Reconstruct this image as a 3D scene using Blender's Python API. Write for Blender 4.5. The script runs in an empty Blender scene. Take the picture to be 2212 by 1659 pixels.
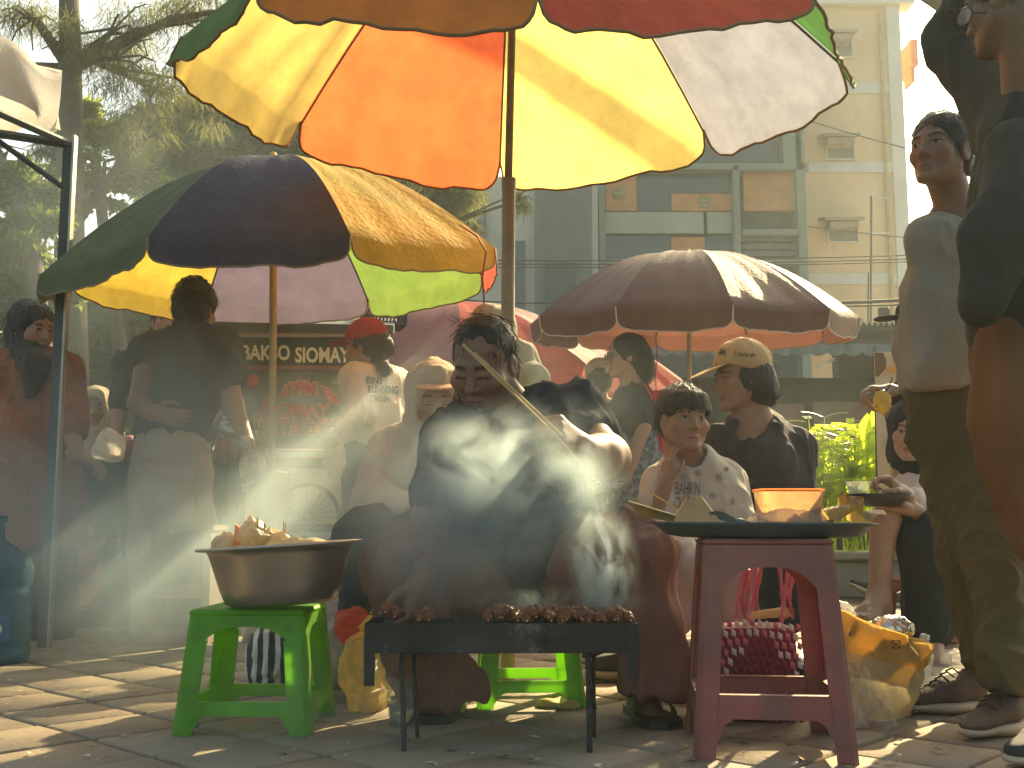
import bpy, math, random, time
import numpy as np
from mathutils import Vector, Matrix

# ---------------------------------------------------------------- camera, sky, sun, exposure
SC = bpy.context.scene
COL = SC.collection
FPX = 2400.0; PITCH = math.atan(300 / 2400.0); CAMZ = 0.52
cam = bpy.data.cameras.new('camera'); cam_o = bpy.data.objects.new('camera', cam); COL.objects.link(cam_o)
cam.sensor_width = 36; cam.lens = FPX / 2212 * 36; cam.clip_end = 2000; cam.clip_start = 0.05
cam_o.location = (0, 0, CAMZ); cam_o.rotation_euler = (math.pi / 2 + PITCH, 0, 0)
SC.camera = cam_o
SUN_EL = math.radians(32); SUN_AZ = math.radians(29)      # azimuth clockwise from +Y (into the picture)
W = bpy.data.worlds.new('World'); SC.world = W; W.use_nodes = True
_nt = W.node_tree; _bg = _nt.nodes['Background']
_sky = _nt.nodes.new('ShaderNodeTexSky'); _sky.sky_type = 'NISHITA'; _sky.sun_disc = False
_sky.sun_elevation = SUN_EL; _sky.sun_rotation = SUN_AZ; _sky.dust_density = 5.0; _sky.air_density = 1.0
_mx = _nt.nodes.new('ShaderNodeVectorMath'); _mx.operation = 'MULTIPLY'; _mx.inputs[1].default_value = (.98, 1.0, .84)
_nt.links.new(_sky.outputs[0], _mx.inputs[0]); _nt.links.new(_mx.outputs[0], _bg.inputs[0]); _bg.inputs[1].default_value = 0.10
sun = bpy.data.lights.new('sun', 'SUN'); sun_o = bpy.data.objects.new('sun', sun); COL.objects.link(sun_o)
sun.energy = 5.0; sun.angle = math.radians(0.6); sun.color = (1.0, 0.80, 0.44)
TOSUN = Vector((math.sin(SUN_AZ) * math.cos(SUN_EL), math.cos(SUN_AZ) * math.cos(SUN_EL), math.sin(SUN_EL)))
sun_o.rotation_euler = TOSUN.to_track_quat('Z', 'Y').to_euler()
SC.view_settings.view_transform = 'Standard'; SC.view_settings.look = 'None'
SC.view_settings.gamma = 1; SC.view_settings.use_curve_mapping = False
SC.view_settings.exposure = 1.58
SC.render.engine = 'CYCLES'
cy = SC.cycles
cy.use_denoising = True; cy.max_bounces = 8; cy.diffuse_bounces = 3; cy.glossy_bounces = 3; cy.transmission_bounces = 6
cy.transparent_max_bounces = 12; cy.volume_bounces = 1; cy.volume_step_rate = 1.0; cy.volume_max_steps = 96
cy.caustics_reflective = False; cy.caustics_refractive = False; cy.sample_clamp_indirect = 6
rnd = random.Random(7); rng = np.random.RandomState(7)

# ---------------------------------------------------------------- photo pixel (2212 wide) at a distance -> point in the place
_cp, _sp = math.cos(PITCH), math.sin(PITCH)
def P(x, y, d):
    u = (x - 1106) / FPX; v = (829.5 - y) / FPX
    t = d / (_cp - v * _sp)
    return Vector((u * t, d, CAMZ + t * (_sp + v * _cp)))
def G(x, d, z=0.0): return Vector(((x - 1106) / FPX * d * 1.0, d, z))
def S(px, d): return px * d / FPX

# ---------------------------------------------------------------- linking and tagging
def tag(o, label=None, cat=None, group=None, kind=None):
    if label: o['label'] = label
    if cat: o['category'] = cat
    if group: o['group'] = group
    if kind: o['kind'] = kind
    return o
def thing(name, label, cat, loc, group=None):
    o = bpy.data.objects.new(name, None); COL.objects.link(o); o.location = Vector(loc); o.empty_display_size = .1
    return tag(o, label, cat, group)
def attach(o, parent):
    if parent is not None:
        o.parent = parent
        p = parent; off = Vector((0, 0, 0))
        while p is not None:
            if p.type == 'EMPTY': off = off + p.location
            p = p.parent
        if parent.type == 'EMPTY': o.matrix_parent_inverse = Matrix.Translation(-parent.location)
    return o
def mk(name, verts, faces, mat, parent=None, smooth=False, uvs=None):
    me = bpy.data.meshes.new(name)
    me.from_pydata([tuple(v) for v in verts], [], faces)
    if smooth: me.shade_smooth()
    for m in (mat if isinstance(mat, (list, tuple)) else [mat]): me.materials.append(m)
    o = bpy.data.objects.new(name, me); COL.objects.link(o)
    me.validate(); me.update()
    return attach(o, parent)
def dup(root, loc, label=None, rotz=None):
    r = root.copy(); COL.objects.link(r); r.location = Vector(loc)
    if rotz is not None: r.rotation_euler = (0, 0, rotz)
    if label: r['label'] = label
    for ch in list(root.children):
        c = ch.copy(); COL.objects.link(c); c.parent = r
        for g in ch.children:
            q = g.copy(); COL.objects.link(q); q.parent = c
    return r

# ---------------------------------------------------------------- polygon builder
def V3(v): return Vector(v)
def basis(n, up=(0, 0, 1)):
    n = V3(n).normalized(); u = V3(up)
    if abs(n.dot(u.normalized())) > .98: u = Vector((1, 0, 0))
    a = u.cross(n).normalized(); return a, n.cross(a).normalized(), n
class MB:
    def __init__(s): s.v = []; s.f = []; s.m = []
    def add(s, vs, fs, m=0):
        b = len(s.v); s.v += [tuple(v) for v in vs]; s.f += [tuple(b + i for i in f) for f in fs]; s.m += [m] * len(fs); return s
    def box(s, c, size, rz=0, m=0, rx=0, ry=0, bev=0, top=1.0):
        R = (Matrix.Rotation(rz, 3, 'Z') @ Matrix.Rotation(ry, 3, 'Y') @ Matrix.Rotation(rx, 3, 'X')); c = V3(c)
        x, y, z = (k / 2 for k in size)
        if not bev:
            vs = [c + R @ Vector((sx * x * (top if sz > 0 else 1), sy * y * (top if sz > 0 else 1), sz * z)) for sz in (-1, 1) for sx, sy in ((-1, -1), (1, -1), (1, 1), (-1, 1))]
            return s.add(vs, [(3, 2, 1, 0), (4, 5, 6, 7), (0, 1, 5, 4), (1, 2, 6, 5), (2, 3, 7, 6), (3, 0, 4, 7)], m)
        b = min(bev, x * .9, y * .9, z * .9); vs = []; lay = []
        for zz, ins in ((-z, b), (-z + b, 0), (z - b, 0), (z, b)):
            r = []
            X, Y = x - ins, y - ins; q = b if ins == 0 else b * .5
            for px, py in ((-X + q, -Y), (X - q, -Y), (X, -Y + q), (X, Y - q), (X - q, Y), (-X + q, Y), (-X, Y - q), (-X, -Y + q)):
                k = top if zz > 0 else 1
                r.append(len(vs)); vs.append(c + R @ Vector((px * k, py * k, zz)))
            lay.append(r)
        fs = [tuple(reversed(lay[0])), tuple(lay[3])]
        for a, bb in zip(lay, lay[1:]):
            for i in range(8): j = (i + 1) % 8; fs.append((a[i], a[j], bb[j], bb[i]))
        return s.add(vs, fs, m)
    def tube(s, pts, r, n=8, m=0, cap=True, flat=1.0):
        pts = [V3(p) for p in pts]; rs = r if isinstance(r, (list, tuple)) else [r] * len(pts)
        vs = []; fs = []; a0 = None
        for i, p in enumerate(pts):
            t = (pts[min(i + 1, len(pts) - 1)] - pts[max(i - 1, 0)])
            if t.length < 1e-9: t = Vector((0, 0, 1))
            t.normalize()
            if a0 is None: a0 = basis(t)[0]
            a = (a0 - t * a0.dot(t)); a = a.normalized() if a.length > 1e-6 else basis(t)[0]
            a0 = a; b = t.cross(a)
            for k in range(n):
                th = 2 * math.pi * k / n
                vs.append(p + a * (rs[i] * math.cos(th)) + b * (rs[i] * flat * math.sin(th)))
        for i in range(len(pts) - 1):
            for k in range(n):
                j = (k + 1) % n; fs.append((i * n + k, i * n + j, (i + 1) * n + j, (i + 1) * n + k))
        if cap: fs += [tuple(reversed(range(n))), tuple(range((len(pts) - 1) * n, len(pts) * n))]
        return s.add(vs, fs, m)
    def lathe(s, c, prof, n=24, m=0, axis=(0, 0, 1), sy=1.0, cap=False):
        a, b, t = basis(axis); c = V3(c); vs = []; fs = []
        if V3(axis) == Vector((0, 0, 1)): a, b = Vector((1, 0, 0)), Vector((0, 1, 0))
        for r, z in prof:
            for k in range(n):
                th = 2 * math.pi * k / n; vs.append(c + a * (r * math.cos(th)) + b * (r * sy * math.sin(th)) + t * z)
        for i in range(len(prof) - 1):
            for k in range(n):
                j = (k + 1) % n; fs.append((i * n + k, i * n + j, (i + 1) * n + j, (i + 1) * n + k))
        if cap: fs += [tuple(reversed(range(n))), tuple(range((len(prof) - 1) * n, len(prof) * n))]
        return s.add(vs, fs, m)
    def sheet(s, grid, m=0):
        h = len(grid); w = len(grid[0]); vs = [p for r in grid for p in r]
        return s.add(vs, [(i * w + j, i * w + j + 1, (i + 1) * w + j + 1, (i + 1) * w + j) for i in range(h - 1) for j in range(w - 1)], m)
    def quad(s, a, b, c, d, m=0): return s.add([a, b, c, d], [(0, 1, 2, 3)], m)
    def slab(s, a, b, c, d, th, m=0):      # four corners + thickness vector
        th = V3(th); q = [V3(p) for p in (a, b, c, d)]; return s.add(q + [p + th for p in q], [(0, 1, 2, 3), (7, 6, 5, 4), (0, 4, 5, 1), (1, 5, 6, 2), (2, 6, 7, 3), (3, 7, 4, 0)], m)
    def ball(s, c, r, n=10, m=0, sc=(1, 1, 1)):
        c = V3(c); vs = []; fs = []
        for i in range(n + 1):
            ph = math.pi * i / n
            for k in range(n):
                th = 2 * math.pi * k / n
                vs.append(c + Vector((r * sc[0] * math.sin(ph) * math.cos(th), r * sc[1] * math.sin(ph) * math.sin(th), r * sc[2] * math.cos(ph))))
        for i in range(n):
            for k in range(n):
                j = (k + 1) % n; fs.append((i * n + k, (i + 1) * n + k, (i + 1) * n + j, i * n + j))
        return s.add(vs, fs, m)
    def build(s, name, mat, parent=None, smooth=False):
        o = mk(name, s.v, s.f, mat, parent, smooth)
        if any(s.m): o.data.polygons.foreach_set('material_index', s.m[:len(o.data.polygons)])
        return o
def smooth_angle(o, deg=35):
    me = o.data; me.shade_smooth()
    try: me.set_sharp_from_angle(angle=math.radians(deg))
    except Exception: pass
    return o

# ---------------------------------------------------------------- materials
_mats = {}
def M(name, col, rough=.75, var=.18, vs=6.0, bump=.15, bs=60.0, metal=0.0, trans=0.0, tcol=None, alpha=1.0, ior=None, transm=0.0, spec=.4, attr=False, fib=None, emit=0, sss=0, blotch=None, sheen=0.0):
    if name in _mats: return _mats[name]
    m = bpy.data.materials.new(name); m.use_nodes = True; nt = m.node_tree; N = nt.nodes; L = nt.links
    bs_ = N['Principled BSDF']; out = N['Material Output']
    tc = N.new('ShaderNodeTexCoord')
    no = N.new('ShaderNodeTexNoise'); no.inputs['Scale'].default_value = vs; no.inputs['Detail'].default_value = 6; no.inputs['Roughness'].default_value = .65
    L.new(tc.outputs['Object'], no.inputs['Vector'])
    mr = N.new('ShaderNodeMapRange'); L.new(no.outputs[0], mr.inputs[0]); mr.inputs[1].default_value = .3; mr.inputs[2].default_value = .7
    mr.inputs[3].default_value = 1 - var; mr.inputs[4].default_value = 1 + var
    mul = N.new('ShaderNodeVectorMath'); mul.operation = 'SCALE'
    if attr:
        at = N.new('ShaderNodeAttribute'); at.attribute_name = 'Col'; L.new(at.outputs['Color'], mul.inputs[0])
    else: mul.inputs[0].default_value = col[:3]
    L.new(mr.outputs[0], mul.inputs['Scale'])
    colout = mul.outputs[0]
    if blotch:      # stains: (colour, scale, threshold)
        bn = N.new('ShaderNodeTexNoise'); bn.inputs['Scale'].default_value = blotch[1]; bn.inputs['Detail'].default_value = 8; bn.inputs['Roughness'].default_value = .75
        L.new(tc.outputs['Object'], bn.inputs['Vector'])
        br = N.new('ShaderNodeMapRange'); L.new(bn.outputs[0], br.inputs[0]); br.inputs[1].default_value = blotch[2]; br.inputs[2].default_value = blotch[2] + .12
        mx = N.new('ShaderNodeMix'); mx.data_type = 'RGBA'; L.new(br.outputs[0], mx.inputs[0]); L.new(colout, mx.inputs[6]); mx.inputs[7].default_value = (*blotch[0], 1)
        colout = mx.outputs[2]
    L.new(colout, bs_.inputs['Base Color'])
    bs_.inputs['Roughness'].default_value = rough; bs_.inputs['Metallic'].default_value = metal
    bs_.inputs['Specular IOR Level'].default_value = spec; bs_.inputs['Alpha'].default_value = alpha
    bs_.inputs['Transmission Weight'].default_value = transm
    if ior: bs_.inputs['IOR'].default_value = ior
    if sheen: bs_.inputs['Sheen Weight'].default_value = sheen
    if bump:
        bn = N.new('ShaderNodeTexNoise'); bn.inputs['Scale'].default_value = bs; bn.inputs['Detail'].default_value = 4
        if fib:
            mp = N.new('ShaderNodeMapping'); mp.inputs['Scale'].default_value = fib; L.new(tc.outputs['Object'], mp.inputs[0]); L.new(mp.outputs[0], bn.inputs['Vector'])
        else: L.new(tc.outputs['Object'], bn.inputs['Vector'])
        bu = N.new('ShaderNodeBump'); bu.inputs['Strength'].default_value = bump; bu.inputs['Distance'].default_value = .01; L.new(bn.outputs[0], bu.inputs['Height']); L.new(bu.outputs[0], bs_.inputs['Normal'])
    if emit: L.new(colout, bs_.inputs['Emission Color']); bs_.inputs['Emission Strength'].default_value = emit
    if trans:
        tr = N.new('ShaderNodeBsdfTranslucent')
        if tcol is not None:
            t2 = N.new('ShaderNodeVectorMath'); t2.operation = 'SCALE'; t2.inputs[0].default_value = tcol[:3]; L.new(mr.outputs[0], t2.inputs['Scale'])
            tco = t2.outputs[0]
            if blotch:
                mx2 = N.new('ShaderNodeMix'); mx2.data_type = 'RGBA'; L.new(br.outputs[0], mx2.inputs[0]); L.new(tco, mx2.inputs[6]); mx2.inputs[7].default_value = (*blotch[0], 1); tco = mx2.outputs[2]
            L.new(tco, tr.inputs[0])
        else: L.new(colout, tr.inputs[0])
        ms = N.new('ShaderNodeMixShader'); ms.inputs[0].default_value = trans
        L.new(bs_.outputs[0], ms.inputs[1]); L.new(tr.outputs[0], ms.inputs[2]); L.new(ms.outputs[0], out.inputs[0])
    _mats[name] = m; return m
def film(name, col, opac=.3, rough=.15, trans=.5):        # thin clear plastic film: mostly see-through, shiny, a bit milky
    if name in _mats: return _mats[name]
    m = bpy.data.materials.new(name); m.use_nodes = True; nt = m.node_tree; N = nt.nodes; L = nt.links
    b = N['Principled BSDF']; b.inputs['Base Color'].default_value = (*col, 1); b.inputs['Roughness'].default_value = rough
    tp = N.new('ShaderNodeBsdfTransparent'); tr = N.new('ShaderNodeBsdfTranslucent'); tr.inputs[0].default_value = (*col, 1)
    m1 = N.new('ShaderNodeMixShader'); m1.inputs[0].default_value = trans; L.new(b.outputs[0], m1.inputs[1]); L.new(tr.outputs[0], m1.inputs[2])
    m2 = N.new('ShaderNodeMixShader'); L.new(tp.outputs[0], m2.inputs[1]); L.new(m1.outputs[0], m2.inputs[2])
    tc = N.new('ShaderNodeTexCoord'); no = N.new('ShaderNodeTexNoise'); no.inputs['Scale'].default_value = 14; no.inputs['Detail'].default_value = 5; L.new(tc.outputs['Object'], no.inputs['Vector'])
    mr = N.new('ShaderNodeMapRange'); L.new(no.outputs[0], mr.inputs[0]); mr.inputs[1].default_value = .35; mr.inputs[2].default_value = .65; mr.inputs[3].default_value = opac * .5; mr.inputs[4].default_value = min(1, opac * 1.6)
    L.new(mr.outputs[0], m2.inputs[0]); L.new(m2.outputs[0], N['Material Output'].inputs[0])
    bu = N.new('ShaderNodeBump'); bu.inputs['Strength'].default_value = .6; bu.inputs['Distance'].default_value = .02; L.new(no.outputs[0], bu.inputs['Height']); L.new(bu.outputs[0], b.inputs['Normal'])
    _mats[name] = m; return m
# ---------------------------------------------------------------- smooth solid modelling: blended cones and ellipsoids -> one surface
f32 = np.float32
_lat = rng.rand(64, 64, 64).astype(f32)
def vnoise(p):          # value noise at (n,3) points
    i = np.floor(p).astype(np.int32); f = (p - i).astype(f32); f = f * f * (3 - 2 * f); i &= 63; j = (i + 1) & 63
    x0, y0, z0 = i.T; x1, y1, z1 = j.T; fx, fy, fz = f.T
    c = lambda a, b, d: _lat[a, b, d]
    return ((c(x0, y0, z0) * (1 - fx) + c(x1, y0, z0) * fx) * (1 - fy) + (c(x0, y1, z0) * (1 - fx) + c(x1, y1, z0) * fx) * fy) * (1 - fz) + \
           ((c(x0, y0, z1) * (1 - fx) + c(x1, y0, z1) * fx) * (1 - fy) + (c(x0, y1, z1) * (1 - fx) + c(x1, y1, z1) * fx) * fy) * fz
class Sdf:
    def __init__(s): s.ops = []
    def _o(s, op, fn, lo, hi, k): s.ops.append((op, fn, np.array(lo, f32), np.array(hi, f32), k)); return s
    def cone(s, a, b, ra, rb=None, k=.02, op='+', flat=None, fs=.6):
        rb = ra if rb is None else rb; a = np.array(a, f32); b = np.array(b, f32); ba = b - a; l2 = max(float(ba @ ba), 1e-9)
        n = None if flat is None else np.array(V3(flat).normalized(), f32)
        def fn(p):
            t = np.clip(((p - a) @ ba) / l2, 0, 1); q = p - a - t[..., None] * ba; r = ra + (rb - ra) * t
            if n is not None:
                dn = q @ n; q = q + (dn * (1 / fs - 1))[..., None] * n; return (np.sqrt((q * q).sum(-1)) - r) * (fs if fs < 1 else 1)
            return np.sqrt((q * q).sum(-1)) - r
        R = max(ra, rb) * (1 if fs < 1 or n is None else fs)
        return s._o(op, fn, np.minimum(a, b) - R, np.maximum(a, b) + R, k)
    def chain(s, pts, rs, k=.02, op='+', flat=None, fs=.6):
        rs = rs if isinstance(rs, (list, tuple)) else [rs] * len(pts)
        for i in range(len(pts) - 1): s.cone(pts[i], pts[i + 1], rs[i], rs[i + 1], k, op, flat, fs)
        return s
    def ell(s, c, r, R=None, k=.02, op='+'):
        c = np.array(c, f32); r = np.array(r, f32); Rm = np.eye(3, dtype=f32) if R is None else np.array(R, f32)   # columns = axes
        def fn(p):
            q = (p - c) @ Rm; k0 = np.sqrt(((q / r) ** 2).sum(-1)); k1 = np.sqrt(((q / (r * r)) ** 2).sum(-1)) + 1e-6
            return k0 * (k0 - 1) / k1
        m = float(r.max()); return s._o(op, fn, c - m, c + m, k)
    def ball(s, c, r, k=.02, op='+'): return s.cone(c, V3(c) + Vector((0, 0, 1e-4)), r, r, k, op)
    def box(s, c, half, R=None, rd=.01, k=.01, op='+'):
        c = np.array(c, f32); h = np.array(half, f32) - rd; Rm = np.eye(3, dtype=f32) if R is None else np.array(R, f32)
        def fn(p):
            q = np.abs((p - c) @ Rm) - h; return np.sqrt((np.maximum(q, 0) ** 2).sum(-1)) + np.minimum(q.max(-1), 0) - rd
        m = float(np.linalg.norm(half)); return s._o(op, fn, c - m, c + m, k)
    def cut(s, p0, n, k=.004):     # removes the side n points to
        p0 = np.array(p0, f32); n = np.array(V3(n).normalized(), f32)
        return s._o('c', lambda p: (p - p0) @ n, (-99,) * 3, (99,) * 3, k)
    def plus(s, other): s.ops += other.ops; return s
    def field(s, h):
        init = .03 + 3 * h
        add = [o for o in s.ops if o[0] == '+']
        lo = np.min([o[2] for o in add], 0) - 3 * h - .012; hi = np.max([o[3] for o in add], 0) + 3 * h + .012
        n = np.ceil((hi - lo) / h).astype(int) + 1
        Fd = np.full(n, init, f32)
        ax = [lo[i] + h * np.arange(n[i], dtype=f32) for i in range(3)]
        for op, fn, a, b, k in s.ops:
            mg = init + k
            i0 = np.clip(np.floor((a - mg - lo) / h).astype(int), 0, n); i1 = np.clip(np.ceil((b + mg - lo) / h).astype(int) + 1, 0, n)
            if (i1 <= i0).any(): continue
            sl = tuple(slice(i0[i], i1[i]) for i in range(3))
            g = np.stack(np.meshgrid(*[ax[i][sl[i]] for i in range(3)], indexing='ij'), -1)
            d = fn(g).astype(f32); c = Fd[sl]
            if op == '+':
                if k > 0:
                    hh = np.maximum(k - np.abs(c - d), 0) / k; Fd[sl] = np.minimum(c, d) - hh * hh * k * .25
                else: Fd[sl] = np.minimum(c, d)
            else:
                e = -d if op == '-' else d
                if k > 0:
                    hh = np.maximum(k - np.abs(c - e), 0) / k; Fd[sl] = np.maximum(c, e) + hh * hh * k * .25
                else: Fd[sl] = np.maximum(c, e)
        return Fd, lo, n
    def mesh(s, h):
        Fd, lo, n = s.field(h)
        ins = Fd < 0
        cs = [ins[x:n[0] - 1 + x, y:n[1] - 1 + y, z:n[2] - 1 + z] for x in (0, 1) for y in (0, 1) for z in (0, 1)]
        cnt = sum(c.astype(np.uint8) for c in cs)
        I = np.argwhere((cnt > 0) & (cnt < 8))
        if len(I) == 0: return np.zeros((0, 3), f32), np.zeros((0, 4), np.int32)
        idx = np.full(n - 1, -1, np.int32); idx[tuple(I.T)] = np.arange(len(I))
        offs = np.array([(x, y, z) for x in (0, 1) for y in (0, 1) for z in (0, 1)])
        val = np.stack([Fd[tuple((I + o).T)] for o in offs], 1)
        acc = np.zeros((len(I), 3), f32); num = np.zeros(len(I), f32)
        for a in range(8):
            for b in range(a + 1, 8):
                if np.abs(offs[a] - offs[b]).sum() != 1: continue
                va, vb = val[:, a], val[:, b]; m = (va < 0) != (vb < 0)
                t = np.where(m, va / np.where(m, va - vb, 1), 0)
                acc += np.where(m[:, None], offs[a] + t[:, None] * (offs[b] - offs[a]), 0); num += m
        v = lo + h * (I + acc / num[:, None])
        Q = []
        for axn in range(3):
            o = [0, 0, 0]; o[axn] = 1
            A = ins[tuple(slice(0, n[i] - o[i]) for i in range(3))]; B = ins[tuple(slice(o[i], n[i]) for i in range(3))]
            E = np.argwhere(A != B)
            u, w = [(1, 2), (2, 0), (0, 1)][axn]
            E = E[(E[:, u] > 0) & (E[:, w] > 0) & (E[:, u] < n[u] - 1) & (E[:, w] < n[w] - 1)]
            eu = np.zeros(3, int); eu[u] = 1; ew = np.zeros(3, int); ew[w] = 1
            q = np.stack([idx[tuple((E - eu - ew).T)], idx[tuple((E - ew).T)], idx[tuple(E.T)], idx[tuple((E - eu).T)]], 1)
            fl = ~A[tuple(E.T)]; q[fl] = q[fl][:, ::-1]; Q.append(q)
        return v.astype(f32), np.concatenate(Q).astype(np.int32)
def relax(v, q, it=2, lam=.5):
    e = np.concatenate([q[:, [0, 1]], q[:, [1, 2]], q[:, [2, 3]], q[:, [3, 0]]]); e = np.concatenate([e, e[:, ::-1]])
    cnt = np.bincount(e[:, 0], minlength=len(v)).astype(f32)
    for _ in range(it):
        s = np.stack([np.bincount(e[:, 0], weights=v[e[:, 1], i], minlength=len(v)) for i in range(3)], 1) / np.maximum(cnt, 1)[:, None]
        v = v + lam * (s - v)
    return v.astype(f32)
def vnormals(v, q):
    n = np.cross(v[q[:, 2]] - v[q[:, 0]], v[q[:, 3]] - v[q[:, 1]]); o = np.zeros_like(v)
    for k in range(4): np.add.at(o, q[:, k], n)
    return o / (np.linalg.norm(o, axis=1, keepdims=True) + 1e-9)
def to_obj(name, v, q, mat, parent, col=None):
    me = bpy.data.meshes.new(name); nv, nf = len(v), len(q)
    me.vertices.add(nv); me.vertices.foreach_set('co', v.astype(f32).ravel()); me.loops.add(nf * 4); me.loops.foreach_set('vertex_index', q.ravel())
    me.polygons.add(nf); me.polygons.foreach_set('loop_start', np.arange(0, nf * 4, 4, dtype=np.int32))
    me.update(calc_edges=True); me.validate(); me.shade_smooth()
    if col is not None:
        a = me.color_attributes.new('Col', 'FLOAT_COLOR', 'POINT'); c = np.ones((nv, 4), f32); c[:, :3] = col; a.data.foreach_set('color', c.ravel())
    me.materials.append(mat); o = bpy.data.objects.new(name, me); COL.objects.link(o)
    return attach(o, parent)
def folds(v, n, amp, freq, stretch=(1, 1, 1), seed=0.0):
    p = v * np.array(stretch, f32) * freq + seed
    w = p + 1.3 * np.stack([vnoise(p * .7 + 5), vnoise(p * .7 + 17), vnoise(p * .7 + 31)], 1)
    r = (1 - np.abs(2 * vnoise(w + 40) - 1)) ** 2.2; r2 = (1 - np.abs(2 * vnoise(w * 2.1 + 9) - 1)) ** 2; r3 = vnoise(w * 5 + 3)
    return v + n * (amp * (r + .55 * r2 + .18 * r3 - .62))[:, None]
def cloth(name, sdf, mat, parent, h=.007, amp=.006, freq=9, stretch=(1, 1, .45), seed=0., col=None, sm=1):
    v, q = sdf.mesh(h); v = relax(v, q, sm); n = vnormals(v, q)
    if amp: v = folds(v, n, amp * 1.5, freq * 1.5, stretch, seed)
    c = col(v) if callable(col) else None
    return to_obj(name, v, q, mat, parent, c)

# ---------------------------------------------------------------- heads, hands, figures
class Frame:            # local x = the figure's left, y = forward, z = up
    def __init__(s, o, fwd, up=(0, 0, 1), sc=1.0):
        s.o = V3(o); s.y = V3(fwd).normalized(); z = V3(up); s.z = (z - s.y * z.dot(s.y)).normalized(); s.x = s.z.cross(s.y) * -1; s.sc = sc
    def p(s, x, y, z): return s.o + (s.x * x + s.y * y + s.z * z) * s.sc
    def d(s, x, y, z): return s.x * x + s.y * y + s.z * z
    def R(s): return np.array([list(s.x), list(s.y), list(s.z)], f32).T
    def loc(s, v): return ((v - np.array(s.o, f32)) @ s.R()) / s.sc
def head_sdf(S_, fr, fem=True, mouth=.0, lids=.4, ear=True, chub=0.0, neck=True, child=False):
    c = fr.sc; R = fr.R()
    def E(p, r, k=.015, op='+'): S_.ell(fr.p(*p), [a * c for a in r], R, k * c, op)
    def C(p, q, a, b=None, k=.01, op='+'): S_.cone(fr.p(*p), fr.p(*q), a * c, (a if b is None else b) * c, k * c, op)
    E((0, -.014, .034), (.073, .092, .083))
    E((0, .022, -.030), (.060 + chub, .064, .082), .02)
    jw = .050 + chub if fem else .055 + chub
    for s in (-1, 1):
        C((s * jw, .0, -.052), (s * .018, .066, -.100), .020, .015, .02)
        E((s * .040, .056, -.026), (.024 + chub, .022, .022), .02)
        if ear:
            E((s * .074, -.012, -.010), (.010, .019, .031), .006)
            E((s * .083, -.006, -.008), (.006, .011, .018), .004, '-')
    E((0, .074, -.100), (.018, .014, .013), .015)
    C((-.034, .074, .020), (.034, .074, .020), .011 if fem else .014, k=.016)
    for s in (-1, 1): E((s * .031, .090, .001), (.019, .014, .013), .012, '-')
    for s in (-1, 1):
        E((s * .031, .0705, .0), (.0135, .0125, .0125), .002)
        C((s * .018, .0795, .003), (s * .046, .0735, .003), .0042, k=.004)      # upper lid
        C((s * .020, .0785, -.009), (s * .044, .0735, -.008), .0036, k=.005)     # lower lid
        if lids > .7: C((s * .020, .0805, -.003), (s * .043, .0765, -.003), .0062, k=.004)
    C((0, .080, .010), (0, .102, -.034), .0075, .0105, k=.013)
    for s in (-1, 1): E((s * .0115, .090, -.038), (.0085, .010, .0075), .006)
    for s in (-1, 1): E((s * .006, .097, -.047), (.0035, .005, .004), .002, '-')
    C((-.020, .078, -.067), (-.004, .087, -.0645), .0050, .0062, k=.006); C((.020, .078, -.067), (.004, .087, -.0645), .0050, .0062, k=.006)
    C((-.016, .079, -.0775 - mouth * .5), (.016, .079, -.0775 - mouth * .5), .0068, k=.007); C((0, .082, -.0775 - mouth * .5), (0.001, .084, -.0775 - mouth * .5), .0062, k=.007)
    C((-.021, .090, -.0715 - mouth * .2), (.021, .090, -.0715 - mouth * .2), .0022 + mouth * .35, k=.003, op='-')
    if neck: C((0, -.028, -.060), (0, -.040, -.175), (.046 if fem else .054) + chub * .6, (.050 if fem else .060) + chub, k=.03)
def skin_col(v, frs, base, lip=(.23, .11, .085), brow=(.02, .015, .012), closed=False):
    base = np.array(base, f32); c = np.tile(base, (len(v), 1)).astype(f32)
    nz = vnoise(v * 60)[:, None]; c = c * (.92 + .16 * nz)
    for fr in frs:
        l = fr.loc(v); x = np.abs(l[:, 0]); y = l[:, 1]; z = l[:, 2]
        def mix(m, colr, a=1.0):
            m = (m * a)[:, None]; c[:] = c * (1 - m) + np.array(colr, f32) * m
        front = (y > .055)
        cheek = front * np.exp(-((x - .042) ** 2 + (z + .03) ** 2) / .0006); mix(cheek, base * np.array([1.15, .85, .8], f32), .4)
        zb = .021 - .0035 * ((x - .03) / .018) ** 2 + .001
        mix(front * (np.abs(z - zb) < .0042) * (x > .013) * (x < .047), brow, .85)
        if not closed:
            ex = (x - .031) / .0135; ez = (z + .0025) / .0052
            eye = front * ((ex ** 2 + ez ** 2) < 1); mix(eye, (.34, .30, .27))
            mix(front * (((x - .031) ** 2 + (z + .002) ** 2) < .0058 ** 2), (.012, .008, .006))
        mix(front * (np.abs(z - (.0035 if not closed else -.006) + .12 * np.abs(x - .031)) < .0019) * (np.abs(x - .031) < .016), (.015, .01, .01), .9)
        mix(front * (y > .07) * (z < -.0585 - .08 * x) * (z > -.0855 + .30 * np.maximum(x - .006, 0)) * (x < .0225), lip, .8)
        mix(front * (np.abs(z + .0715) < .0016) * (x < .021), (.05, .02, .02), .8)
    return np.clip(c, 0, 1)
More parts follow.
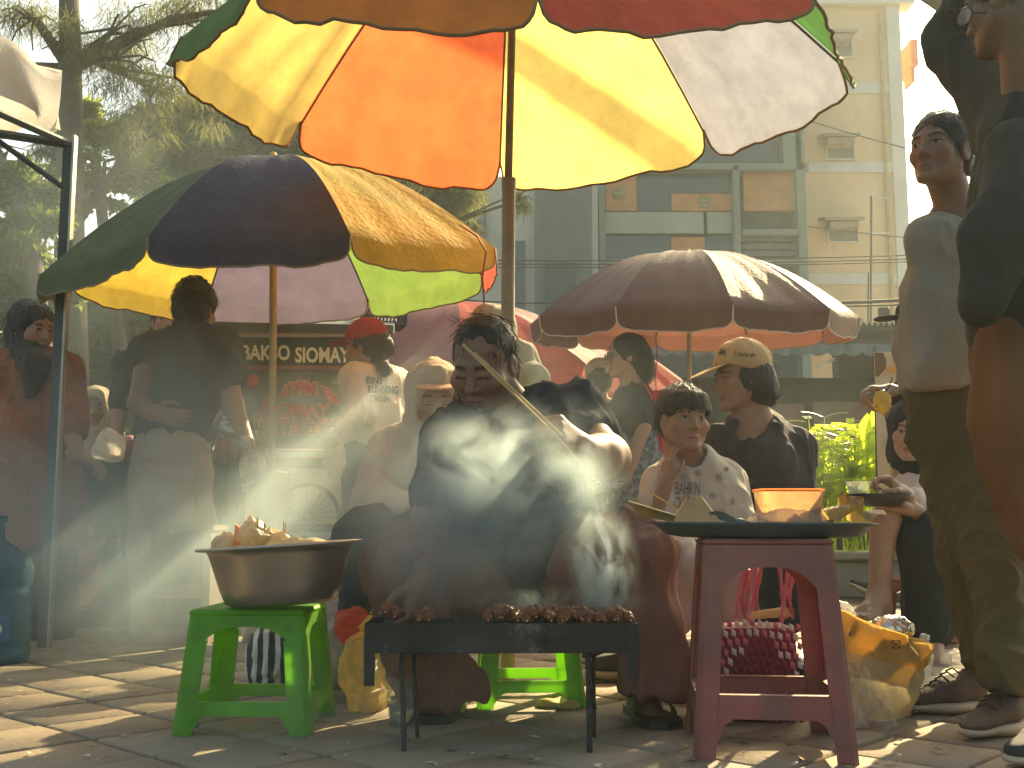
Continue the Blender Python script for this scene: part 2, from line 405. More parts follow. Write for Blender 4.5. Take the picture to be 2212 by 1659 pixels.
def hand_sdf(S_, wrist, fdir, pdir, side=1, curl=(.5, .5, .5, .5), tcurl=.4, sc=1.0, spread=.10, wr=.026, k=.006):
    # fdir = along the fingers, pdir = the way the palm faces, side=+1: thumb on fdir x pdir side
    f = V3(fdir).normalized(); p = V3(pdir); p = (p - f * p.dot(f)).normalized(); t = f.cross(p) * side; w = V3(wrist)
    def pt(a, b, c_): return w + (f * a + t * b + p * c_) * sc
    S_.cone(pt(-.03, 0, 0), pt(.012, 0, 0), wr * sc, .024 * sc, .02 * sc, flat=p, fs=.75)
    for b, L_ in ((.026, .082), (.009, .086), (-.009, .083), (-.026, .076)):      # metacarpals make the palm
        S_.cone(pt(.01, b * .55, 0), pt(L_, b, 0), .0135 * sc, .0115 * sc, .012 * sc)
    S_.ell(pt(.03, .022, .008), (.016 * sc, .014 * sc, .03 * sc), np.array([list(p), list(t), list(f)], f32).T, .012 * sc)
    for i, (b, L0, base) in enumerate(((.028, .040, .084), (.0095, .045, .088), (-.0095, .041, .085), (-.028, .033, .077))):
        cu = curl[i]; q = pt(base, b, 0); ang = cu * .9; d = f + t * (spread * (1.5 - i) * .4); d.normalize(); r = .0092 - (.0012 if i == 3 else 0)
        for j, (ln, mult) in enumerate(((L0, 1.0), (L0 * .62, 1.15), (L0 * .52, .8))):
            dd = (d * math.cos(ang) + p * math.sin(ang)); e = q + dd * ln * sc
            S_.cone(q, e, (r - j * .0007) * sc, (r - .0006 - j * .0007) * sc, k * .5 * sc if j else k * sc); q = e; ang += cu * mult * 1.15
    q = pt(.012, .026, .006); d0 = (f * .75 + t * .75 + p * (.25 + tcurl * .4)).normalized(); e = q + d0 * .042 * sc; S_.cone(q, e, .013 * sc, .0115 * sc, .010 * sc)
    d1 = (f * (.95) + t * (.45 - tcurl * .8) + p * (.25 + tcurl * .6)).normalized(); e2 = e + d1 * .030 * sc; S_.cone(e, e2, .0108 * sc, .0098 * sc, .004 * sc)
    d2 = (f * (1.0) + t * (.2 - tcurl * 1.1) + p * (.2 + tcurl * .7)).normalized(); S_.cone(e2, e2 + d2 * .026 * sc, .0098 * sc, .0078 * sc, .003 * sc)
def foot_sdf(S_, ankle, toe_dir, sc=1.0, length=.24, z0=0.0):
    t = V3(toe_dir); t.z = 0; t.normalize(); x = Vector((t.y, -t.x, 0)); a = V3(ankle); g = Vector((a.x, a.y, z0)); h = a.z
    def pt(f, s, z): return g + t * (f * sc) + x * (s * sc) + Vector((0, 0, z * sc))
    S_.cone(a, pt(-.03, 0, .035), .036 * sc, .034 * sc, .02); S_.cone(a, pt(.09, 0, .035), .038 * sc, .028 * sc, .03)
    S_.cone(pt(-.03, 0, .035), pt(.10, .01, .026), .032 * sc, .027 * sc, .02); S_.cone(pt(.09, -.02, .026), pt(.13, -.025, .022), .026 * sc, .02 * sc, .02)
    S_.cone(pt(.08, .02, .024), pt(.12, .03, .02), .024 * sc, .018 * sc, .02)
    for i, (s_, l) in enumerate(((-.034, .185), (-.014, .182), (.002, .175), (.017, .166), (.031, .155))):
        S_.cone(pt(.125, s_ * .9, .022), pt(l, s_, .014), (.0115 if i == 0 else .0085) * sc, (.0125 if i == 0 else .0078) * sc, .006)
def shoe(name, heel, toe, parent, upper, sole, w=.048, hgt=.10, lace=None, ankle=None):
    h0 = V3(heel); t0 = V3(toe); d = (t0 - h0); L_ = d.length; d.normalize(); u = Vector((0, 0, 1)); u = (u - d * u.dot(d)).normalized(); x = d.cross(u)
    def pt(f, s, z): return h0 + d * (f * L_) + x * s + u * z
    A = Sdf(); A.cone(pt(.12, 0, .05), pt(.45, 0, .05), w * .72, w * .8, .02); A.cone(pt(.45, 0, .046), pt(.86, 0, .034), w * .86, w * .68, .03, flat=u, fs=.75)
    A.cone(pt(.14, 0, .05), pt(.13, 0, hgt), w * .72, w * .66, .02); A.cone(pt(.14, 0, .07), pt(.42, 0, .07), w * .6, w * .55, .03)
    A.cut(pt(.5, 0, .020), -u); A.cut(pt(.16, 0, hgt), u + d * .25)
    cloth(name, A, upper, parent, .006, 0, sm=2)
    B = Sdf(); B.cone(pt(.11, 0, .014), pt(.5, 0, .014), w * .86, w * .84, .02, flat=u, fs=.42); B.cone(pt(.5, 0, .014), pt(.88, 0, .018), w * .92, w * .72, .03, flat=u, fs=.36)
    B.cut(pt(.5, 0, .026), u)
    cloth('shoe_sole', B, sole, parent, .006, 0, sm=1)
    if lace:
        mb = MB()
        for i in range(5):
            f = .36 + i * .07; z = .108 - i * .009; mb.tube([pt(f, -.022, z - .012), pt(f + .01, 0, z), pt(f + .03, .022, z - .010)], .0024, 5)
        mb.build('shoelace', lace, parent, True)
# ---------------------------------------------------------------- ground
m_dirt = M('joint_dirt', (.045, .038, .03), .95, .3, 5, .5, 40)
m_slab = M('stone_slab', (.27, .215, .15), .8, .2, 3.5, .3, 55, blotch=((.10, .09, .075), 2.2, .60), spec=.35)
b = MB(); b.add([(-300, -30, 0), (300, -30, 0), (300, 600, 0), (-300, 600, 0)], [(0, 1, 2, 3)])
tag(b.build('ground', m_dirt), kind='structure')
b = MB(); T = .26; a0 = math.radians(-43)
ex = Vector((math.cos(a0), math.sin(a0), 0)); ey = Vector((-math.sin(a0), math.cos(a0), 0))
for i in range(-58, 58):
    for j in range(-8, 80):
        c = ex * (i * T) + ey * (j * T + 0.08)
        if not (1.2 < c.y < 15 and abs(c.x) < .62 * c.y + 1.0): continue
        r_ = rnd.random
        b.box((c.x, c.y, .012 + r_() * .006), (T - .011 - r_() * .006, T - .011 - r_() * .006, .035), a0 + (r_() - .5) * .03, bev=.005, rx=(r_() - .5) * .022, ry=(r_() - .5) * .022)
tag(smooth_angle(b.build('paving', m_slab), 50), kind='structure')
b = MB(); b.add([(-90, 15, .02), (90, 15, .02), (90, 60, .02), (-90, 60, .02)], [(0, 1, 2, 3)])
tag(b.build('pavement', M('far_paving', (.25, .22, .19), .85, .25, 1.5, .2)), kind='structure')
# fallen leaves and grit: nobody could count them
b = MB()
for i in range(2600):
    y = 1.7 + 7 * rnd.random() ** 1.4; x = (rnd.random() - .5) * 1.15 * y; a = rnd.random() * 6.28; L_ = .004 + .016 * rnd.random() ** 2.5; w = L_ * (.25 + .4 * rnd.random())
    d = Vector((math.cos(a), math.sin(a), 0)); e = Vector((-d.y, d.x, 0)); c = Vector((x, y, .036 + .003 * rnd.random())); up = Vector((0, 0, L_ * .35 * rnd.random()))
    b.add([c - d * L_, c - e * w + up, c + d * L_, c + e * w + up * .4], [(0, 1, 2, 3)], rnd.choice((0, 0, 1, 1, 2)))
tag(b.build('leaf_litter', [M('litter_tan', (.35, .25, .12), .9), M('litter_grey', (.2, .18, .15), .9), M('litter_pale', (.6, .5, .35), .8)]), kind='stuff')

# ---------------------------------------------------------------- sky beyond is the world; buildings
def BX(mb, x0, y0, x1, y1, d, th, m=0):
    xm = (y0 + y1) / 2; A = P(x0, xm, d); B = P(x1, xm, d); zt = P(0, y0, d).z; zb = P(0, y1, d).z
    mb.box(((A.x + B.x) / 2, d + th / 2, (zt + zb) / 2), (abs(B.x - A.x), th, zt - zb), m=m); return mb
m_cream = M('cream_render', (.88, .59, .33), .9, .10, .5, .2, 20, blotch=((.62, .42, .24), .6, .62))
m_white = M('white_trim', (.72, .66, .58), .85, .12, .8, .15, 20)
m_grille = M('window_grille', (.22, .22, .22), .6, .1)
bx0 = P(1742, 700, 24).x; bx1 = P(1968, 700, 24).x
R1 = thing('apartment_tower', 'cream tower block with white bands and small hooded windows on the right', 'building', (5.5, 24, 0))
b = MB(); b.box(((bx0 + bx1) / 2, 27, 6.4), (bx1 - bx0, 6, 12.8)); b.build('wall', m_cream, R1)
b = MB()
for y0, y1 in ((177, 201), (350, 372), (590, 614)): b = MB(); BX(b, 1744, y0, 1940, y1, 23.96, .08); b.build('floor_band', m_white, R1)
b = MB(); b.box((bx1 - .12, 24, 6.4), (.3, .16, 12.6)); b.build('corner_pilaster', m_white, R1)
b = MB(); b.tube([(bx1 - .42, 23.93, .2), (bx1 - .42, 23.93, 12)], .05, 8); b.build('drainpipe', M('ochre_pipe', (.5, .33, .16), .7), R1)
b = MB(); BX(b, 1735, -22, 1975, 6, 23.8, .5); b.build('cornice', m_white, R1)
for x0, y0, x1, y1 in ((1785, 76, 1840, 121), (1788, 300, 1844, 342), (1791, 481, 1853, 521), (1788, 700, 1850, 745)):
    b = MB()
    for q in ((x0 - 3, y0 - 3, x1 + 3, y0), (x0 - 3, y1, x1 + 3, y1 + 3), (x0 - 3, y0, x0, y1), (x1, y0, x1 + 3, y1)): BX(b, *q, 23.93, .1)
    wf = b.build('window', m_white, R1)
    b = MB(); BX(b, x0, y0, x1, y1, 23.97, .05); b.build('pane', m_grille, wf)
    b = MB(); A = P(x0 - 12, y0 - 14, 23.6); B_ = P(x1 + 12, y0 - 8, 23.6); b.slab((A.x, 23.5, B_.z - .05), (B_.x, 23.5, B_.z - .05), (B_.x, 24, A.z), (A.x, 24, A.z), (0, 0, .07))
    b.box(((A.x + B_.x) / 2, 23.75, B_.z - .13), (B_.x - A.x - .25, .4, .12)); b.build('window_hood', M('weathered_concrete', (.36, .27, .17), .9, .4, 3, .4, 30), R1)
b = MB(); BX(b, 1968, 85, 1983, 140, 24.5, 1.0); BX(b, 1968, 132, 1976, 175, 24.6, .5)
tag(b.build('awning_box', M('orange_box', (.75, .22, .06), .7)), 'orange box projecting from the far side of the cream tower near its top', 'sign box')

m_frame = M('blue_grey_frame', (.22, .26, .21), .7, .08)
m_glass = M('dark_glazing', (.035, .05, .05), .12, .2, 2, 0, spec=.6)
m_wood = M('wood_cladding', (.60, .26, .09), .65, .2, 2, .15, 20, fib=(.3, 1, 8))
R2 = thing('office_building', 'grey framed office block with wood panels and dark glazing left of the cream tower', 'building', (2.9, 23, 0))
xa, xb = P(1295, 600, 23).x, P(1747, 600, 23).x
b = MB(); b.box(((xa + xb) / 2, 26.2, 5), (xb - xa - .02, 5.4, 10.3)); b.build('wall', M('dark_back_wall', (.06, .075, .075), .8), R2)
b = MB()
for q in ((1295, 352, 1747, 366), (1295, 100, 1309, 1000), (1728, 200, 1747, 1000), (1591, 357, 1605, 1000), (1605, 495, 1728, 507), (1500, 150, 1740, 164), (1605, 560, 1728, 570), (1309, 560, 1591, 572), (1690, 164, 1728, 352)): BX(b, *q, 23, .5)
b.build('frame', m_frame, R2)
for q in ((1309, 378, 1375, 455), (1451, 418, 1591, 455), (1606, 370, 1727, 455), (1450, 512, 1523, 560)):
    b = MB(); BX(b, *q, 23.22, .1); wp = b.build('wood_panel', m_wood, R2)
for q in ((1309, 458, 1520, 504), (1528, 458, 1591, 504)):
    b = MB(); BX(b, *q, 23.25, .1); b.build('pale_panel', M('pale_glass', (.40, .41, .30), .4, .15, 1.5), R2)
for q in ((1376, 368, 1450, 455), (1451, 368, 1591, 416), (1309, 510, 1449, 560), (1524, 510, 1591, 560), (1310, 164, 1690, 351)):
    b = MB(); BX(b, *q, 23.3, .05); b.build('window', m_glass, R2)
b = MB()
for i in range(9): BX(b, 1606, 572 + i * 9, 1727, 577 + i * 9, 23.2, .1)
for i in range(3): BX(b, 1606, 510 + i * 16, 1727, 521 + i * 16, 23.2, .1)
b.build('louvre', M('grey_louvre', (.15, .17, .16), .8), R2)
for cx, cy_ in ((1337, 417), (1523, 436)):
    c = P(cx, cy_, 23.2); b = MB()
    for k in range(8):
        a = k * math.pi / 4; b.ball(c + Vector((math.cos(a) * .09, 0, math.sin(a) * .09)), .045, 6)
    b.ball(c, .06, 8); b.box(c + Vector((0, .03, 0)), (.26, .04, .26)); b.build('carved_ornament', M('gilt_stone', (.40, .34, .16), .5), R2, True)

R3 = thing('ribbed_building', 'pale building with a ribbed metal front behind the bamboo umbrella pole', 'building', (.6, 23, 0))
xa, xb = P(1085, 600, 22).x, P(1297, 600, 22).x
b = MB(); b.box(((xa + xb) / 2 - 3.2, 25, 3.8), (xb - xa + 6.4, 5, 7.8)); b.build('wall', M('pale_wall', (.52, .50, .42), .9, .1, 1), R3)
b = MB()
for i in range(32):
    x = 1156 + i * 3.9; BX(b, x, 385, x + 2.2, 1000, 22.38, .12)
BX(b, 1155, 380, 1281, 1000, 22.45, .06); b.build('ribbed_cladding', M('ribbed_metal', (.24, .27, .24), .5, .1), R3)
b = MB(); BX(b, 1179, 567, 1246, 680, 22.3, .12); b.build('door', M('dark_opening', (.05, .08, .08), .6), R3)
for q in ((1098, 520, 1135, 700), (1060, 320, 1150, 330), (960, 380, 1050, 520)):
    b = MB(); BX(b, *q, 22.4, .12); b.build('window', m_glass, R3)
# kiosk behind the right umbrella
R4 = thing('market_kiosk', 'dark open fronted kiosk with scalloped awning behind the maroon umbrella', 'kiosk', (3, 11, 0))
kx0, kx1 = P(1120, 800, 11).x, P(2400, 800, 11).x; kt = P(0, 748, 11).z
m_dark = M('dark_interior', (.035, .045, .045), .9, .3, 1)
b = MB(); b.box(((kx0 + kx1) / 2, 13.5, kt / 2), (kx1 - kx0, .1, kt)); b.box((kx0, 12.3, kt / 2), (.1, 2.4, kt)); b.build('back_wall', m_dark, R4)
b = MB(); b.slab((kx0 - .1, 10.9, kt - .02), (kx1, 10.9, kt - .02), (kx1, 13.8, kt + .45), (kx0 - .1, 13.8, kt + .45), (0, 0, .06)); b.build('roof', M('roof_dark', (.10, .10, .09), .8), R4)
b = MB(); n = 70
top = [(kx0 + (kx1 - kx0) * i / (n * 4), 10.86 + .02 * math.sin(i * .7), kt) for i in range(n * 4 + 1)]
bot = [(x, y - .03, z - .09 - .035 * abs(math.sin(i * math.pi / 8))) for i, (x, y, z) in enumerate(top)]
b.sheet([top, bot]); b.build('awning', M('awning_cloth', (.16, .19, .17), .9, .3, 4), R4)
for x0, x1, y0 in ((1760, 1880, 868), (1640, 1740, 872), (1130, 1290, 880), (1300, 1400, 900)):
    b = MB(); BX(b, x0, y0, x1, 1090, 11.4, .5); b.build('counter', M('brown_counter', (.16, .09, .06), .7, .2), R4)
b = MB()
for x in (1405, 1590, 1905): BX(b, x, 760, x + 5, 1110, 11.0, .06)
b.build('post', M('grey_post', (.1, .11, .11), .6), R4)
def tilted_sign(nm, pts, d, mat, label, cat):
    b = MB(); q = [P(x, y, d) for x, y in pts]; b.slab(*q, (0, .02, 0)); return tag(b.build(nm, mat), label, cat)
m_paper = M('white_paper', (.75, .72, .62), .8, .1)
# brown low roof with corrugated edge, behind the grey woman
R5 = thing('corrugated_roof_shed', 'small shed with corrugated metal roof edge under the floodlight', 'shed', (4.3, 13, 0))
b = MB(); zt = P(0, 700, 13).z; xa, xb = P(1800, 700, 13).x, P(2300, 700, 13).x
g = [[(xa + (xb - xa) * i / 240, 13 + j * 2, zt + .03 * math.sin(i * 1.05) + j * .25) for i in range(241)] for j in (0, 1)]; b.sheet(g); b.build('roof', M('rusty_sheet', (.24, .19, .13), .7, .3, 3), R5, True)
b = MB(); BX(b, 1800, 706, 2300, 716, 13.1, .1); BX(b, 1815, 716, 2300, 1000, 14, .3); b.build('wall', M('shed_wall', (.12, .13, .11), .9), R5)
b = MB()
for i in range(9): BX(b, 1924 + i * 3.4, 722, 1925 + i * 3.4, 770, 12.9, .02)
b.build('grille', M('grille_metal', (.12, .15, .14), .6), R5)
# floodlight, antennas, cables
R6 = thing('floodlight', 'black floodlight on two short legs above the corrugated roof', 'floodlight', P(1910, 690, 13.3))
b = MB(); c = P(1910, 676, 13.3); b.box(c, (.14, .05, .14), bev=.015); b.build('lamp_head', M('black_metal', (.03, .03, .03), .5), R6)
b = MB()
for s in (-1, 1): b.tube([c + Vector((s * .065, 0, .05)), c + Vector((s * .065, .02, -.14))], .008, 5)
b.build('bracket', M('black_metal', 0), R6)
R7 = thing('tv_antenna', 'tall thin television antenna mast in front of the cream tower', 'antenna', P(1884, 690, 16))
b = MB(); b.tube([P(1881, 700, 16), P(1882, 424, 16)], .016, 6); b.tube([P(1875, 700, 16), P(1876, 590, 16)], .012, 6); b.build('mast', M('rusty_steel', (.16, .14, .11), .6), R7)
b = MB()
for i in range(6): b.tube([P(1872, 596 + i * 9, 16), P(1886, 592 + i * 9, 16)], .008, 5)
b.tube([P(1882, 425, 16), P(1926, 428, 16)], .008, 5); b.tube([P(1882, 505, 16), P(1922, 503, 16)], .008, 5); b.tube([P(1884, 430, 16), P(1892, 400, 16)], .006, 5)
b.build('aerial_rods', M('bright_alu', (.6, .6, .58), .3, metal=1), R7)
m_cable = M('cable_black', (.03, .03, .03), .8)
for i, (x0, y0, x1, y1, d, sg, rr, lb) in enumerate(((1060, 562, 2050, 548, 17, 6, .010, 'uppermost of the long thin black cables crossing in front of both buildings'), (1060, 570, 2050, 556, 17, 6, .010, 'second thin black cable, just under the uppermost one'), (1000, 577, 2050, 562, 17, 6, .010, 'lowest of the three thin black cables crossing both buildings'),
        (1742, 259, 1965, 322, 20, 2, .012, 'single black cable sloping down across the cream tower below its top window'), (1745, 489, 1990, 517, 20, 1, .010, 'single black cable crossing the lowest window of the cream tower'),
        (1700, 655, 2060, 640, 15, 4, .026, 'thick sagging cable bundle above the corrugated roof'), (1700, 662, 2060, 652, 15, 3, .014, 'thinner cable hanging just below the thick bundle above the roof'), (1000, 648, 1200, 655, 17, 2, .012, 'black cable behind the pole just above the red umbrellas'))):
    b = MB(); pts = []
    for k in range(17):
        t = k / 16; pts.append(P(x0 + (x1 - x0) * t, y0 + (y1 - y0) * t + sg * 4 * t * (1 - t), d))
    b.tube(pts, rr, 5); tag(b.build('cable', m_cable), lb, 'cable', 'overhead cables')
# planter kerb behind the stools
b = MB(); b.box((4.3, 7.4, .16), (7.5, .35, .25), bev=.02); b.box((4.3, 7.35, .31), (7.6, .45, .05), bev=.012)
tag(b.build('planter_kerb', M('kerb_stone', (.22, .21, .18), .85, .3, 4, .4, 40)), 'low grey stone kerb edging the plant bed behind the stools', 'kerb')

# ---------------------------------------------------------------- trees
m_leafd = M('dark_leaf', (.045, .075, .03), .5, .35, 2, 0, trans=.42, tcol=(.24, .30, .05), spec=.35)
m_leafy = M('yellow_leaf', (.10, .13, .03), .5, .3, 2, 0, trans=.55, tcol=(.42, .50, .06), spec=.4)
m_needle = M('needle_leaf', (.06, .075, .04), .7, .3, 2, 0, trans=.4, tcol=(.34, .34, .09))
m_bark = M('bark', (.10, .085, .065), .95, .35, 5, .8, 30, fib=(3, 3, .6))
def leaves(mb, c, rad, n, L0, w0, kind):
    c = V3(c)
    for _ in range(n):
        d = Vector((rnd.gauss(0, 1), rnd.gauss(0, 1), rnd.gauss(0, 1))); d.normalize(); p = c + Vector((d.x * rad[0], d.y * rad[1], d.z * rad[2])) * (rnd.random() ** .45)
        if kind == 'needle':
            q = d * .7 + Vector((rnd.gauss(0, .5), rnd.gauss(0, .5), -.4 + rnd.gauss(0, .5))); q.normalize(); w = Vector((rnd.gauss(0, 1), rnd.gauss(0, 1), 0)).normalized() * w0; L_ = L0 * (.6 + .8 * rnd.random())
            mb.add([p - w, p + w, p + q * L_ + Vector((0, 0, -L_ * .25))], [(0, 1, 2)])
        else:
            for k in range(2):
                q = Vector((rnd.gauss(0, 1), rnd.gauss(0, 1), rnd.gauss(-.2, .7))).normalized(); w = q.cross(Vector((rnd.gauss(0, 1), rnd.gauss(0, 1), rnd.gauss(0, 1)))).normalized() * w0 * (.7 + .6 * rnd.random()); L_ = L0 * (.7 + .6 * rnd.random())
                mb.add([p, p + q * L_ * .45 + w, p + q * L_, p + q * L_ * .45 - w], [(0, 1, 2, 3)])
def tree(label, base, trunk, r0, clumps, kind, lm, dens=1.0, L0=.12, w0=.02, group=None, d=8):
    R = thing('casuarina_tree' if kind == 'needle' else 'broadleaf_tree', label, 'tree', base, group)
    tp = [V3(base)] + [P(x, y, dd) for x, y, dd in trunk]
    b = MB(); n = len(tp); b.tube(tp, [r0 * (1 - .6 * i / (n - 1)) for i in range(n)], 10)
    c = MB()
    for (x, y, dd, rx, rz, num) in clumps:
        cc = P(x, y, dd); rx_, rz_ = S(rx, dd), S(rz, dd)
        t = min(tp[1:] if n > 2 else tp, key=lambda q: (q - cc).length + max(0, q.z - cc.z) * 1.5); mid = (t + cc) / 2 + Vector((rnd.gauss(0, .1), rnd.gauss(0, .1), .12))
        b.tube([t, mid, cc], [r0 * .32, r0 * .2, r0 * .07], 6)
        for k in range(7):
            e = cc + Vector((rnd.gauss(0, rx_ * .55), rnd.gauss(0, rx_ * .5), rnd.gauss(0, rz_ * .55))); b.tube([mid.lerp(cc, rnd.random()), e.lerp(cc, .4) + Vector((0, 0, .05)), e], [r0 * .09, r0 * .06, r0 * .03], 4)
        num = int(num * (1.0 if kind == 'needle' else 1.2)); sub = max(3, int(num / 70))
        for k in range(sub):
            e = cc + Vector((rnd.gauss(0, rx_ * .5), rnd.gauss(0, rx_ * .5), rnd.gauss(0, rz_ * .5))); s_ = .22 + .2 * rnd.random()
            leaves(c, e, (rx_ * s_ * 1.5, rx_ * s_ * 1.5, rz_ * s_), int(num * dens / sub), L0, w0, kind)
    b.build('trunk', m_bark, R, True); c.build('crown', lm, R)
    return R
G_ = 'trees behind the stalls'
tree('tall straight casuarina with fine needles behind the white gazebo', G(150, 9, 0), [(155, 900, 9), (150, 500, 9), (152, 150, 9), (146, -150, 9)], .17,
     [(60, 40, 9, 110, 60, 700), (250, 60, 9.2, 130, 60, 1100), (330, 190, 9.2, 110, 70, 1100), (60, 200, 9.4, 90, 60, 450), (250, 130, 8.8, 80, 60, 600), (430, 40, 9.6, 130, 50, 1200), (560, 10, 9.6, 110, 40, 900), (300, 280, 9, 90, 50, 600), (120, 330, 9, 60, 60, 400), (60, 450, 9.4, 80, 90, 700)], 'needle', m_needle, 2.2, .13, .004, G_)
tree('leafy mango like tree between the casuarina and the large umbrella', G(405, 11, 0), [(400, 900, 11), (415, 560, 11), (430, 300, 11), (440, 150, 11)], .16,
     [(420, 260, 11, 110, 60, 1000), (520, 330, 11, 90, 60, 1100), (350, 330, 11.2, 70, 60, 500), (600, 270, 11, 60, 70, 900), (560, 200, 11.2, 90, 60, 1000), (440, 420, 11.3, 110, 60, 1000), (640, 340, 11.3, 80, 60, 900)], 'leaf', m_leafd, 1.4, .16, .028, G_)
tree('sunlit yellow green tree with small leaves above the green umbrella side', G(300, 10, 0), [(290, 900, 10), (250, 700, 10), (215, 420, 10), (200, 280, 10)], .09,
     [(230, 300, 10, 70, 50, 700), (190, 400, 10, 70, 60, 700), (300, 330, 10, 50, 50, 500), (170, 250, 10, 50, 40, 400), (330, 390, 10, 50, 40, 350)], 'leaf', m_leafy, 1.2, .08, .02, G_)
tree('drooping casuarina behind the yellow side of the striped umbrella', G(820, 13, 0), [(800, 900, 13), (780, 600, 13), (760, 300, 13)], .16,
     [(900, 420, 13, 90, 60, 1300), (980, 440, 13, 60, 70, 900), (760, 330, 13, 110, 60, 1300), (850, 360, 13, 90, 50, 1200), (1000, 380, 12.8, 60, 40, 700), (1020, 500, 12.8, 26, 40, 250), (1130, 430, 12.8, 20, 30, 90), (650, 330, 13, 90, 60, 900)], 'needle', m_needle, 2.4, .17, .006, G_)
tree('dark forked tree at the far left edge behind the gazebo post', G(95, 7.5, 0), [(90, 800, 7.5), (70, 560, 7.6), (30, 420, 7.8), (-30, 300, 8)], .10,
     [(40, 560, 7.6, 80, 60, 500), (10, 430, 7.8, 70, 70, 450), (100, 480, 7.8, 60, 60, 500), (-60, 330, 8, 80, 60, 400), (130, 620, 8, 60, 40, 500)], 'leaf', m_leafd, 1.2, .09, .018, G_)
tree('bushy dark tree filling the gap behind the man in the dark shirt', G(230, 12.5, 0), [(230, 950, 12.5), (240, 800, 12.5), (300, 650, 12.5)], .14,
     [(200, 700, 12.5, 130, 60, 1500), (350, 740, 12.5, 120, 70, 1500), (80, 640, 12.5, 110, 60, 1300), (260, 860, 12.5, 180, 70, 2200), (60, 800, 12.5, 130, 80, 1600), (480, 640, 12.8, 140, 60, 1300), (600, 700, 12.8, 100, 60, 900)], 'leaf', m_leafd, 1.3, .17, .034, G_)
# the tree at the right whose limb reaches over the stalls, above the picture
R = thing('broadleaf_tree', 'tree at the right beyond the picture with one thick limb reaching over', 'tree', (8.2, 10.4, 0))
b = MB(); b.tube([(8.2, 10.4, 0), (8.1, 10.5, 1.8), (7.6, 10.4, 3.2), (7.9, 10.8, 4.6), (8.3, 11, 6.5)], [.26, .22, .2, .15, .1], 12); b.build('trunk', m_bark, R, True)
b = MB(); b.tube([(7.6, 10.4, 3.25), (5.6, 9.78, 4.14), (3.16, 8.65, 5.03), (2.5, 8.35, 5.26), (1.2, 7.75, 5.72), (-.2, 7.1, 6.2)], [.13, .11, .085, .08, .06, .03], 10); b.build('limb', m_bark, R, True)
b = MB()
for q in ((8.3, 11, 7), (9.2, 11, 6), (7.6, 11.5, 6.4), (8.6, 12, 7.4)):
    leaves(b, q, (.9, .9, .6), 900, .14, .03, 'leaf')
b.build('crown', m_leafd, R)
# hedge behind the left stall
b = MB()
for i in range(90):
    x = -6.2 + 4.6 * rnd.random(); leaves(b, (x, 8.6 + rnd.random() * .7, .25 + 1.05 * rnd.random()), (.28, .28, .2), 130, .06, .015, 'leaf')
hs = thing('hedge', 'dense clipped hedge behind the left food stall', 'hedge', (-3.9, 8.9, 0)); b.build('foliage', m_leafd, hs)
b = MB()
for i in range(24): x = -6.1 + 4.4 * i / 23; b.tube([(x, 8.9, 0), (x + .05, 8.9, .6), (x - .05, 8.95, 1.15)], .012, 5)
b.build('stem', m_bark, hs)
# ---------------------------------------------------------------- lettering
def glyphs(body, bold=0.0, italic=0.0):
    cu = bpy.data.curves.new('t', 'FONT'); cu.body = body; cu.size = 1; cu.offset = bold; cu.resolution_u = 3; cu.shear = italic; cu.extrude = 0
    o = bpy.data.objects.new('t', cu); COL.objects.link(o); dg = bpy.context.evaluated_depsgraph_get(); me = bpy.data.meshes.new_from_object(o.evaluated_get(dg))
    vs = [v.co.copy() for v in me.vertices]; fs = [tuple(p.vertices) for p in me.polygons]
    bpy.data.objects.remove(o); bpy.data.meshes.remove(me); return vs, fs
def letter(name, body, o, xv, zv, mat, parent, bold=.01, out=(0, -1, 0), th=.004, bend=None, italic=0.0):
    """fit the text into the parallelogram o, o+xv, o+zv; raised by th along out"""
    vs, fs = glyphs(body, bold, italic)
    x0 = min(v.x for v in vs); x1 = max(v.x for v in vs); y0 = min(v.y for v in vs); y1 = max(v.y for v in vs)
    o, xv, zv, out = V3(o), V3(xv), V3(zv), V3(out).normalized()
    f = (lambda s, t: o + xv * s + zv * t) if bend is None else bend
    q = [f((v.x - x0) / (x1 - x0), (v.y - y0) / (y1 - y0)) + out * .0015 for v in vs]
    return mk(name, [p + out * th for p in q], fs, mat, parent)
def conform(o, target, off=.003):       # lay lettering on a curved cloth
    pass

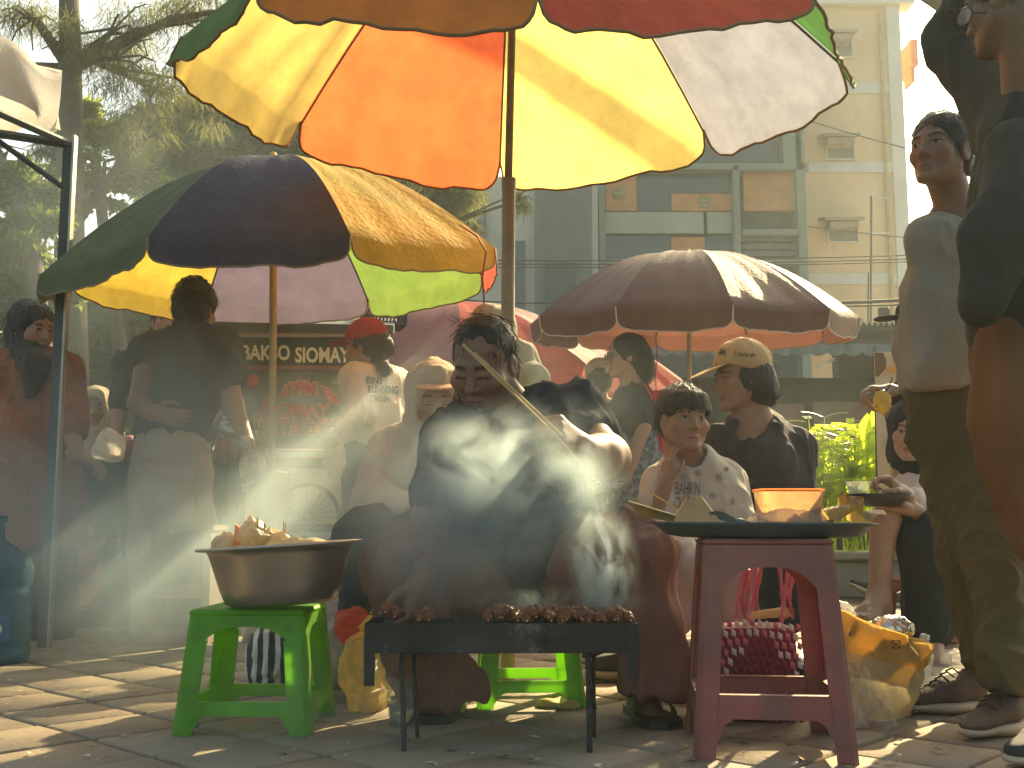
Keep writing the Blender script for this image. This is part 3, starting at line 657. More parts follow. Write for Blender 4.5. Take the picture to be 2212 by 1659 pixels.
# ---------------------------------------------------------------- umbrellas
def umbrella(label, name, apex, tips, cols, mats, drop, bulge, pole, pr, ribm, outw=.35, seed=0, finial=None, wr=.008, hemm=None, group='market umbrellas', sag=.0, vent=False, pole_name='pole', trim=.004):
    n = len(tips); base = V3(pole[-1]); base.z = 0
    R = thing(name, label, 'umbrella', base, group); apex = V3(apex); tips = [V3(t) for t in tips]; cen = sum(tips, Vector()) / n
    r2 = random.Random(seed)
    def rib(i, t):
        T = tips[i % n]; return apex.lerp(T, t) + Vector((0, 0, bulge * 4 * t * (1 - t) * (1 - .25 * t)))
    SS = [0] + [.5 - .5 * math.cos(math.pi * k / 26) for k in range(1, 26)] + [1]
    for i in range(n):
        a, b_ = tips[i], tips[(i + 1) % n]; mid = (a + b_) / 2; outd = mid - cen; outd.z = 0; outd.normalize(); sd = r2.random() * 50
        g = []
        for k in range(15):
            t = k / 14; row = []
            for s in SS:
                p = rib(i, t).lerp(rib(i + 1, t), s); p = p - outd * (sag * t * 4 * s * (1 - s)) + Vector((0, 0, -.02 * t * 4 * s * (1 - s)))
                w = wr * t * (math.sin(s * 23 + sd + 2 * t) * .5 + math.sin(s * 57 + sd * 3 - 3 * t) * .25 + math.sin((s * 9 - t * 7) + sd) * .6); row.append(p + Vector((0, 0, w)) * min(1, 8 * s * (1 - s)))
            g.append(row)
        pr_ = 9; val = []
        for k in range(1, 9):
            t = k / 8; row = []
            for j, s in enumerate(SS):
                e = g[14][j]; dd = drop * max(0, 1 - abs(2 * s - 1) ** pr_) ** (1 / 4.5)
                w = wr * t * (math.sin(s * 61 + sd) + .6 * math.sin(s * 113 + sd * 2)) * .35
                row.append(e + (outd * outw + Vector((0, 0, -1))).normalized() * dd * t + outd * w + Vector((0, 0, .003 * math.sin(s * 19 + sd) * t)))
            val.append(row)
        mb = MB(); mb.sheet(g + val); po = mb.build('canopy_panel', mats[cols[i]], R, True)
        if hemm is not None:
            hb = MB(); hb.tube([p + outd * .001 for p in val[-1]], trim, 5); hb.build('hem', hemm, po, True)
    for i in range(n):
        mb = MB(); mb.tube([rib(i, t / 8) + Vector((0, 0, -.012)) for t in range(9)], .0045, 5); mb.build('rib', ribm, R, True)
        mb = MB(); h = V3(pole[0]).lerp(V3(pole[1]), .16 if len(pole) > 2 else .10) if len(pole) > 1 else apex; mb.tube([h, rib(i, .5) + Vector((0, 0, -.012))], .0035, 5); mb.build('stretcher', ribm, R, True)
    mb = MB(); mb.tube(pole, pr, 12); mb.build(pole_name, ribm if pole_name == 'pole' and mats.get('pole') is None else mats['pole'], R, True)
    mb = MB(); mb.tube([apex + Vector((0, 0, -.02)), apex + Vector((0, 0, .012)), apex + Vector((0, 0, .03))], [.035, .03, .012], 10); mb.ball(apex + Vector((0, 0, .035)), .016, 8)
    mb.build('finial', finial or ribm, R, True)
    return R
def fab(nm, c, t, tc, tr=.5, bl=None): return M('canopy_' + nm, c, .75, .18, 7, .7, 45, trans=tr, tcol=tc, blotch=bl, spec=.25)
stain = ((.25, .2, .05), 5, .62)
um = {'y': fab('yellow', (.78, .60, .16), 1, (.84, .61, .17), .56, ((.60, .42, .10), 6, .68)), 'o': fab('orange_red', (.72, .14, .05), 1, (.90, .15, .05), .55), 'w': fab('lilac_white', (.44, .45, .54), 1, (.24, .25, .31), .5, ((.24, .23, .25), 5, .66)),
      'g': fab('green', (.06, .17, .07), 1, (.10, .26, .06)), 'r': fab('red', (.45, .07, .05), 1, (.60, .12, .06)), 'a': fab('amber', (.55, .21, .04), 1, (.60, .25, .05)),
      'pole': M('bamboo_pole', (.33, .22, .11), .45, .25, 9, .2, 30, fib=(6, 6, .6))}
m_rib = M('dull_rib', (.13, .10, .07), .6, metal=.3)
m_hem = M('brown_hem', (.20, .12, .05), .9)
t8 = [P(650, 262, 4.1), P(1080, 350, 4.4), P(1520, 280, 4.15), P(1812, 128, 3.45), P(1738, -38, 2.78), P(1163, -14, 2.48), P(570, -45, 2.78), P(393, 80, 3.45)]
ap = P(1112, -330, 3.42)
big = umbrella('very large patchwork umbrella of yellow orange white red and green panels over the seated cook', 'market_umbrella', ap, t8, 'oywgragy', um, .125, .10,
         [ap, P(1105, 100, 3.42), P(1098, 392, 3.40)], .0125, m_rib, seed=3, hemm=m_hem, outw=.45, wr=.012, trim=.005, group='patchwork umbrellas')
mb = MB(); q = [P(1099, 386, 3.40), P(1099, 392, 3.40), P(1099, 408, 3.4), P(1099, 412, 3.4), P(1098, 560, 3.39), P(1097, 690, 3.38), P(1097, 697, 3.38), P(1097, 704, 3.38), P(1097, 1100, 3.37), P(1097, 1506, 3.35)]
q[-1].z = .02
mb.tube(q, [.0235, .0235, .0235, .0215, .0215, .0215, .0235, .0215, .021, .021], 14); mb.build('bamboo_post', um['pole'], big, True)
mb = MB(); mb.tube([P(1085, 780, 3.36), P(1084, 700, 3.36)], .0025, 5); mb.build('stick', um['pole'], big)

um2 = {'n': fab('navy', (.085, .085, .12), 1, (.10, .09, .16), .35), 'y': fab('old_yellow', (.66, .50, .10), 1, (.82, .56, .08), .5, ((.25, .17, .05), 7, .62)), 'g': fab('grey_green', (.12, .16, .095), 1, (.14, .19, .08), .35, ((.08, .09, .06), 4, .60)),
       'p': fab('faded_purple', (.22, .19, .27), 1, (.15, .12, .18), .4, ((.15, .11, .12), 5, .64)), 'l': fab('lime', (.28, .38, .12), 1, (.15, .23, .05), .5, ((.12, .13, .03), 8, .64)), 'r': fab('dark_red', (.5, .08, .06), 1, (.7, .12, .08)),
       'pole': M('pale_bamboo', (.50, .40, .22), .5, .2, 9, .2, 30, fib=(6, 6, .6))}
tt = [P(320, 512, 3.95), P(757, 508, 3.9), P(1068, 535, 4.45), P(1040, 588, 5.1), P(795, 645, 5.65), P(445, 655, 5.6), P(163, 592, 5.0), P(88, 592, 4.3)]
ap2 = P(590, 352, 4.75)
u2 = umbrella('old stained patchwork umbrella with a navy front panel left of the large one', 'market_umbrella', ap2, tt, 'nyrlpygg', um2, .10, .15, [ap2, P(590, 700, 4.75), G(592, 4.75, .02)], .0165, m_rib, seed=11, hemm=M('tan_hem', (.25, .2, .12), .9), outw=.15, wr=.008, group='patchwork umbrellas', pole_name='pole', finial=M('yellow_tape', (.6, .42, .05), .6))
mb = MB(); mb.tube([P(992, 486, 4.38), P(1030, 510, 4.34), P(1050, 545, 4.3), P(1042, 600, 4.3), P(1046, 655, 4.3)], .004, 5); tag(mb.build('red_cord', M('red_cord', (.25, .05, .04), .8), u2, True))
# maroon umbrella on the right
um3 = {'m': M('canopy_maroon', (.115, .036, .030), .55, .2, 7, .5, 60, trans=.32, tcol=(.20, .08, .055), spec=.4), 'pole': M('white_pole', (.62, .60, .52), .5)}
def ring(cx, cy, R_, n, a0, z0, tiltk, zr=0):
    o = []
    for i in range(n):
        a = a0 + 2 * math.pi * i / n; x = cx + R_ * math.sin(a); y = cy - R_ * math.cos(a); o.append((x, y, z0 + tiltk * (y - cy)))
    return o
cx = P(1487, 600, 6.7).x; ap3 = P(1487, 556, 6.7)
u3 = umbrella('dark maroon parasol with scalloped pink lined rim on the right', 'market_umbrella', ap3, ring(cx, 6.7, 1.0, 10, math.radians(-32), 1.745, .095), 'm' * 10, um3, .115, .16, [ap3, G(1487, 6.7, .02)], .014, m_rib, seed=5, hemm=M('pale_hem', (.5, .42, .36), .9), outw=-.15, wr=.006, finial=M('red_plastic', (.5, .05, .04), .4), group='plain red umbrellas')
um4 = {'m': fab('bright_red', (.62, .10, .08), 1, (.85, .17, .13), .55), 'k': fab('dusky_red', (.26, .13, .13), 1, (.7, .16, .12), .35), 'pole': M('white_pole', 0)}
for (px, py, d, R_, tk, z0, n, a0, cc, lb) in ((830, 640, 8.6, 1.35, .30, 1.62, 8, .3, 'm', 'bright red parasol behind the food cart and the red cap'), (985, 655, 8.0, 1.15, .22, 1.72, 8, .1, 'mk', 'red parasol tilted behind the seated cook left of the bamboo pole'),
     (1190, 690, 9.0, 1.3, .12, 1.55, 8, .2, 'm', 'red parasol right of the bamboo pole above the white cap'), (930, 800, 9.5, 1.6, .35, 1.2, 8, .5, 'mk', 'lowest red parasol sloping down behind the head scarf')):
    c = P(px, py, d); umbrella(lb, 'market_umbrella', c + Vector((0, 0, .0)), ring(c.x, c.y, R_, n, a0, min(z0, c.z - .35), tk), (cc * 8)[:8], um4, .12, .14, [c, (c.x, c.y, .02)], .014, m_rib, seed=int(px), outw=-.1, group='plain red umbrellas')

# ---------------------------------------------------------------- gazebo at the left edge
m_tent = M('white_canvas', (.50, .48, .46), .8, .08, 4, .3, 90, trans=.4, tcol=(.55, .50, .44))
gz = thing('gazebo', 'white canvas gazebo corner on a dark steel post at the left edge', 'gazebo', G(120, 4.46, 0))
px_ = G(119, 4.46, 0)
mb = MB(); mb.box(px_ + Vector((-.008, 0, 1.03)), (.034, .034, 2.06)); mb.build('post', M('dark_steel', (.05, .06, .06), .5), gz)
mb = MB(); mb.box(px_ + Vector((.015, .004, 1.06)), (.010, .036, 2.12)); mb.box(px_ + Vector((0, 0, .012)), (.07, .06, .012)); mb.build('inner_post', M('worn_alu', (.42, .40, .33), .4, metal=.6), gz)
C0 = P(134, 158, 4.46); A0 = C0 + Vector((-.37, -1, 0)) * 1.9; B0 = C0 + Vector((-2.6, .9, 0)); pk = (A0 + B0) / 2 + Vector((0, 0, .75))
def tent_face(a, b_, nm, sd):
    g = []
    for k in range(13):
        t = k / 12; row = []
        for j in range(41):
            s = j / 40; p = pk.lerp(a.lerp(b_, s), t); w = .03 * t * (1 - t) * 4 * math.sin(s * 12 + sd) + .028 * math.sin(s * 34 + t * 9 + sd) - .06 * 4 * t * (1 - t); row.append(p + Vector((0, 0, w)))
        g.append(row)
    for k in range(1, 8):
        t = k / 7; row = []
        for j in range(41):
            s = j / 40; e = g[12][j]; row.append(e + Vector((.04 * t * math.sin(s * 33 + sd + t * 2), .05 * t * math.sin(s * 47 + sd - t * 3), -.245 * t * (1 - .10 * math.sin(s * 3.14)))))
        g.append(row)
    mb = MB(); mb.sheet(g); mb.build(nm, m_tent, gz, True)
tent_face(A0, C0, 'canopy_side', 1); tent_face(C0, B0, 'canopy_side', 4)
mb = MB(); ptop = px_ + Vector((0, 0, 2.08)); mb.tube([ptop, ptop + Vector((-.9, -.5, 0))], .018, 6); mb.build('frame_bar', M('dark_steel', 0), gz)
mb = MB(); mb.tube([ptop, ptop + Vector((-.37, -1, .0)) * 1.9], .016, 6); mb.build('frame_bar', M('dark_steel', 0), gz)
mb = MB(); mb.tube([ptop + Vector((0, 0, -.2)), ptop + Vector((-.45, -.2, .12))], .012, 6); mb.build('frame_bar', M('dark_steel', 0), gz)

# ---------------------------------------------------------------- food cart
fd = lambda x: 5.62 + (x - 460) * .0006
def FC(x, y, off=0): return P(x, y, fd(x) + off)
def fslab(mb, x0, y0, x1, y1, off=0, th=.03, m=0):
    a, b_ = FC(x0, y1, off), FC(x1, y1, off); c, d_ = FC(x1, y0, off), FC(x0, y0, off); return mb.slab(a, b_, c, d_, (-.02, th, 0), m)
ct = thing('food_cart', 'glass fronted noodle cart with white lettered sign board and spoked wheel', 'food cart', G(640, 5.75, 0))
m_cframe = M('brown_red_wood', (.20, .09, .07), .6, .2); m_csign = M('dark_teal_board', (.03, .055, .06), .5, .1); m_cream2 = M('cream_panel', (.62, .58, .46), .6, .1)
mb = MB(); fslab(mb, 400, 729, 840, 788, 0, .05); mb.build('sign_board', m_csign, ct)
mb = MB(); fslab(mb, 400, 719, 842, 727, -.03, .10); mb.build('metal_strip', M('bright_strip', (.6, .56, .5), .4, metal=.5), ct)
mb = MB(); a, b_, c, d_ = FC(400, 716, -.06), FC(850, 722, -.06), FC(860, 700, .75), FC(400, 694, .75); mb.slab(a, b_, c, d_, (0, 0, .05)); mb.build('roof', M('dark_roof', (.06, .07, .07), .7), ct)
m_wl = M('white_letters', (.70, .70, .60), .6); m_rl = M('red_letters', (.55, .10, .07), .6); m_gl = M('cream_outline', (.62, .52, .35), .6)
def ctext(s, x0, y0, x1, y1, mat, nm, bold=.02, off=-.004, par=ct):
    o = FC(x0, y1, off); letter(nm, s, o, FC(x1, y1, off) - o, FC(x0, y0, off) - o, mat, par, bold)
ctext('BAKSO', 523, 745, 627, 779, m_wl, 'lettering', .03); ctext('SIOMAY', 638, 750, 757, 784, m_wl, 'lettering', .03); ctext('MIE AYAM', 390, 740, 512, 775, m_wl, 'lettering', .03)
gy0, gy1 = 800, 952
for q in ((516, 789, 840, 799), (516, 953, 840, 968), (516, 799, 525, 953), (832, 799, 842, 953)):
    mb = MB(); fslab(mb, *q, -.012, .05); mb.build('window_frame', m_cframe, ct)
mb = MB(); fslab(mb, 525, 799, 832, 953, .012, .006); mb.build('glass_front', M('cart_glass', (.16, .19, .18), .08, .5, 2.2, 0, spec=.7, blotch=((.34, .30, .16), 2.5, .55)), ct)
def arc(body, mats, cxp, cyp, rx, ry, a0, a1, hh):
    n = len(body)
    for k, ch in enumerate(body):
        if ch == ' ': continue
        a = math.radians(a0 + (a1 - a0) * k / (n - 1)); x = cxp + rx * math.sin(a); y = cyp - ry * math.cos(a); ca, sa = math.cos(a * .75), math.sin(a * .75)
        for nm_, mt, b_, off, g in (('letter_outline', m_gl, .10, .004, 1.15), ('letter', m_rl, .03, -.001, 1.0)):
            w = 12.5 * g; h = hh * g
            o = FC(x - w * ca + h / 2 * sa, y - w * sa * 1 + h / 2 * ca, off); X = FC(x + w * ca + h / 2 * sa, y + w * sa + h / 2 * ca, off) - o; Z = FC(x - w * ca - h / 2 * sa, y - w * sa - h / 2 * ca, off) - o
            letter(nm_, ch, o, X, Z, mt, ct, b_)
arc('MIE AYAM BAKSO', None, 655, 960, 118, 122, -60, 68, 30)
for s_, x0, y0, x1, y1 in (('SIOMAY', 571, 871, 716, 903), ('BATAGOR', 552, 905, 742, 940)):
    ctext(s_, x0 - 2, y0 - 2, x1 + 2, y1 + 2, m_gl, 'letter_outline', .06, .004); ctext(s_, x0, y0, x1, y1, m_rl, 'lettering', .02, -.001)
mb = MB(); mb.lathe(FC(547, 822, .004), [(.001, .0), (.032, .0)], 16, axis=(0, -1, 0)); mb.build('round_emblem', m_rl, ct)
mb = MB(); mb.lathe(FC(726, 822, .004), [(.026, .0), (.036, .0)], 16, axis=(0, -1, 0)); mb.build('round_emblem', M('green_print', (.08, .22, .16), .6), ct)
mb = MB(); a, b_, c, d_ = FC(430, 985, -.06), FC(845, 990, -.06), FC(845, 975, .6), FC(430, 970, .6); mb.slab(a, b_, c, d_, (0, 0, .03)); mb.build('counter_top', M('steel_counter', (.5, .5, .46), .25, metal=.9), ct)
mb = MB(); fslab(mb, 455, 990, 845, 1150, .03, .5); mb.build('cabinet', M('cart_cabinet', (.13, .10, .085), .7, .2), ct)
mb = MB(); fslab(mb, 628, 1012, 752, 1132, -.005, .02); mb.build('cream_door', m_cream2, ct)
wc = FC(662, 1118, -.10); wr_ = S(72, 5.72); mb = MB(); mb.lathe(wc, [(wr_ - .016, -.012), (wr_, -.012), (wr_ + .004, 0), (wr_, .012), (wr_ - .016, .012), (wr_ - .016, -.012)], 40, axis=(0, -1, 0)); wh = mb.build('wheel', M('tyre_rubber', (.03, .03, .03), .8), ct, True)
mb = MB()
for k in range(24):
    a = k * math.pi / 12; mb.tube([wc, wc + Vector((math.cos(a), 0, math.sin(a))) * (wr_ - .01)], .0022, 4)
mb.ball(wc, .022, 8); mb.build('spokes', M('dull_chrome', (.35, .34, .3), .3, metal=1), wh)
for x in (470, 840):
    mb = MB(); a = FC(x, 1140, .2); mb.box((a.x, a.y, a.z / 2 + .02), (.05, .05, a.z)); mb.build('leg', m_cframe, ct)
tr = thing('wicker_tray', 'dark slatted tray on top of the food cart beside the red cap', 'tray', FC(830, 705, .3)); a = FC(828, 712, .25)
mb = MB(); mb.box(a + Vector((0, 0, .02)), (.22, .2, .02), rz=.3); mb.build('tray_base', M('dark_plastic', (.04, .04, .04), .6), tr)
for k in range(4):
    mb = MB(); ang = .3 + k * math.pi / 2; cdir = Vector((math.cos(ang), math.sin(ang), 0)); ld = Vector((-cdir.y, cdir.x, 0)); hw = .11 if k % 2 == 0 else .10
    for i in range(11): mb.box(a + cdir * hw + ld * (-.1 + .02 * i) + Vector((0, 0, .055)), (.006, .008, .07), rz=ang)
    mb.box(a + cdir * (hw + .001) + Vector((0, 0, .093)), (.012, .22, .012), rz=ang); mb.build('rim_side', M('dark_plastic', 0), tr)
# ---------------------------------------------------------------- plastic stools
def stool(label, c, h, at, ab, mat, yaw=0, group='plastic stools', tall=False, depth=1.0):
    c = V3(c); R = thing('plastic_stool', label, 'stool', c, group); th = .006
    ca, sa = math.cos(yaw), math.sin(yaw)
    def pt(side, s, z, inn=0.0):         # s in -1..1 along the side, z height, inn inset
        t = z / h; a = ab + (at - ab) * t - inn; q = ab + (at - ab) * t
        x, y = (s * q, -a * depth) if side % 2 == 0 else (a, s * q * depth)
        if side == 2: x, y = -x, -y
        if side == 3: x, y = -x, -y
        if side == 2: pass
        return c + Vector((x * ca - y * sa, x * sa + y * ca, z))
    def plate(mb, side, rows):           # rows: list of (z, s0, s1)
        for (z0, l0, r0), (z1, l1, r1) in zip(rows, rows[1:]):
            n = 1
            o = [pt(side, l0, z0), pt(side, r0, z0), pt(side, r1, z1), pt(side, l1, z1)]; i = [pt(side, l0, z0, th), pt(side, r0, z0, th), pt(side, r1, z1, th), pt(side, l1, z1, th)]
            mb.add(o + i, [(0, 1, 2, 3), (7, 6, 5, 4), (0, 3, 7, 4), (1, 5, 6, 2), (0, 4, 5, 1), (3, 2, 6, 7)])
    lw = .30 if not tall else .27
    for k in range(4):                   # a leg is the corner of two sides
        mb = MB(); nxt = (k + 1) % 4
        sgn = {0: (1, -1), 1: (1, -1), 2: (1, -1), 3: (1, -1)}[k]
        # at corner between side k (its s=+1 end) and side k+1 (its s=-1 end)
        zs = [0, h * .1, h * .33, h * .6, h * .78]
        for (za, zb) in zip(zs, zs[1:]):
            def lw_(z): return lw * (1 + .25 * (z / h)) if z > .05 else lw
            plate(mb, k, [(za, 1 - lw_(za), .93), (zb, 1 - lw_(zb), .93)]); plate(mb, nxt, [(za, -.93, -1 + lw_(za)), (zb, -.93, -1 + lw_(zb))])
            p = [pt(k, .93, za), pt(nxt, -.93, za), pt(nxt, -.93, zb), pt(k, .93, zb)]; pi = [pt(k, .93, za, th), pt(nxt, -.93, za, th), pt(nxt, -.93, zb, th), pt(k, .93, zb, th)]
            mb.add(p + pi, [(0, 1, 2, 3), (7, 6, 5, 4)])
        smooth_angle(mb.build('leg', mat, R), 30)
    for k in range(4):
        mb = MB(); zt = h - .012; N = 16; col = []
        for i in range(N + 1):
            s = -1 + 2 * i / N; w = 1 - lw; u = abs(s) / (w + .02)
            zb = h * .78 + (h * .10 * (1 - min(1, u) ** 3.2) if u < 1 else 0) - 0
            s_ = s * .93; o_t, o_b, i_t, i_b = pt(k, s_, zt), pt(k, s_, zb), pt(k, s_, zt, th), pt(k, s_, zb, th); col.append((o_t, o_b, i_t, i_b))
        vs = [p for q in col for p in q]; fs = []
        for i in range(N):
            a, b_ = i * 4, i * 4 + 4; fs += [(a + 1, b_ + 1, b_, a), (a + 2, b_ + 2, b_ + 3, a + 3), (a + 1, a + 3, b_ + 3, b_ + 1)]
        mb.add(vs, fs); nxt = (k + 1) % 4; za, zb = h * .78, zt
        p = [pt(k, .93, za), pt(nxt, -.93, za), pt(nxt, -.93, zb), pt(k, .93, zb)]; mb.add(p, [(0, 1, 2, 3)]); mb.build('apron', mat, R)
        mb = MB(); col = []; z1 = h * .34; z0 = h * .24; N = 14; e = 1 - lw
        for i in range(N + 1):
            s = -e + 2 * e * i / N; u = abs(s) / e; zb = z0 - h * .10 * max(0, (u - .72) / .28) ** 2
            col.append((pt(k, s, z1), pt(k, s, zb), pt(k, s, z1, th), pt(k, s, zb, th), pt(k, s, z1, .02)))
        vs = [p for q in col for p in q]; fs = []
        for i in range(N):
            a, b_ = i * 5, i * 5 + 5; fs += [(a + 1, b_ + 1, b_, a), (a + 2, b_ + 2, b_ + 3, a + 3), (a + 1, a + 3, b_ + 3, b_ + 1), (a, b_, b_ + 4, a + 4)]
        mb.add(vs, fs); mb.build('crossbar', mat, R)
    mb = MB(); mb.box(c + Vector((0, 0, h - .006)), (at * 2 + .006, (at * 2) * depth + .006, .014), yaw, bev=.006); mb.build('seat', mat, R)
    return R
m_green = M('green_plastic', (.17, .40, .045), .42, .15, 9, .1, 60, blotch=((.15, .28, .05), 17, .62), trans=.5, tcol=(.50, .90, .05), spec=.5)
m_redp = M('red_plastic_stool', (.26, .10, .08), .5, .22, 9, .15, 60, blotch=((.215, .10, .078), 11, .58), trans=.12, tcol=(.75, .07, .05), spec=.5)
gs = stool('bright green plastic stool carrying the metal basin', G(573, 2.80), .315, .135, .165, m_green, -.03)
stool('green plastic stool under the seated cook behind the grill', G(1140, 3.17), .30, .118, .150, m_green, .06)
stool('green plastic stool under the woman in the beige head scarf', G(862, 3.72), .31, .12, .15, m_green, .4)
rs = stool('tall dusty red plastic stool carrying the blue grey tray', G(1638, 2.52), .485, .135, .170, m_redp, -.10, tall=True)
stool('low red plastic stool under the boy', G(1500, 3.42), .26, .12, .15, m_redp, .1)
stool('low brown red stool holding the seated girl with the bowl', G(2010, 4.45), .30, .14, .16, m_redp, .2)

# ---------------------------------------------------------------- basin and what is in it
m_steel = M('beaten_steel', (.42, .38, .33), .33, .18, 4, .12, 12, metal=.85)
c = P(606, 1243, 2.74); bas = Matrix.Rotation(math.radians(3.6), 4, (0, -1, 0))
mb = MB(); prof = [(.0, -.068), (.118, -.068), (.134, -.060), (.146, -.03), (.170, .045), (.176, .058), (.199, .060), (.203, .064), (.199, .068), (.176, .066), (.168, .05), (.142, -.028), (.128, -.054), (.0, -.060)]
mb.lathe((0, 0, 0), prof, 48, sy=.80)
for i, v in enumerate(mb.v):
    q = bas @ V3(v); mb.v[i] = tuple(q + c + Vector((0, 0, .008 if V3(v).z > 0 else 0)))
tag(mb.build('metal_basin', m_steel, None, True), 'dented grey metal basin resting tilted on the green stool', 'basin')
m_crump = M('crumpled_wrap', (.58, .52, .38), .3, .25, 14, .8, 30, trans=.45, tcol=(.85, .70, .40), spec=.6)
def crumple(name, c, r, mat, label, cat, seed, h=.006, amp=.012, group=None, freq=26, flat=1.0, peak=None):
    A = Sdf(); A.ell(c, r, k=.01)
    if peak: A.cone(V3(c) + Vector((0, 0, r[2] * .3)), peak, min(r) * .9, .003, .012)
    v, q = A.mesh(h); v = relax(v, q, 1); n = vnormals(v, q); v = folds(v, n, amp, freq, seed=seed); v = relax(v, q, 1, .3)
    o = to_obj(name, v, q, mat, None); return tag(o, label, cat, group)
crumple('wrapped_packet', P(548, 1160, 2.7), (.036, .03, .028), m_crump, 'tall pointed crumpled foil packet standing in the basin', 'packet', 3, h=.004, peak=P(541, 1116, 2.7))
crumple('wrapped_packet', P(487, 1178, 2.72), (.035, .03, .025), m_crump, 'small crumpled packet at the left rim of the basin', 'packet', 9, h=.004, peak=P(490, 1158, 2.72))
crumple('wrapped_packet', P(583, 1172, 2.72), (.045, .03, .022), m_crump, 'flat crumpled wrapper leaning against the tall foil packet', 'packet', 14, h=.004, peak=P(560, 1128, 2.71))
crumple('wrapped_packet', P(660, 1177, 2.7), (.06, .03, .014), m_crump, 'low shiny wrapper near the right rim of the basin', 'packet', 21)
mb = MB(); q = [P(505, 1178, 2.70), P(522, 1178, 2.70), P(516, 1138, 2.70), P(507, 1132, 2.70)]; mb.slab(*q, (0, .012, 0)); tag(mb.build('paper_slip', M('peach_paper', (.75, .45, .3), .8, trans=.4, tcol=(.95, .5, .3))), 'peach coloured paper slip standing upright in the basin', 'paper')
m_bam = M('bamboo_stick', (.55, .40, .18), .6, .2, 20, .1)
for i, (x, y) in enumerate(((556, 1118), (571, 1130), (573, 1133), (582, 1138), (613, 1127), (617, 1130))):
    mb = MB(); mb.tube([P(x + 1, 1185, 2.68 + .01 * i), P(x, y, 2.68 + .01 * i)], [.0022, .0016], 5); tag(mb.build('skewer', m_bam), 'bare bamboo skewer sticking up out of the metal basin', 'skewer', 'skewers in the basin')

# ---------------------------------------------------------------- grill
m_soot = M('sooty_iron', (.035, .033, .03), .7, .5, 9, .5, 35, metal=.3, blotch=((.17, .16, .135), 12, .55))
gd0, gd1 = 2.52, 2.68
g0 = P(792, 1347, gd0); g1 = P(1374, 1345, gd0); gz_ = g0.z; xl, xr = g0.x, g1.x; gh = .062
gr = thing('charcoal_grill', 'long sooty sheet metal satay grill on thin iron rod legs', 'grill', ((xl + xr) / 2, 2.6, 0))
mb = MB(); th = .003
mb.slab((xl, gd0, gz_ - gh), (xr, gd0, gz_ - gh), (xr, gd0, gz_), (xl, gd0, gz_), (0, th, 0)); mb.slab((xl, gd1, gz_ - gh), (xr, gd1, gz_ - gh), (xr, gd1, gz_), (xl, gd1, gz_), (0, th, 0))
mb.slab((xl + .01, gd0 + th, gz_ - gh), (xr - .01, gd0 + th, gz_ - gh), (xr - .01, gd1, gz_ - gh + .004), (xl + .01, gd1, gz_ - gh + .004), (0, 0, -th))
mb.build('trough', m_soot, gr)
for nm, a, w_, hh in (('end_flap', xl - .004, .024, .135), ('end_flap', xr - .022, .026, .118)):
    mb = MB(); mb.slab((a, gd0 - .005, gz_ - hh), (a + w_, gd0 - .005, gz_ - hh), (a + w_, gd0 - .005, gz_ + .001), (a, gd0 - .005, gz_ + .001), (0, .004, 0)); mb.build(nm, m_soot, gr)
mb = MB(); mb.slab((xl - .002, gd0, gz_ - .1), (xl - .002, gd1, gz_ - .1), (xl - .002, gd1, gz_), (xl - .002, gd0, gz_), (-.003, 0, 0)); mb.build('end_plate', m_soot, gr)
mb = MB(); mb.slab((xr + .002, gd0, gz_ - gh), (xr + .002, gd1, gz_ - gh), (xr + .002, gd1, gz_), (xr + .002, gd0, gz_), (.003, 0, 0)); mb.build('end_plate', m_soot, gr)
def rod(nm, pts, r=.0052):
    mb = MB(); pp = [V3(p) for p in pts]; out = []
    for a, b_ in zip(pp, pp[1:]):
        for k in range(9): out.append(a.lerp(b_, k / 9) + Vector((rnd.gauss(0, .0011), 0, rnd.gauss(0, .0011))))
    out.append(pp[-1]); mb.tube(out, [r * (1 + .18 * rnd.random()) for _ in out], 7); mb.build(nm, m_soot, gr, True)
zr = P(0, 1407, gd0).z
rod('cross_rod', [P(866, 1408, 2.54), P(1285, 1404, 2.54)])
rod('cross_rod', [P(890, 1410, 2.66), P(1290, 1402, 2.66)], .004)
rod('leg', [P(870, 1404, 2.54), (P(868, 1655, 2.42).x, 2.46, .02)]); rod('leg', [P(893, 1404, 2.66), (P(900, 1600, 2.6).x, 2.64, .02)], .0045)
rod('leg', [P(1270, 1400, 2.54), (P(1277, 1650, 2.42).x, 2.46, .02)], .0062); rod('leg', [P(1282, 1400, 2.66), (P(1288, 1600, 2.6).x, 2.64, .02)], .0045)
rod('brace', [P(869, 1580, 2.48), P(896, 1548, 2.65)], .004); rod('brace', [P(1274, 1470, 2.5), P(1285, 1530, 2.64)], .004)
mb = MB()
for i in range(260):
    x = xl + .02 + (xr - xl - .04) * rnd.random(); y = gd0 + .02 + (gd1 - gd0 - .03) * rnd.random(); s_ = .010 + .012 * rnd.random(); mb.box((x, y, gz_ - .045 + .025 * rnd.random()), (s_ * 1.5, s_, s_), rnd.random() * 3, rx=rnd.random() * 3, bev=.003)
tag(mb.build('charcoal', M('charcoal_black', (.02, .02, .02), .9, .4, 30, .4, 60)), 'broken black charcoal filling the trough of the grill', 'charcoal', kind='stuff')
m_meat = M('grilled_meat', (.17, .055, .02), .45, .45, 40, .7, 90, spec=.4, blotch=((.30, .11, .03), 60, .60))
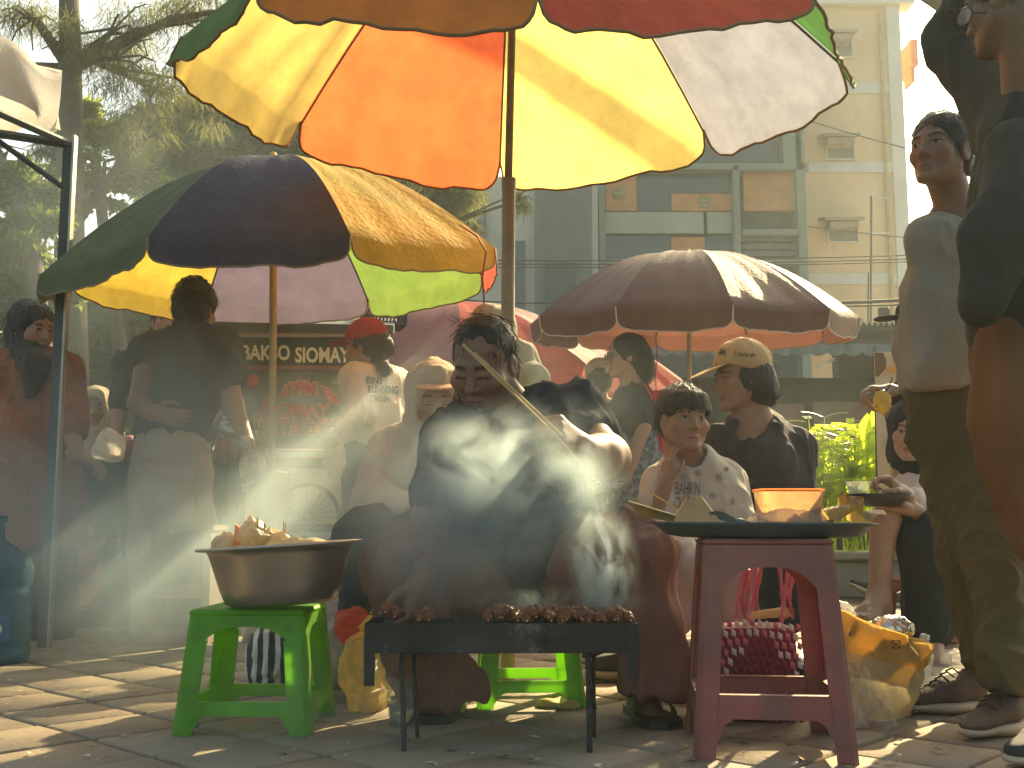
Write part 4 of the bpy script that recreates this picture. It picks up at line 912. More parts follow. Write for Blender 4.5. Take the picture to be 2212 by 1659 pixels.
def satay(i, x, d, n, lab, tilt=0.0, z=0.0, ln=.09):
    R = thing('satay_skewer', lab, 'satay', (x, d, gz_), 'meat skewers on the grill')
    mb = MB(); mb.tube([(x + tilt, gd0 - .01, gz_ + .006 + z), (x - tilt, gd1 + .10, gz_ + .012 + z)], .0017, 5); mb.build('stick', m_bam, R)
    A = Sdf()
    for k in range(n):
        y = gd0 + .012 + k * .030 + .004 * rnd.random(); c = Vector((x + tilt * (1 - k * .3) + rnd.gauss(0, .002), y, gz_ + .010 + z + rnd.gauss(0, .002)))
        A.ell(c, (.008 + .004 * rnd.random(), .012 + .003 * rnd.random(), .007 + .005 * rnd.random()), k=.004)
        if rnd.random() < .6: A.ell(c + Vector((rnd.gauss(0, .008), 0, .008)), (.006 + .004 * rnd.random(), .008, .007 + .004 * rnd.random()), k=.003)
    v, q = A.mesh(.0026); n_ = vnormals(v, q); v = folds(v, n_, .006, 75, seed=i * 3.1); to_obj('meat', v, q, m_meat, R)
nsat = 19
for i in range(nsat):
    x = P(1062 + i * 16.4, 1340, 2.55).x + rnd.gauss(0, .003)
    satay(i, x, 2.6, 4, 'browned meat skewer in the dense row on the right half of the grill', rnd.gauss(0, .006), .004 * rnd.random() + (.006 if i in (1, 2, 6, 7, 11) else 0))
for i, (px, z) in enumerate(((832, .02), (852, .010), (905, .002), (925, .002))):
    satay(40 + i, P(px, 1338, 2.55).x, 2.6, 3, 'reddish meat skewer at the left end of the grill by the hand' if i < 2 else 'meat skewer lying just right of the hand at the left part of the grill', .004, z)

# ---------------------------------------------------------------- cups, bags and bottles on the ground
m_clear = film('clear_plastic', (.85, .85, .78), .26, .12, .5)
m_water = M('cloudy_water', (.55, .52, .38), .1, .1, 4, 0, transm=.6, ior=1.33, spec=.4)
def cup(label, c, r0, r1, h, fill=.4, mat=m_clear, name='plastic_cup'):
    R = thing(name, label, 'cup', c); mb = MB(); mb.lathe(c, [(0, .002), (r0, 0), (r0 * .3 + r1 * .7, h * .78), (r1 * .97, h * .8), (r1, h * .97), (r1 + .004, h * .975), (r1 + .004, h), (r1 - .001, h)], 28); mb.build('cup_wall', mat, R, True)
    if fill: mb = MB(); k = r0 + (r1 - r0) * fill; mb.lathe(c, [(0, .004), (r0 - .003, .004), (k - .003, h * fill), (0, h * fill)], 28); mb.build('drink', m_water, R, True)
    return R
gc = G(875, 2.78, .03); cup('clear plastic cup half full on the ground under the left end of the grill', gc, .030, .043, .120, .45)
m_ybag = film('yellow_bag_film', (.88, .68, .22), .62, .25, .6)
m_rbag = film('red_bag_film', (.85, .14, .07), .7, .25, .6)
def bag(label, name, c, r, knot, mat, seed, h=.008, amp=.022, freq=22, hand=None, grp=None):
    R = thing(name, label, 'plastic bag', (c[0], c[1], .02), grp); A = Sdf(); A.ell(c, r, k=.03)
    kn = V3(knot); A.cone(V3(c) + Vector((0, 0, r[2] * .6)), kn, min(r[0], r[1]) * .6, .012, .05)
    v, q = A.mesh(h); n = vnormals(v, q); v = folds(v, n, amp, freq, (1, 1, .5), seed); v = relax(v, q, 1, .3); v[:, 2] = np.maximum(v[:, 2], .028); to_obj('bag_body', v, q, mat, R)
    if hand:
        for pts in hand:
            mb = MB(); mb.tube(pts, [.010, .014, .006][:len(pts)] if len(pts) <= 3 else .010, 7, flat=.3); mb.build('handle', mat, R, True)
    return R
bag('crumpled yellow plastic bag beside the left end of the grill', 'plastic_bag', (P(792, 1490, 3.0).x, 3.02, .12), (.062, .055, .105), P(787, 1395, 3.0), m_ybag, 2, hand=[[P(800, 1330, 2.95), P(782, 1350, 2.97), P(800, 1375, 3.0)], [P(800, 1325, 2.95), P(815, 1305, 2.95), P(808, 1310, 2.95)], [P(757, 1385, 3), P(775, 1378, 3), P(800, 1392, 3)]])
crumple('plastic_bag', P(762, 1352, 3.1), (.045, .04, .05), m_rbag, 'shiny red plastic bag bundle on top of the yellow bag', 'plastic bag', 6, amp=.012)
bag('see through grey plastic bag between the basin stool and the yellow bag', 'plastic_bag', (P(735, 1430, 3.25).x, 3.25, .14), (.05, .05, .10), P(738, 1370, 3.25), film('dirty_film', (.4, .42, .33), .7, .3, .4), 8)
m_zeb = bpy.data.materials.new('striped_cloth'); m_zeb.use_nodes = True; _n = m_zeb.node_tree; _t = _n.nodes.new('ShaderNodeTexCoord'); _w = _n.nodes.new('ShaderNodeTexWave'); _w.inputs['Scale'].default_value = 9; _w.inputs['Distortion'].default_value = 3.5; _w.inputs['Detail Scale'].default_value = .6
_r = _n.nodes.new('ShaderNodeValToRGB'); _r.color_ramp.elements[0].position = .48; _r.color_ramp.elements[0].color = (.02, .02, .02, 1); _r.color_ramp.elements[1].position = .52; _r.color_ramp.elements[1].color = (.6, .56, .48, 1)
_n.links.new(_t.outputs['Object'], _w.inputs[0]); _n.links.new(_w.outputs[0], _r.inputs[0]); _n.links.new(_r.outputs[0], _n.nodes['Principled BSDF'].inputs[0]); _n.nodes['Principled BSDF'].inputs['Roughness'].default_value = .7
A = Sdf(); A.ell((P(592, 1440, 3.35).x, 3.35, .12), (.075, .07, .10), k=.04).cone((P(592, 1440, 3.35).x, 3.35, .18), P(608, 1392, 3.35), .04, .012, .04)
tag(cloth('striped_bag', A, m_zeb, None, .009, .012, 16, (1, 1, .4)), 'black and white striped cloth bag behind the green basin stool', 'bag')
# woven basket bag under the red stool
wb = thing('woven_bag', 'pink and white woven strap bag with crimson diamond standing under the red stool', 'bag', G(1640, 2.85, .03))
m_wp, m_ww, m_wc = M('woven_pink', (.55, .14, .20), .45, .2, 30), M('woven_white', (.62, .52, .50), .45, .15, 30), M('woven_crimson', (.22, .02, .05), .5, .25, 30)
X0, X1 = P(1556, 1400, 2.82).x, P(1722, 1400, 2.82).x; zb, zt = .035, P(0, 1335, 2.82).z
mb = MB(); nx, nz = 10, 11; fy = 2.80
mb.box(((X0 + X1) / 2, 2.90, (zb + zt) / 2 - .01), (X1 - X0 - .01, .17, zt - zb - .03), top=1.02)
bo = mb.build('bag_body', m_wc, wb)
mb = MB()
for face in (0, 1):
    for j in range(nz):
        for i in range(nx + 1):
            u = (i + (.5 if j % 2 else 0)) / nx; w_ = j / nz
            if u > 1.01: continue
            z = zb + (zt - zb) * (w_ + .03) + .006 * math.sin(u * 5); a = abs(u - .5) * 2
            dia = a < (w_ < .80) * (1.15 - abs(w_ - .28) * 1.9 if w_ > .28 else 1.2)
            m_ = 2 if dia else ((0, 1)[(i + j // 2) % 3 != 0] if (j % 4) else 0)
            r_ = (X1 - X0) / nx * .62; hh = (zt - zb) / nz * .78
            if face == 0: p = Vector((X0 + (X1 - X0) * u, fy - .004 - .003 * (i % 2), z)); dx = Vector((r_ * .5, 0, 0))
            else: p = Vector((X0 - .004, 2.815 + .17 * u, z)); dx = Vector((0, r_ * .5, 0))
            up = Vector((0, 0, hh * .5)); n_ = Vector((0, -.004, 0)) if face == 0 else Vector((-.004, 0, 0)); sk = up * .9
            mb.add([p - dx - up + sk * .5, p + dx - up - sk * .3, p + dx + up - sk * .5, p - dx + up + sk * .3, p + n_ * 1.3], [(0, 1, 4), (1, 2, 4), (2, 3, 4), (3, 0, 4)], m_)
mb.build('weave', [m_wp, m_ww, m_wc], wb)
for (xa, xb_, top_, y_) in ((1592, 1602, 1235, 2.80), (1612, 1632, 1222, 2.82), (1690, 1704, 1228, 2.80), (1624, 1690, 1180, 2.98)):
    mb = MB(); pts = [P(xa - 2, 1345, y_), P(xa + 4, 1290, y_), P(xa + 14, top_, y_), P(xb_ + 14 if xb_ - xa < 30 else xb_ - 10, top_ - 4, y_), P(xb_, 1290, y_ + .04), P(xb_ + 10, 1345, y_ + .1)]
    o = []
    for a, b_ in zip(pts, pts[1:]):
        for k in range(6): o.append(a.lerp(b_, k / 6))
    mb.tube(o, [.0055 + .0015 * math.sin(i * 1.9) for i in range(len(o))], 6); mb.build('handle', m_wp, wb, True)
mb = MB(); mb.slab(P(1618, 1338, 2.84), P(1712, 1332, 2.84), P(1700, 1312, 2.86), P(1630, 1322, 2.86), (0, .02, 0)); tag(mb.build('paper_parcel', M('kraft_paper', (.42, .26, .11), .8, .2, 8)), 'folded brown paper sticking out of the woven bag', 'paper')
# water bottles
def bottle(label, c, r, h, mat, lab=None, name='water_bottle', capm=None, prof=None):
    R = thing(name, label, 'bottle', c); mb = MB(); mb.lathe(c, prof or [(0, 0), (r * .9, 0), (r, .01), (r, h * .25), (r * .95, h * .28), (r, h * .31), (r, h * .6), (r * .85, h * .74), (r * .4, h * .88), (r * .38, h)], 24); mb.build('bottle_body', mat, R, True)
    if lab: mb = MB(); mb.lathe(c, [(r * 1.015, h * .34), (r * 1.015, h * .58)], 24); mb.build('label_band', lab, R, True)
    if capm: mb = MB(); mb.lathe(c, [(r * .42, h * .96), (r * .42, h * 1.04), (0, h * 1.04)], 16); mb.build('cap', capm, R, True)
    return R
m_pet = film('pet_plastic', (.75, .85, .85), .35, .08, .45); m_blueb = M('blue_print', (.04, .10, .35), .5)
bottle('small clear water bottle standing between the cook and the red stool', G(1540, 2.95, .03), .034, .25, m_pet, m_blueb, capm=m_blueb)
# yellow tote with plastic bag
tb = thing('tote_bag', 'yellow canvas tote bag slumped open with clear plastic over its side', 'tote bag', G(1880, 2.95, .03))
m_tote = M('tote_canvas', (.50, .36, .13), .8, .12, 8, .4, 200, trans=.4, tcol=(.72, .48, .14)); m_totei = M('printed_canvas', (.46, .40, .25), .8, .15, 8, .4, 200, trans=.35, tcol=(.62, .50, .26), blotch=((.22, .08, .06), 26, .635))
rows = []; nR = 16
for j in range(nR + 1):
    t = j / nR; row = []
    yb = 1585 - 235 * t; cxp = 1872 + 22 * t; hw = 88 + 20 * t; dd = 2.95
    for i in range(49):
        a = 2 * math.pi * i / 48; x_ = math.cos(a); y_ = math.sin(a); sq = (abs(x_) ** 4 + abs(y_) ** 4) ** -.25; x_ *= sq ** .75; y_ *= sq ** .75
        tiltz = (-40 * x_ + 0) * t
        p = P(cxp + hw * x_, yb - tiltz, dd + (.085 + .05 * t) * y_); nz_ = .010 * (math.sin(i * 1.1 + j * .5) + math.sin(i * .6 - j * .9)) * (0.3 + t)
        row.append(p + Vector((x_ * nz_, y_ * nz_, 0)))
    rows.append(row)
z0 = min(p.z for p in rows[0])
for r_ in rows[:3]:
    for p in r_: p.z = max(p.z, .03)
mb = MB(); mb.sheet(rows[:12]); mb.add(rows[0][:-1], [tuple(range(48))]); mb.build('bag_body', m_totei, tb, True)
mb = MB(); mb.sheet(rows[11:]); inner = [[p + (Vector((P(1890, 1400, 2.95).x, 2.95, p.z)) - p) * .04 for p in r_] for r_ in rows[8:]]; mb.sheet(inner[::-1]); mb.build('rim_band', m_tote, tb, True)
mb = MB(); m_stitch = M('brown_strap', (.18, .10, .04), .8)
mb.slab(P(1832, 1372, 2.83), P(1846, 1378, 2.83), P(1868, 1332, 2.85), P(1856, 1326, 2.85), (0, -.003, 0)); mb.build('strap', m_stitch, tb)
mb = MB(); q = P(1936, 1392, 2.80)
for a, b_ in (((-9, -8), (9, -8)), ((9, -8), (9, 8)), ((9, 8), (-9, 8)), ((-9, 8), (-9, -8)), ((-9, -8), (9, 8)), ((9, -8), (-9, 8))): mb.tube([P(1936 + a[0], 1392 + a[1], 2.80), P(1936 + b_[0], 1392 + b_[1], 2.80)], .0012, 4)
mb.build('stitched_square', m_stitch, tb)
m_film2 = film('crinkled_film', (.85, .82, .74), .40, .12, .6)
mb = MB(); g = []
for j in range(19):
    t = j / 18; row = []
    for i in range(23):
        s = i / 22; x = 1795 + 95 * s + (70 * t * s) - 10 * t; y = 1435 + 150 * t - 6 * math.sin(s * 5); dd = 2.80 - .07 * t + .02 * math.sin(s * 14 + t * 6) + .012 * math.sin(s * 31 - t * 13); p = P(x, y, dd); p.z = max(p.z, .036 + .004 * math.sin(i)); row.append(p)
    g.append(row)
mb.sheet(g); tag(mb.build('plastic_film', m_film2, None, True), 'clear crinkled plastic bag draped down the front of the yellow tote', 'plastic bag')
m_shine = M('shiny_wrapper', (.7, .66, .58), .12, .1, 12, .8, 30, metal=.7)
crumple('shiny_packet', P(1925, 1358, 2.93), (.05, .04, .03), m_shine, 'silver shiny packet glinting inside the yellow tote', 'packet', 31)
crumple('film_packet', P(1818, 1335, 2.93), (.03, .03, .04), m_film2, 'clear film packet at the left inner side of the yellow tote', 'packet', 33)
bq = thing('water_bottle', 'clear ribbed water bottle leaning behind the right side of the tote', 'bottle', G(1985, 3.1, .03))
mb = MB(); ax = (P(1995, 1390, 3.1) - P(1975, 1495, 3.05)).normalized(); mb.lathe(P(1975, 1495, 3.05), [(0, 0), (.028, 0), (.032, .01), (.030, .03), (.032, .04), (.030, .06), (.032, .07), (.032, .11), (.014, .15), (.013, .165), (0, .165)], 20, axis=ax); mb.build('bottle_body', m_pet, bq, True)
crumple('plastic_scrap', G(2045, 4.0, .045), (.06, .05, .03), m_film2, 'crushed clear plastic scrap on the paving right of the tote', 'plastic scrap', 41)
crumple('banana_peel', G(1205, 3.05, .038), (.06, .03, .012), M('peel', (.5, .38, .12), .7, .2), 'flattened yellowish scrap beside the cook stool leg', 'food scrap', 44)
# big water gallon at the left edge
m_gal = M('gallon_blue', (.10, .20, .26), .15, .15, 3, .3, 10, transm=.45, ior=1.15, spec=.6); gp = G(2, 4.0, .03)
gl = thing('water_gallon', 'large blue ribbed water gallon cut by the left edge of the photo', 'water gallon', gp)
mb = MB(); mb.lathe(gp, [(0, .0), (.115, 0), (.132, .015), (.134, .05), (.126, .062), (.133, .075), (.133, .20), (.126, .212), (.133, .225), (.133, .25), (.126, .262), (.133, .275), (.132, .33), (.12, .365), (.06, .41), (.030, .43), (.027, .49), (.034, .495), (.034, .515), (0, .515)], 36); mb.build('bottle_body', m_gal, gl, True)
mb = MB()
def gal(a, z, r=.1355): return gp + Vector((r * math.sin(a), -r * math.cos(a), z))
mb.sheet([[gal(-.9 + 1.8 * i / 16, z, .1345) for i in range(17)] for z in (.085, .19)]); mb.build('label_band', M('label_blue', (.05, .13, .22), .5, .3, 20), gl, True)
mb = MB(); mb.add([gal(.28 + .42 * math.cos(k * .3927), .128 + .032 * math.sin(k * .3927) , .1352) for k in range(16)], [tuple(range(16))]); mb.build('label_patch', M('label_white', (.6, .64, .62), .6), gl)
letter('lettering', 'AQUA', (0, 0, 0), (1, 0, 0), (0, 0, 1), M('label_text', (.05, .12, .2), .6), gl, .03, th=0, bend=lambda s, t: gal(.66 - .76 * s, .142 - .024 * t, .1370))

# ---------------------------------------------------------------- tray and what is on it
trc = P(1650, 1146, 2.52); m_tray = M('blue_grey_tray', (.045, .075, .09), .35, .1, 6, .1, 40)
mb = MB(); RX = S(243, 2.52); roll = Matrix.Rotation(math.radians(.4), 4, (0, 1, 0))
mb.lathe((0, 0, 0), [(0, -.016), (RX * .72, -.016), (RX * .86, -.010), (RX * .95, .010), (RX, .014), (RX * 1.0, .018), (RX * .94, .015), (RX * .85, -.004), (0, -.010)], 56, sy=.62)
for i, v in enumerate(mb.v): mb.v[i] = tuple(roll @ V3(v) + trc)
trc.z = max(trc.z, 0)
tray_o = tag(mb.build('serving_tray', m_tray, None, True), 'large oval blue grey plastic tray on the tall red stool', 'tray')
tz = trc.z - .008
m_tub = M('orange_stained_tub', (.52, .36, .20), .2, .35, 10, .05, trans=.4, tcol=(.62, .38, .16), spec=.6, blotch=((.45, .10, .02), 14, .58)); tbx = thing('plastic_tub', 'see through tub stained orange with peanut sauce wrapped in a plastic bag', 'tub', P(1705, 1135, 2.5))
c = P(1703, 1085, 2.5); c.z = tz
def rbox(mb, c, hx, hy, z0, z1, k0, k1, rd=.3, n=32, cap=False):
    rows = []
    for z, k in ((z0, k0), (z0 + (z1 - z0) * .5, (k0 + k1) / 2), (z1, k1)):
        rows.append([c + Vector((math.copysign(abs(math.cos(a)) ** rd, math.cos(a)) * hx * k, math.copysign(abs(math.sin(a)) ** rd, math.sin(a)) * hy * k, z)) for a in [2 * math.pi * i / n for i in range(n + 1)]])
    mb.sheet(rows); 
    if cap: mb.add(rows[0][:-1], [tuple(range(n))])
mb = MB(); rbox(mb, c, .072, .055, .002, .098, .86, .98, cap=True); mb.build('tub_body', m_tub, tbx, True)
mb = MB(); rbox(mb, c, .0735, .0565, .094, .100, 1.0, 1.0); rbox(mb, c, .070, .053, .094, .100, 1.0, 1.0); mb.build('tub_rim', M('sauce_rim', (.55, .18, .05), .3, .3, 12, trans=.4, tcol=(.9, .3, .08)), tbx, True)
mb = MB(); rbox(mb, c, .064, .048, .006, .030, .9, .95, cap=True); mb.add([c + Vector((x, y, .031)) for x, y in ((-.06, -.045), (.06, -.045), (.06, .045), (-.06, .045))], [(0, 1, 2, 3)]); mb.build('sauce', M('peanut_sauce', (.32, .13, .05), .4, .3, 20), tbx)
m_bagf = film('milky_bag', (.72, .58, .45), .55, .2, .5); A = Sdf(); A.ell(c + Vector((0, 0, .028)), (.088, .068, .036), k=.02); A.ell(c + Vector((0, 0, .085)), (.062, .047, .04), k=.01, op='-')
v, q = A.mesh(.0045); n = vnormals(v, q); v = folds(v, n, .008, 34, (1, 1, .6), 3); v[:, 2] = np.maximum(v[:, 2], tz + .002); to_obj('bag_wrap', v, q, m_bagf, tbx)
m_bam2 = M('dry_skewer', (.42, .30, .12), .7, .3, 30)
for i in range(13):
    a = P(1356 + i * 2.2 + rnd.gauss(0, 2), 1083 + i * 2.6, 2.42 + .006 * i); b_ = P(1486 + i * 1.0, 1122 + i * .9, 2.5 + .005 * i); mb = MB(); mb.tube([a, b_], .0018, 5)
    tag(mb.build('skewer', m_bam2), 'dry bamboo skewer in the bundle poking off the left end of the tray', 'skewer', 'bundle of skewers on the tray')
mb = MB(); mb.tube([P(1404, 1063, 2.5), P(1478, 1108, 2.54)], .0018, 5); tag(mb.build('skewer', m_bam2), 'single bamboo skewer lying above the bundle beside the brown paper', 'skewer')
pw = thing('paper_wedge', 'folded brown paper wedge standing on the left of the tray', 'paper', P(1505, 1130, 2.5)); m_kraft = M('kraft_paper', 0)
mb = MB(); mb.slab(P(1452, 1132, 2.46), P(1497, 1130, 2.46), P(1500, 1078, 2.50), P(1484, 1076, 2.50), (.0, .03, 0)); mb.build('fold', m_kraft, pw)
mb = MB(); mb.slab(P(1498, 1131, 2.455), P(1560, 1132, 2.455), P(1516, 1074, 2.50), P(1501, 1077, 2.50), (0, .003, .002)); mb.build('fold', m_kraft, pw)
kn = thing('kitchen_knife', 'broad bladed knife with grey handle lying on the tray', 'knife', P(1590, 1125, 2.5))
mb = MB(); pr_ = [(1532, 1106), (1545, 1103), (1565, 1107), (1590, 1120), (1592, 1128), (1570, 1128), (1545, 1120), (1533, 1111)]; q = [P(x, y, 2.47) for x, y in pr_]; n_ = len(q)
mb.add(q + [p + Vector((0, .004, 0)) for p in q], [tuple(range(n_)), tuple(reversed(range(n_, 2 * n_)))] + [(i, n_ + i, n_ + (i + 1) % n_, (i + 1) % n_) for i in range(n_)]); mb.build('blade', M('dark_steel_blade', (.08, .085, .08), .35, metal=.7), kn)
mb = MB(); mb.tube([P(1588, 1123, 2.47), P(1602, 1125, 2.47), P(1622, 1131, 2.47)], [.007, .009, .006], 8, flat=.6); mb.build('knife_handle', M('grey_handle', (.20, .19, .17), .5), kn, True)
m_leafw = M('brown_leaf_wrap', (.30, .22, .09), .55, .3, 8, .5, 40, trans=.35, tcol=(.6, .42, .12))
def leafsheet(name, pts, lab, w=.07, seed=1, par=None):
    g = []; pp = [P(*p) for p in pts]; r2 = random.Random(seed); ph = r2.random() * 9
    for i in range(25):
        t = i / 24 * (len(pp) - 1); k = min(int(t), len(pp) - 2); c = pp[k].lerp(pp[k + 1], t - k)
        row = []
        for j in range(11):
            s = j / 10 - .5; z = .014 * math.cos(s * 5 + ph + i * .35) + .008 * math.sin(i * .9 + s * 9 + ph); row.append(Vector((c.x + .004 * math.sin(j + i), c.y + s * w * 2, max(c.z + z, tz + .002))))
        g.append(row)
    mb = MB(); mb.sheet(g); return tag(mb.build(name, m_leafw, None, True), lab, 'leaf wrap')
leafsheet('leaf_wrapper', [(1690, 1126, 2.5), (1720, 1118, 2.5), (1745, 1095, 2.5), (1755, 1118, 2.5), (1790, 1122, 2.5)], 'curled brown leaf wrapper against the front of the sauce tub', .05, 2)
leafsheet('leaf_wrapper', [(1760, 1124, 2.52), (1800, 1112, 2.52), (1828, 1108, 2.52), (1838, 1078, 2.52), (1850, 1112, 2.52), (1895, 1116, 2.52)], 'large crumpled brown leaf wrapper at the right end of the tray', .08, 5)

# ---------------------------------------------------------------- plants behind the kerb
m_fol = M('sunlit_foliage', (.08, .14, .02), .4, .35, 6, .1, trans=.6, tcol=(.72, .84, .05), spec=.5)
def blade(mb, base, tip, w, bend=.1, n=8):
    base, tip = V3(base), V3(tip); ax = (tip - base); sd = ax.cross(Vector((rnd.gauss(0, .4), 1, rnd.gauss(0, .3)))).normalized(); g = []
    for i in range(n + 1):
        t = i / n; c = base.lerp(tip, t) + Vector((0, -bend * math.sin(t * 2.2), bend * math.sin(t * 3.14) * .6)); ww = w * (math.sin(math.pi * min(1, t * .93 + .07) ** .8) ** .8) if t < 1 else 0
        g.append([c - sd * ww, c + Vector((0, .012, -.01)), c + sd * ww])
    mb.sheet(g)
pl = 0
for (px, py, ang, L_, w) in ((1838, 1000, 15, .32, .045), (1880, 1010, -5, .36, .05), (1862, 950, 10, .30, .05), (1888, 930, 5, .34, .06), (1815, 985, -55, .28, .04), (1780, 990, 30, .26, .035), (1800, 1040, -35, .30, .05), (1845, 1040, 40, .28, .04), (1765, 1030, 15, .22, .03), (1750, 1060, -20, .22, .03), (1900, 1000, 25, .3, .05), (1300, 1060, 20, .28, .04), (1440, 1010, -10, .2, .03)):
    c = P(px, py, 7.5); R = thing('heliconia_plant', 'broad leaved sunlit plant in the bed behind the kerb' if px > 1500 else ('single sunlit leaf plant between the boy and the red shoulder bag' if px > 1400 else 'sunlit leaf plant hidden behind the cooks raised arm'), 'plant', (c.x, 7.5, .3), 'broad leaved plants in the bed'); a = math.radians(ang); up = Vector((math.sin(a), rnd.gauss(0, .15), math.cos(a)))
    mb = MB(); mb.tube([(c.x, 7.5, .3), c], .007, 5); mb.build('stem', m_fol, R)
    mb = MB(); blade(mb, c - up * L_ * .4, c + up * L_ * .6, w, .05); mb.build('leaf', m_fol, R, True)
    for _ in range(2):
        mb = MB(); b2 = Vector((c.x, 7.5, c.z - .2)); d2 = Vector((rnd.gauss(0, .5), rnd.gauss(0, .3), .9)).normalized(); blade(mb, b2, b2 + d2 * L_ * .7, w * .8, .05); mb.build('leaf', m_fol, R, True)
def fern(px, py, d, hgt, n=9, lab='small leaved bush with rows of round leaflets in the bed'):
    c = P(px, py, d); R = thing('leaflet_bush', lab, 'plant', (c.x, d, .3), 'small leaved bushes in the bed'); mb = MB(); st = MB()
    for i in range(n):
        e = c + Vector((rnd.gauss(0, .10), rnd.gauss(0, .08), rnd.gauss(-.02, .09))); bz = Vector((c.x + rnd.gauss(0, .03), d, .3)); st.tube([bz, (bz + e) / 2 + Vector((0, 0, .03)), e], .003, 4)
        for k in range(5):
            a = rnd.random() * 6.28; dr = Vector((math.cos(a), math.sin(a) * .5, .15 + .3 * rnd.random())).normalized(); o = e - Vector((0, 0, .05 * k * rnd.random()))
            for j in range(7):
                q = o + dr * (.024 * (j + 1)) - Vector((0, 0, .0009 * j * j))
                for s in (-1, 1):
                    sd = dr.cross(Vector((0, 0, 1))).normalized() * s; f = dr * .008
                    mb.add([q, q + sd * .008 + f * 1.3, q + sd * .020 + f * 1.4, q + sd * .029 + f * .3, q + sd * .020 - f * 1.1, q + sd * .008 - f], [(0, 1, 2, 3, 4, 5)])
    st.build('stem', m_fol, R); mb.build('foliage', m_fol, R)
for x, y, h_ in ((1752, 965, 1), (1740, 1010, 1), (1775, 945, 1), (1832, 930, 1), (1790, 1020, 1), (1762, 1070, 1), (1830, 1085, 1), (1880, 1065, 1), (1850, 1010, 1)): fern(x, y, 7.35 + rnd.random() * .3, h_)
# ---------------------------------------------------------------- people
m_skin = M('skin', (1, 1, 1), .52, .07, 30, .12, 220, attr=True, spec=.4)
m_hair = M('dark_hair', (.018, .013, .010), .42, .3, 40, .6, 55, fib=(8, 8, 1.2), spec=.5)
def col_m(n, c, **k): return M('cloth_' + n, c, k.pop('rough', .85), k.pop('var', .12), k.pop('vs', 5), .35, k.pop('bs', 260), spec=.25, **k)
def person(label, base): return thing('person', label, 'person', base)
def body(R, A, frs, base, h=.006, closed=False, **k):
    v, q = A.mesh(h); v = relax(v, q, 1, .4); return to_obj('body', v, q, m_skin, R, skin_col(v, frs, base, closed=closed, **k))
def hair(R, A, h=.006, amp=.004, freq=30, st=(1, 1, .25), mat=None, name='hair', seed=0):
    v, q = A.mesh(h); v = relax(v, q, 1); n = vnormals(v, q); v = folds(v, n, amp, freq, st, seed)
    o = to_obj(name, v, q, mat or m_hair, R); mb = MB(); k = rng.randint(0, len(v), 320); nn = vnormals(v, q); c0 = v.mean(0); hd = (v[:, 2].max() - v[:, 2].min())
    for i in k:       # fly-away strands
        p, t = V3(v[i]), V3(nn[i]); dn = Vector((rnd.gauss(0, .25), rnd.gauss(0, .25), -1)); dn = (dn - t * dn.dot(t)); dn = dn.normalized() if dn.length > .1 else basis(t)[0]
        L1 = .018 + .03 * rnd.random(); a = p - dn * L1 * .3; mb.tube([a, p + dn * L1 * .4 + t * .004, p + dn * L1 + t * (.004 + .007 * rnd.random())], [.0011, .0010, .0003], 3, cap=False)
    mb.build('hair_strands', mat or m_hair, R); return o
def strands(R, fr, n, start, end, sc=.02, r=.0008, mat=None):
    mb = MB()
    for _ in range(n):
        a = V3(start(rnd.random())); b_ = V3(end(rnd.random())); m_ = (a + b_) / 2 + Vector((rnd.gauss(0, sc), rnd.gauss(0, sc), rnd.gauss(0, sc))); mb.tube([a, a.lerp(m_, .6), m_.lerp(b_, .3), b_ + Vector((rnd.gauss(0, sc), 0, rnd.gauss(0, sc)))], [r, r, r * .8, r * .4], 3, cap=False)
    return mb.build('loose_hair', mat or m_hair, R)
from mathutils.bvhtree import BVHTree
_bvh = {}
def onto(o, x, y, off=.003):         # the point on cloth o seen at photo pixel x, y
    if o.name not in _bvh: _bvh[o.name] = BVHTree.FromPolygons([v.co for v in o.data.vertices], [tuple(p.vertices) for p in o.data.polygons])
    c0 = Vector((0, 0, CAMZ)); d = (P(x, y, 3) - c0).normalized(); hit = _bvh[o.name].ray_cast(c0, d)
    if hit[0] is None: h2 = _bvh[o.name].find_nearest(P(x, y, o.get('dd', 3.0))); return V3(h2[0]) - d * off
    return hit[0] - d * off
def print_on(o, body_, x0, y0, x1, y1, mat, bold=.02, skew=0.0, nm='printed_lettering', off=.004):
    return letter(nm, body_, (0, 0, 0), (1, 0, 0), (0, 0, 1), mat, o, bold, th=0, bend=lambda s, t: onto(o, x0 + (x1 - x0) * s, y1 + (y0 - y1) * t + skew * s, off))
def mark(o, pts, mat, nm='printed_mark', w=1.2, close=True):
    q = [onto(o, x, y, .002) for x, y in (pts + [pts[0]] if close else pts)]; mb = MB(); mb.tube(q, S(w, (q[0].y)), 4, flat=.5); return mb.build(nm, mat, o)

# --- the cook
K = person('cook in a dark navy t shirt fanning the grill and looking down', G(1130, 3.0))
fr = Frame(P(1045, 786, 2.98), (-.34, -.80, -.46), (.06, 0, 1), 1.06)
Nk = P(1098, 888, 3.03); SL, SR = P(975, 945, 3.0), P(1245, 900, 3.0); EL, WL = P(930, 1120, 2.90), P(905, 1265, 2.72); ER, WR = P(1312, 990, 2.80), P(1262, 972, 2.62)
PV = P(1128, 1225, 3.15); A = Sdf()
head_sdf(A, fr, lids=.9, chub=.010, neck=False)
A.chain([fr.p(0, -.03, -.05), Nk], [.052, .058], .03)
A.chain([Nk, P(1110, 1000, 3.04), PV], [.06, .10, .10], .05)
A.chain([SL, EL, WL], [.055, .046, .030], .03); A.chain([SR, ER], [.055, .050], .03); A.chain([ER, P(1295, 985, 2.71), WR], [.050, .045, .032], .045)
hd = (P(1212, 951, 2.56) - WR)
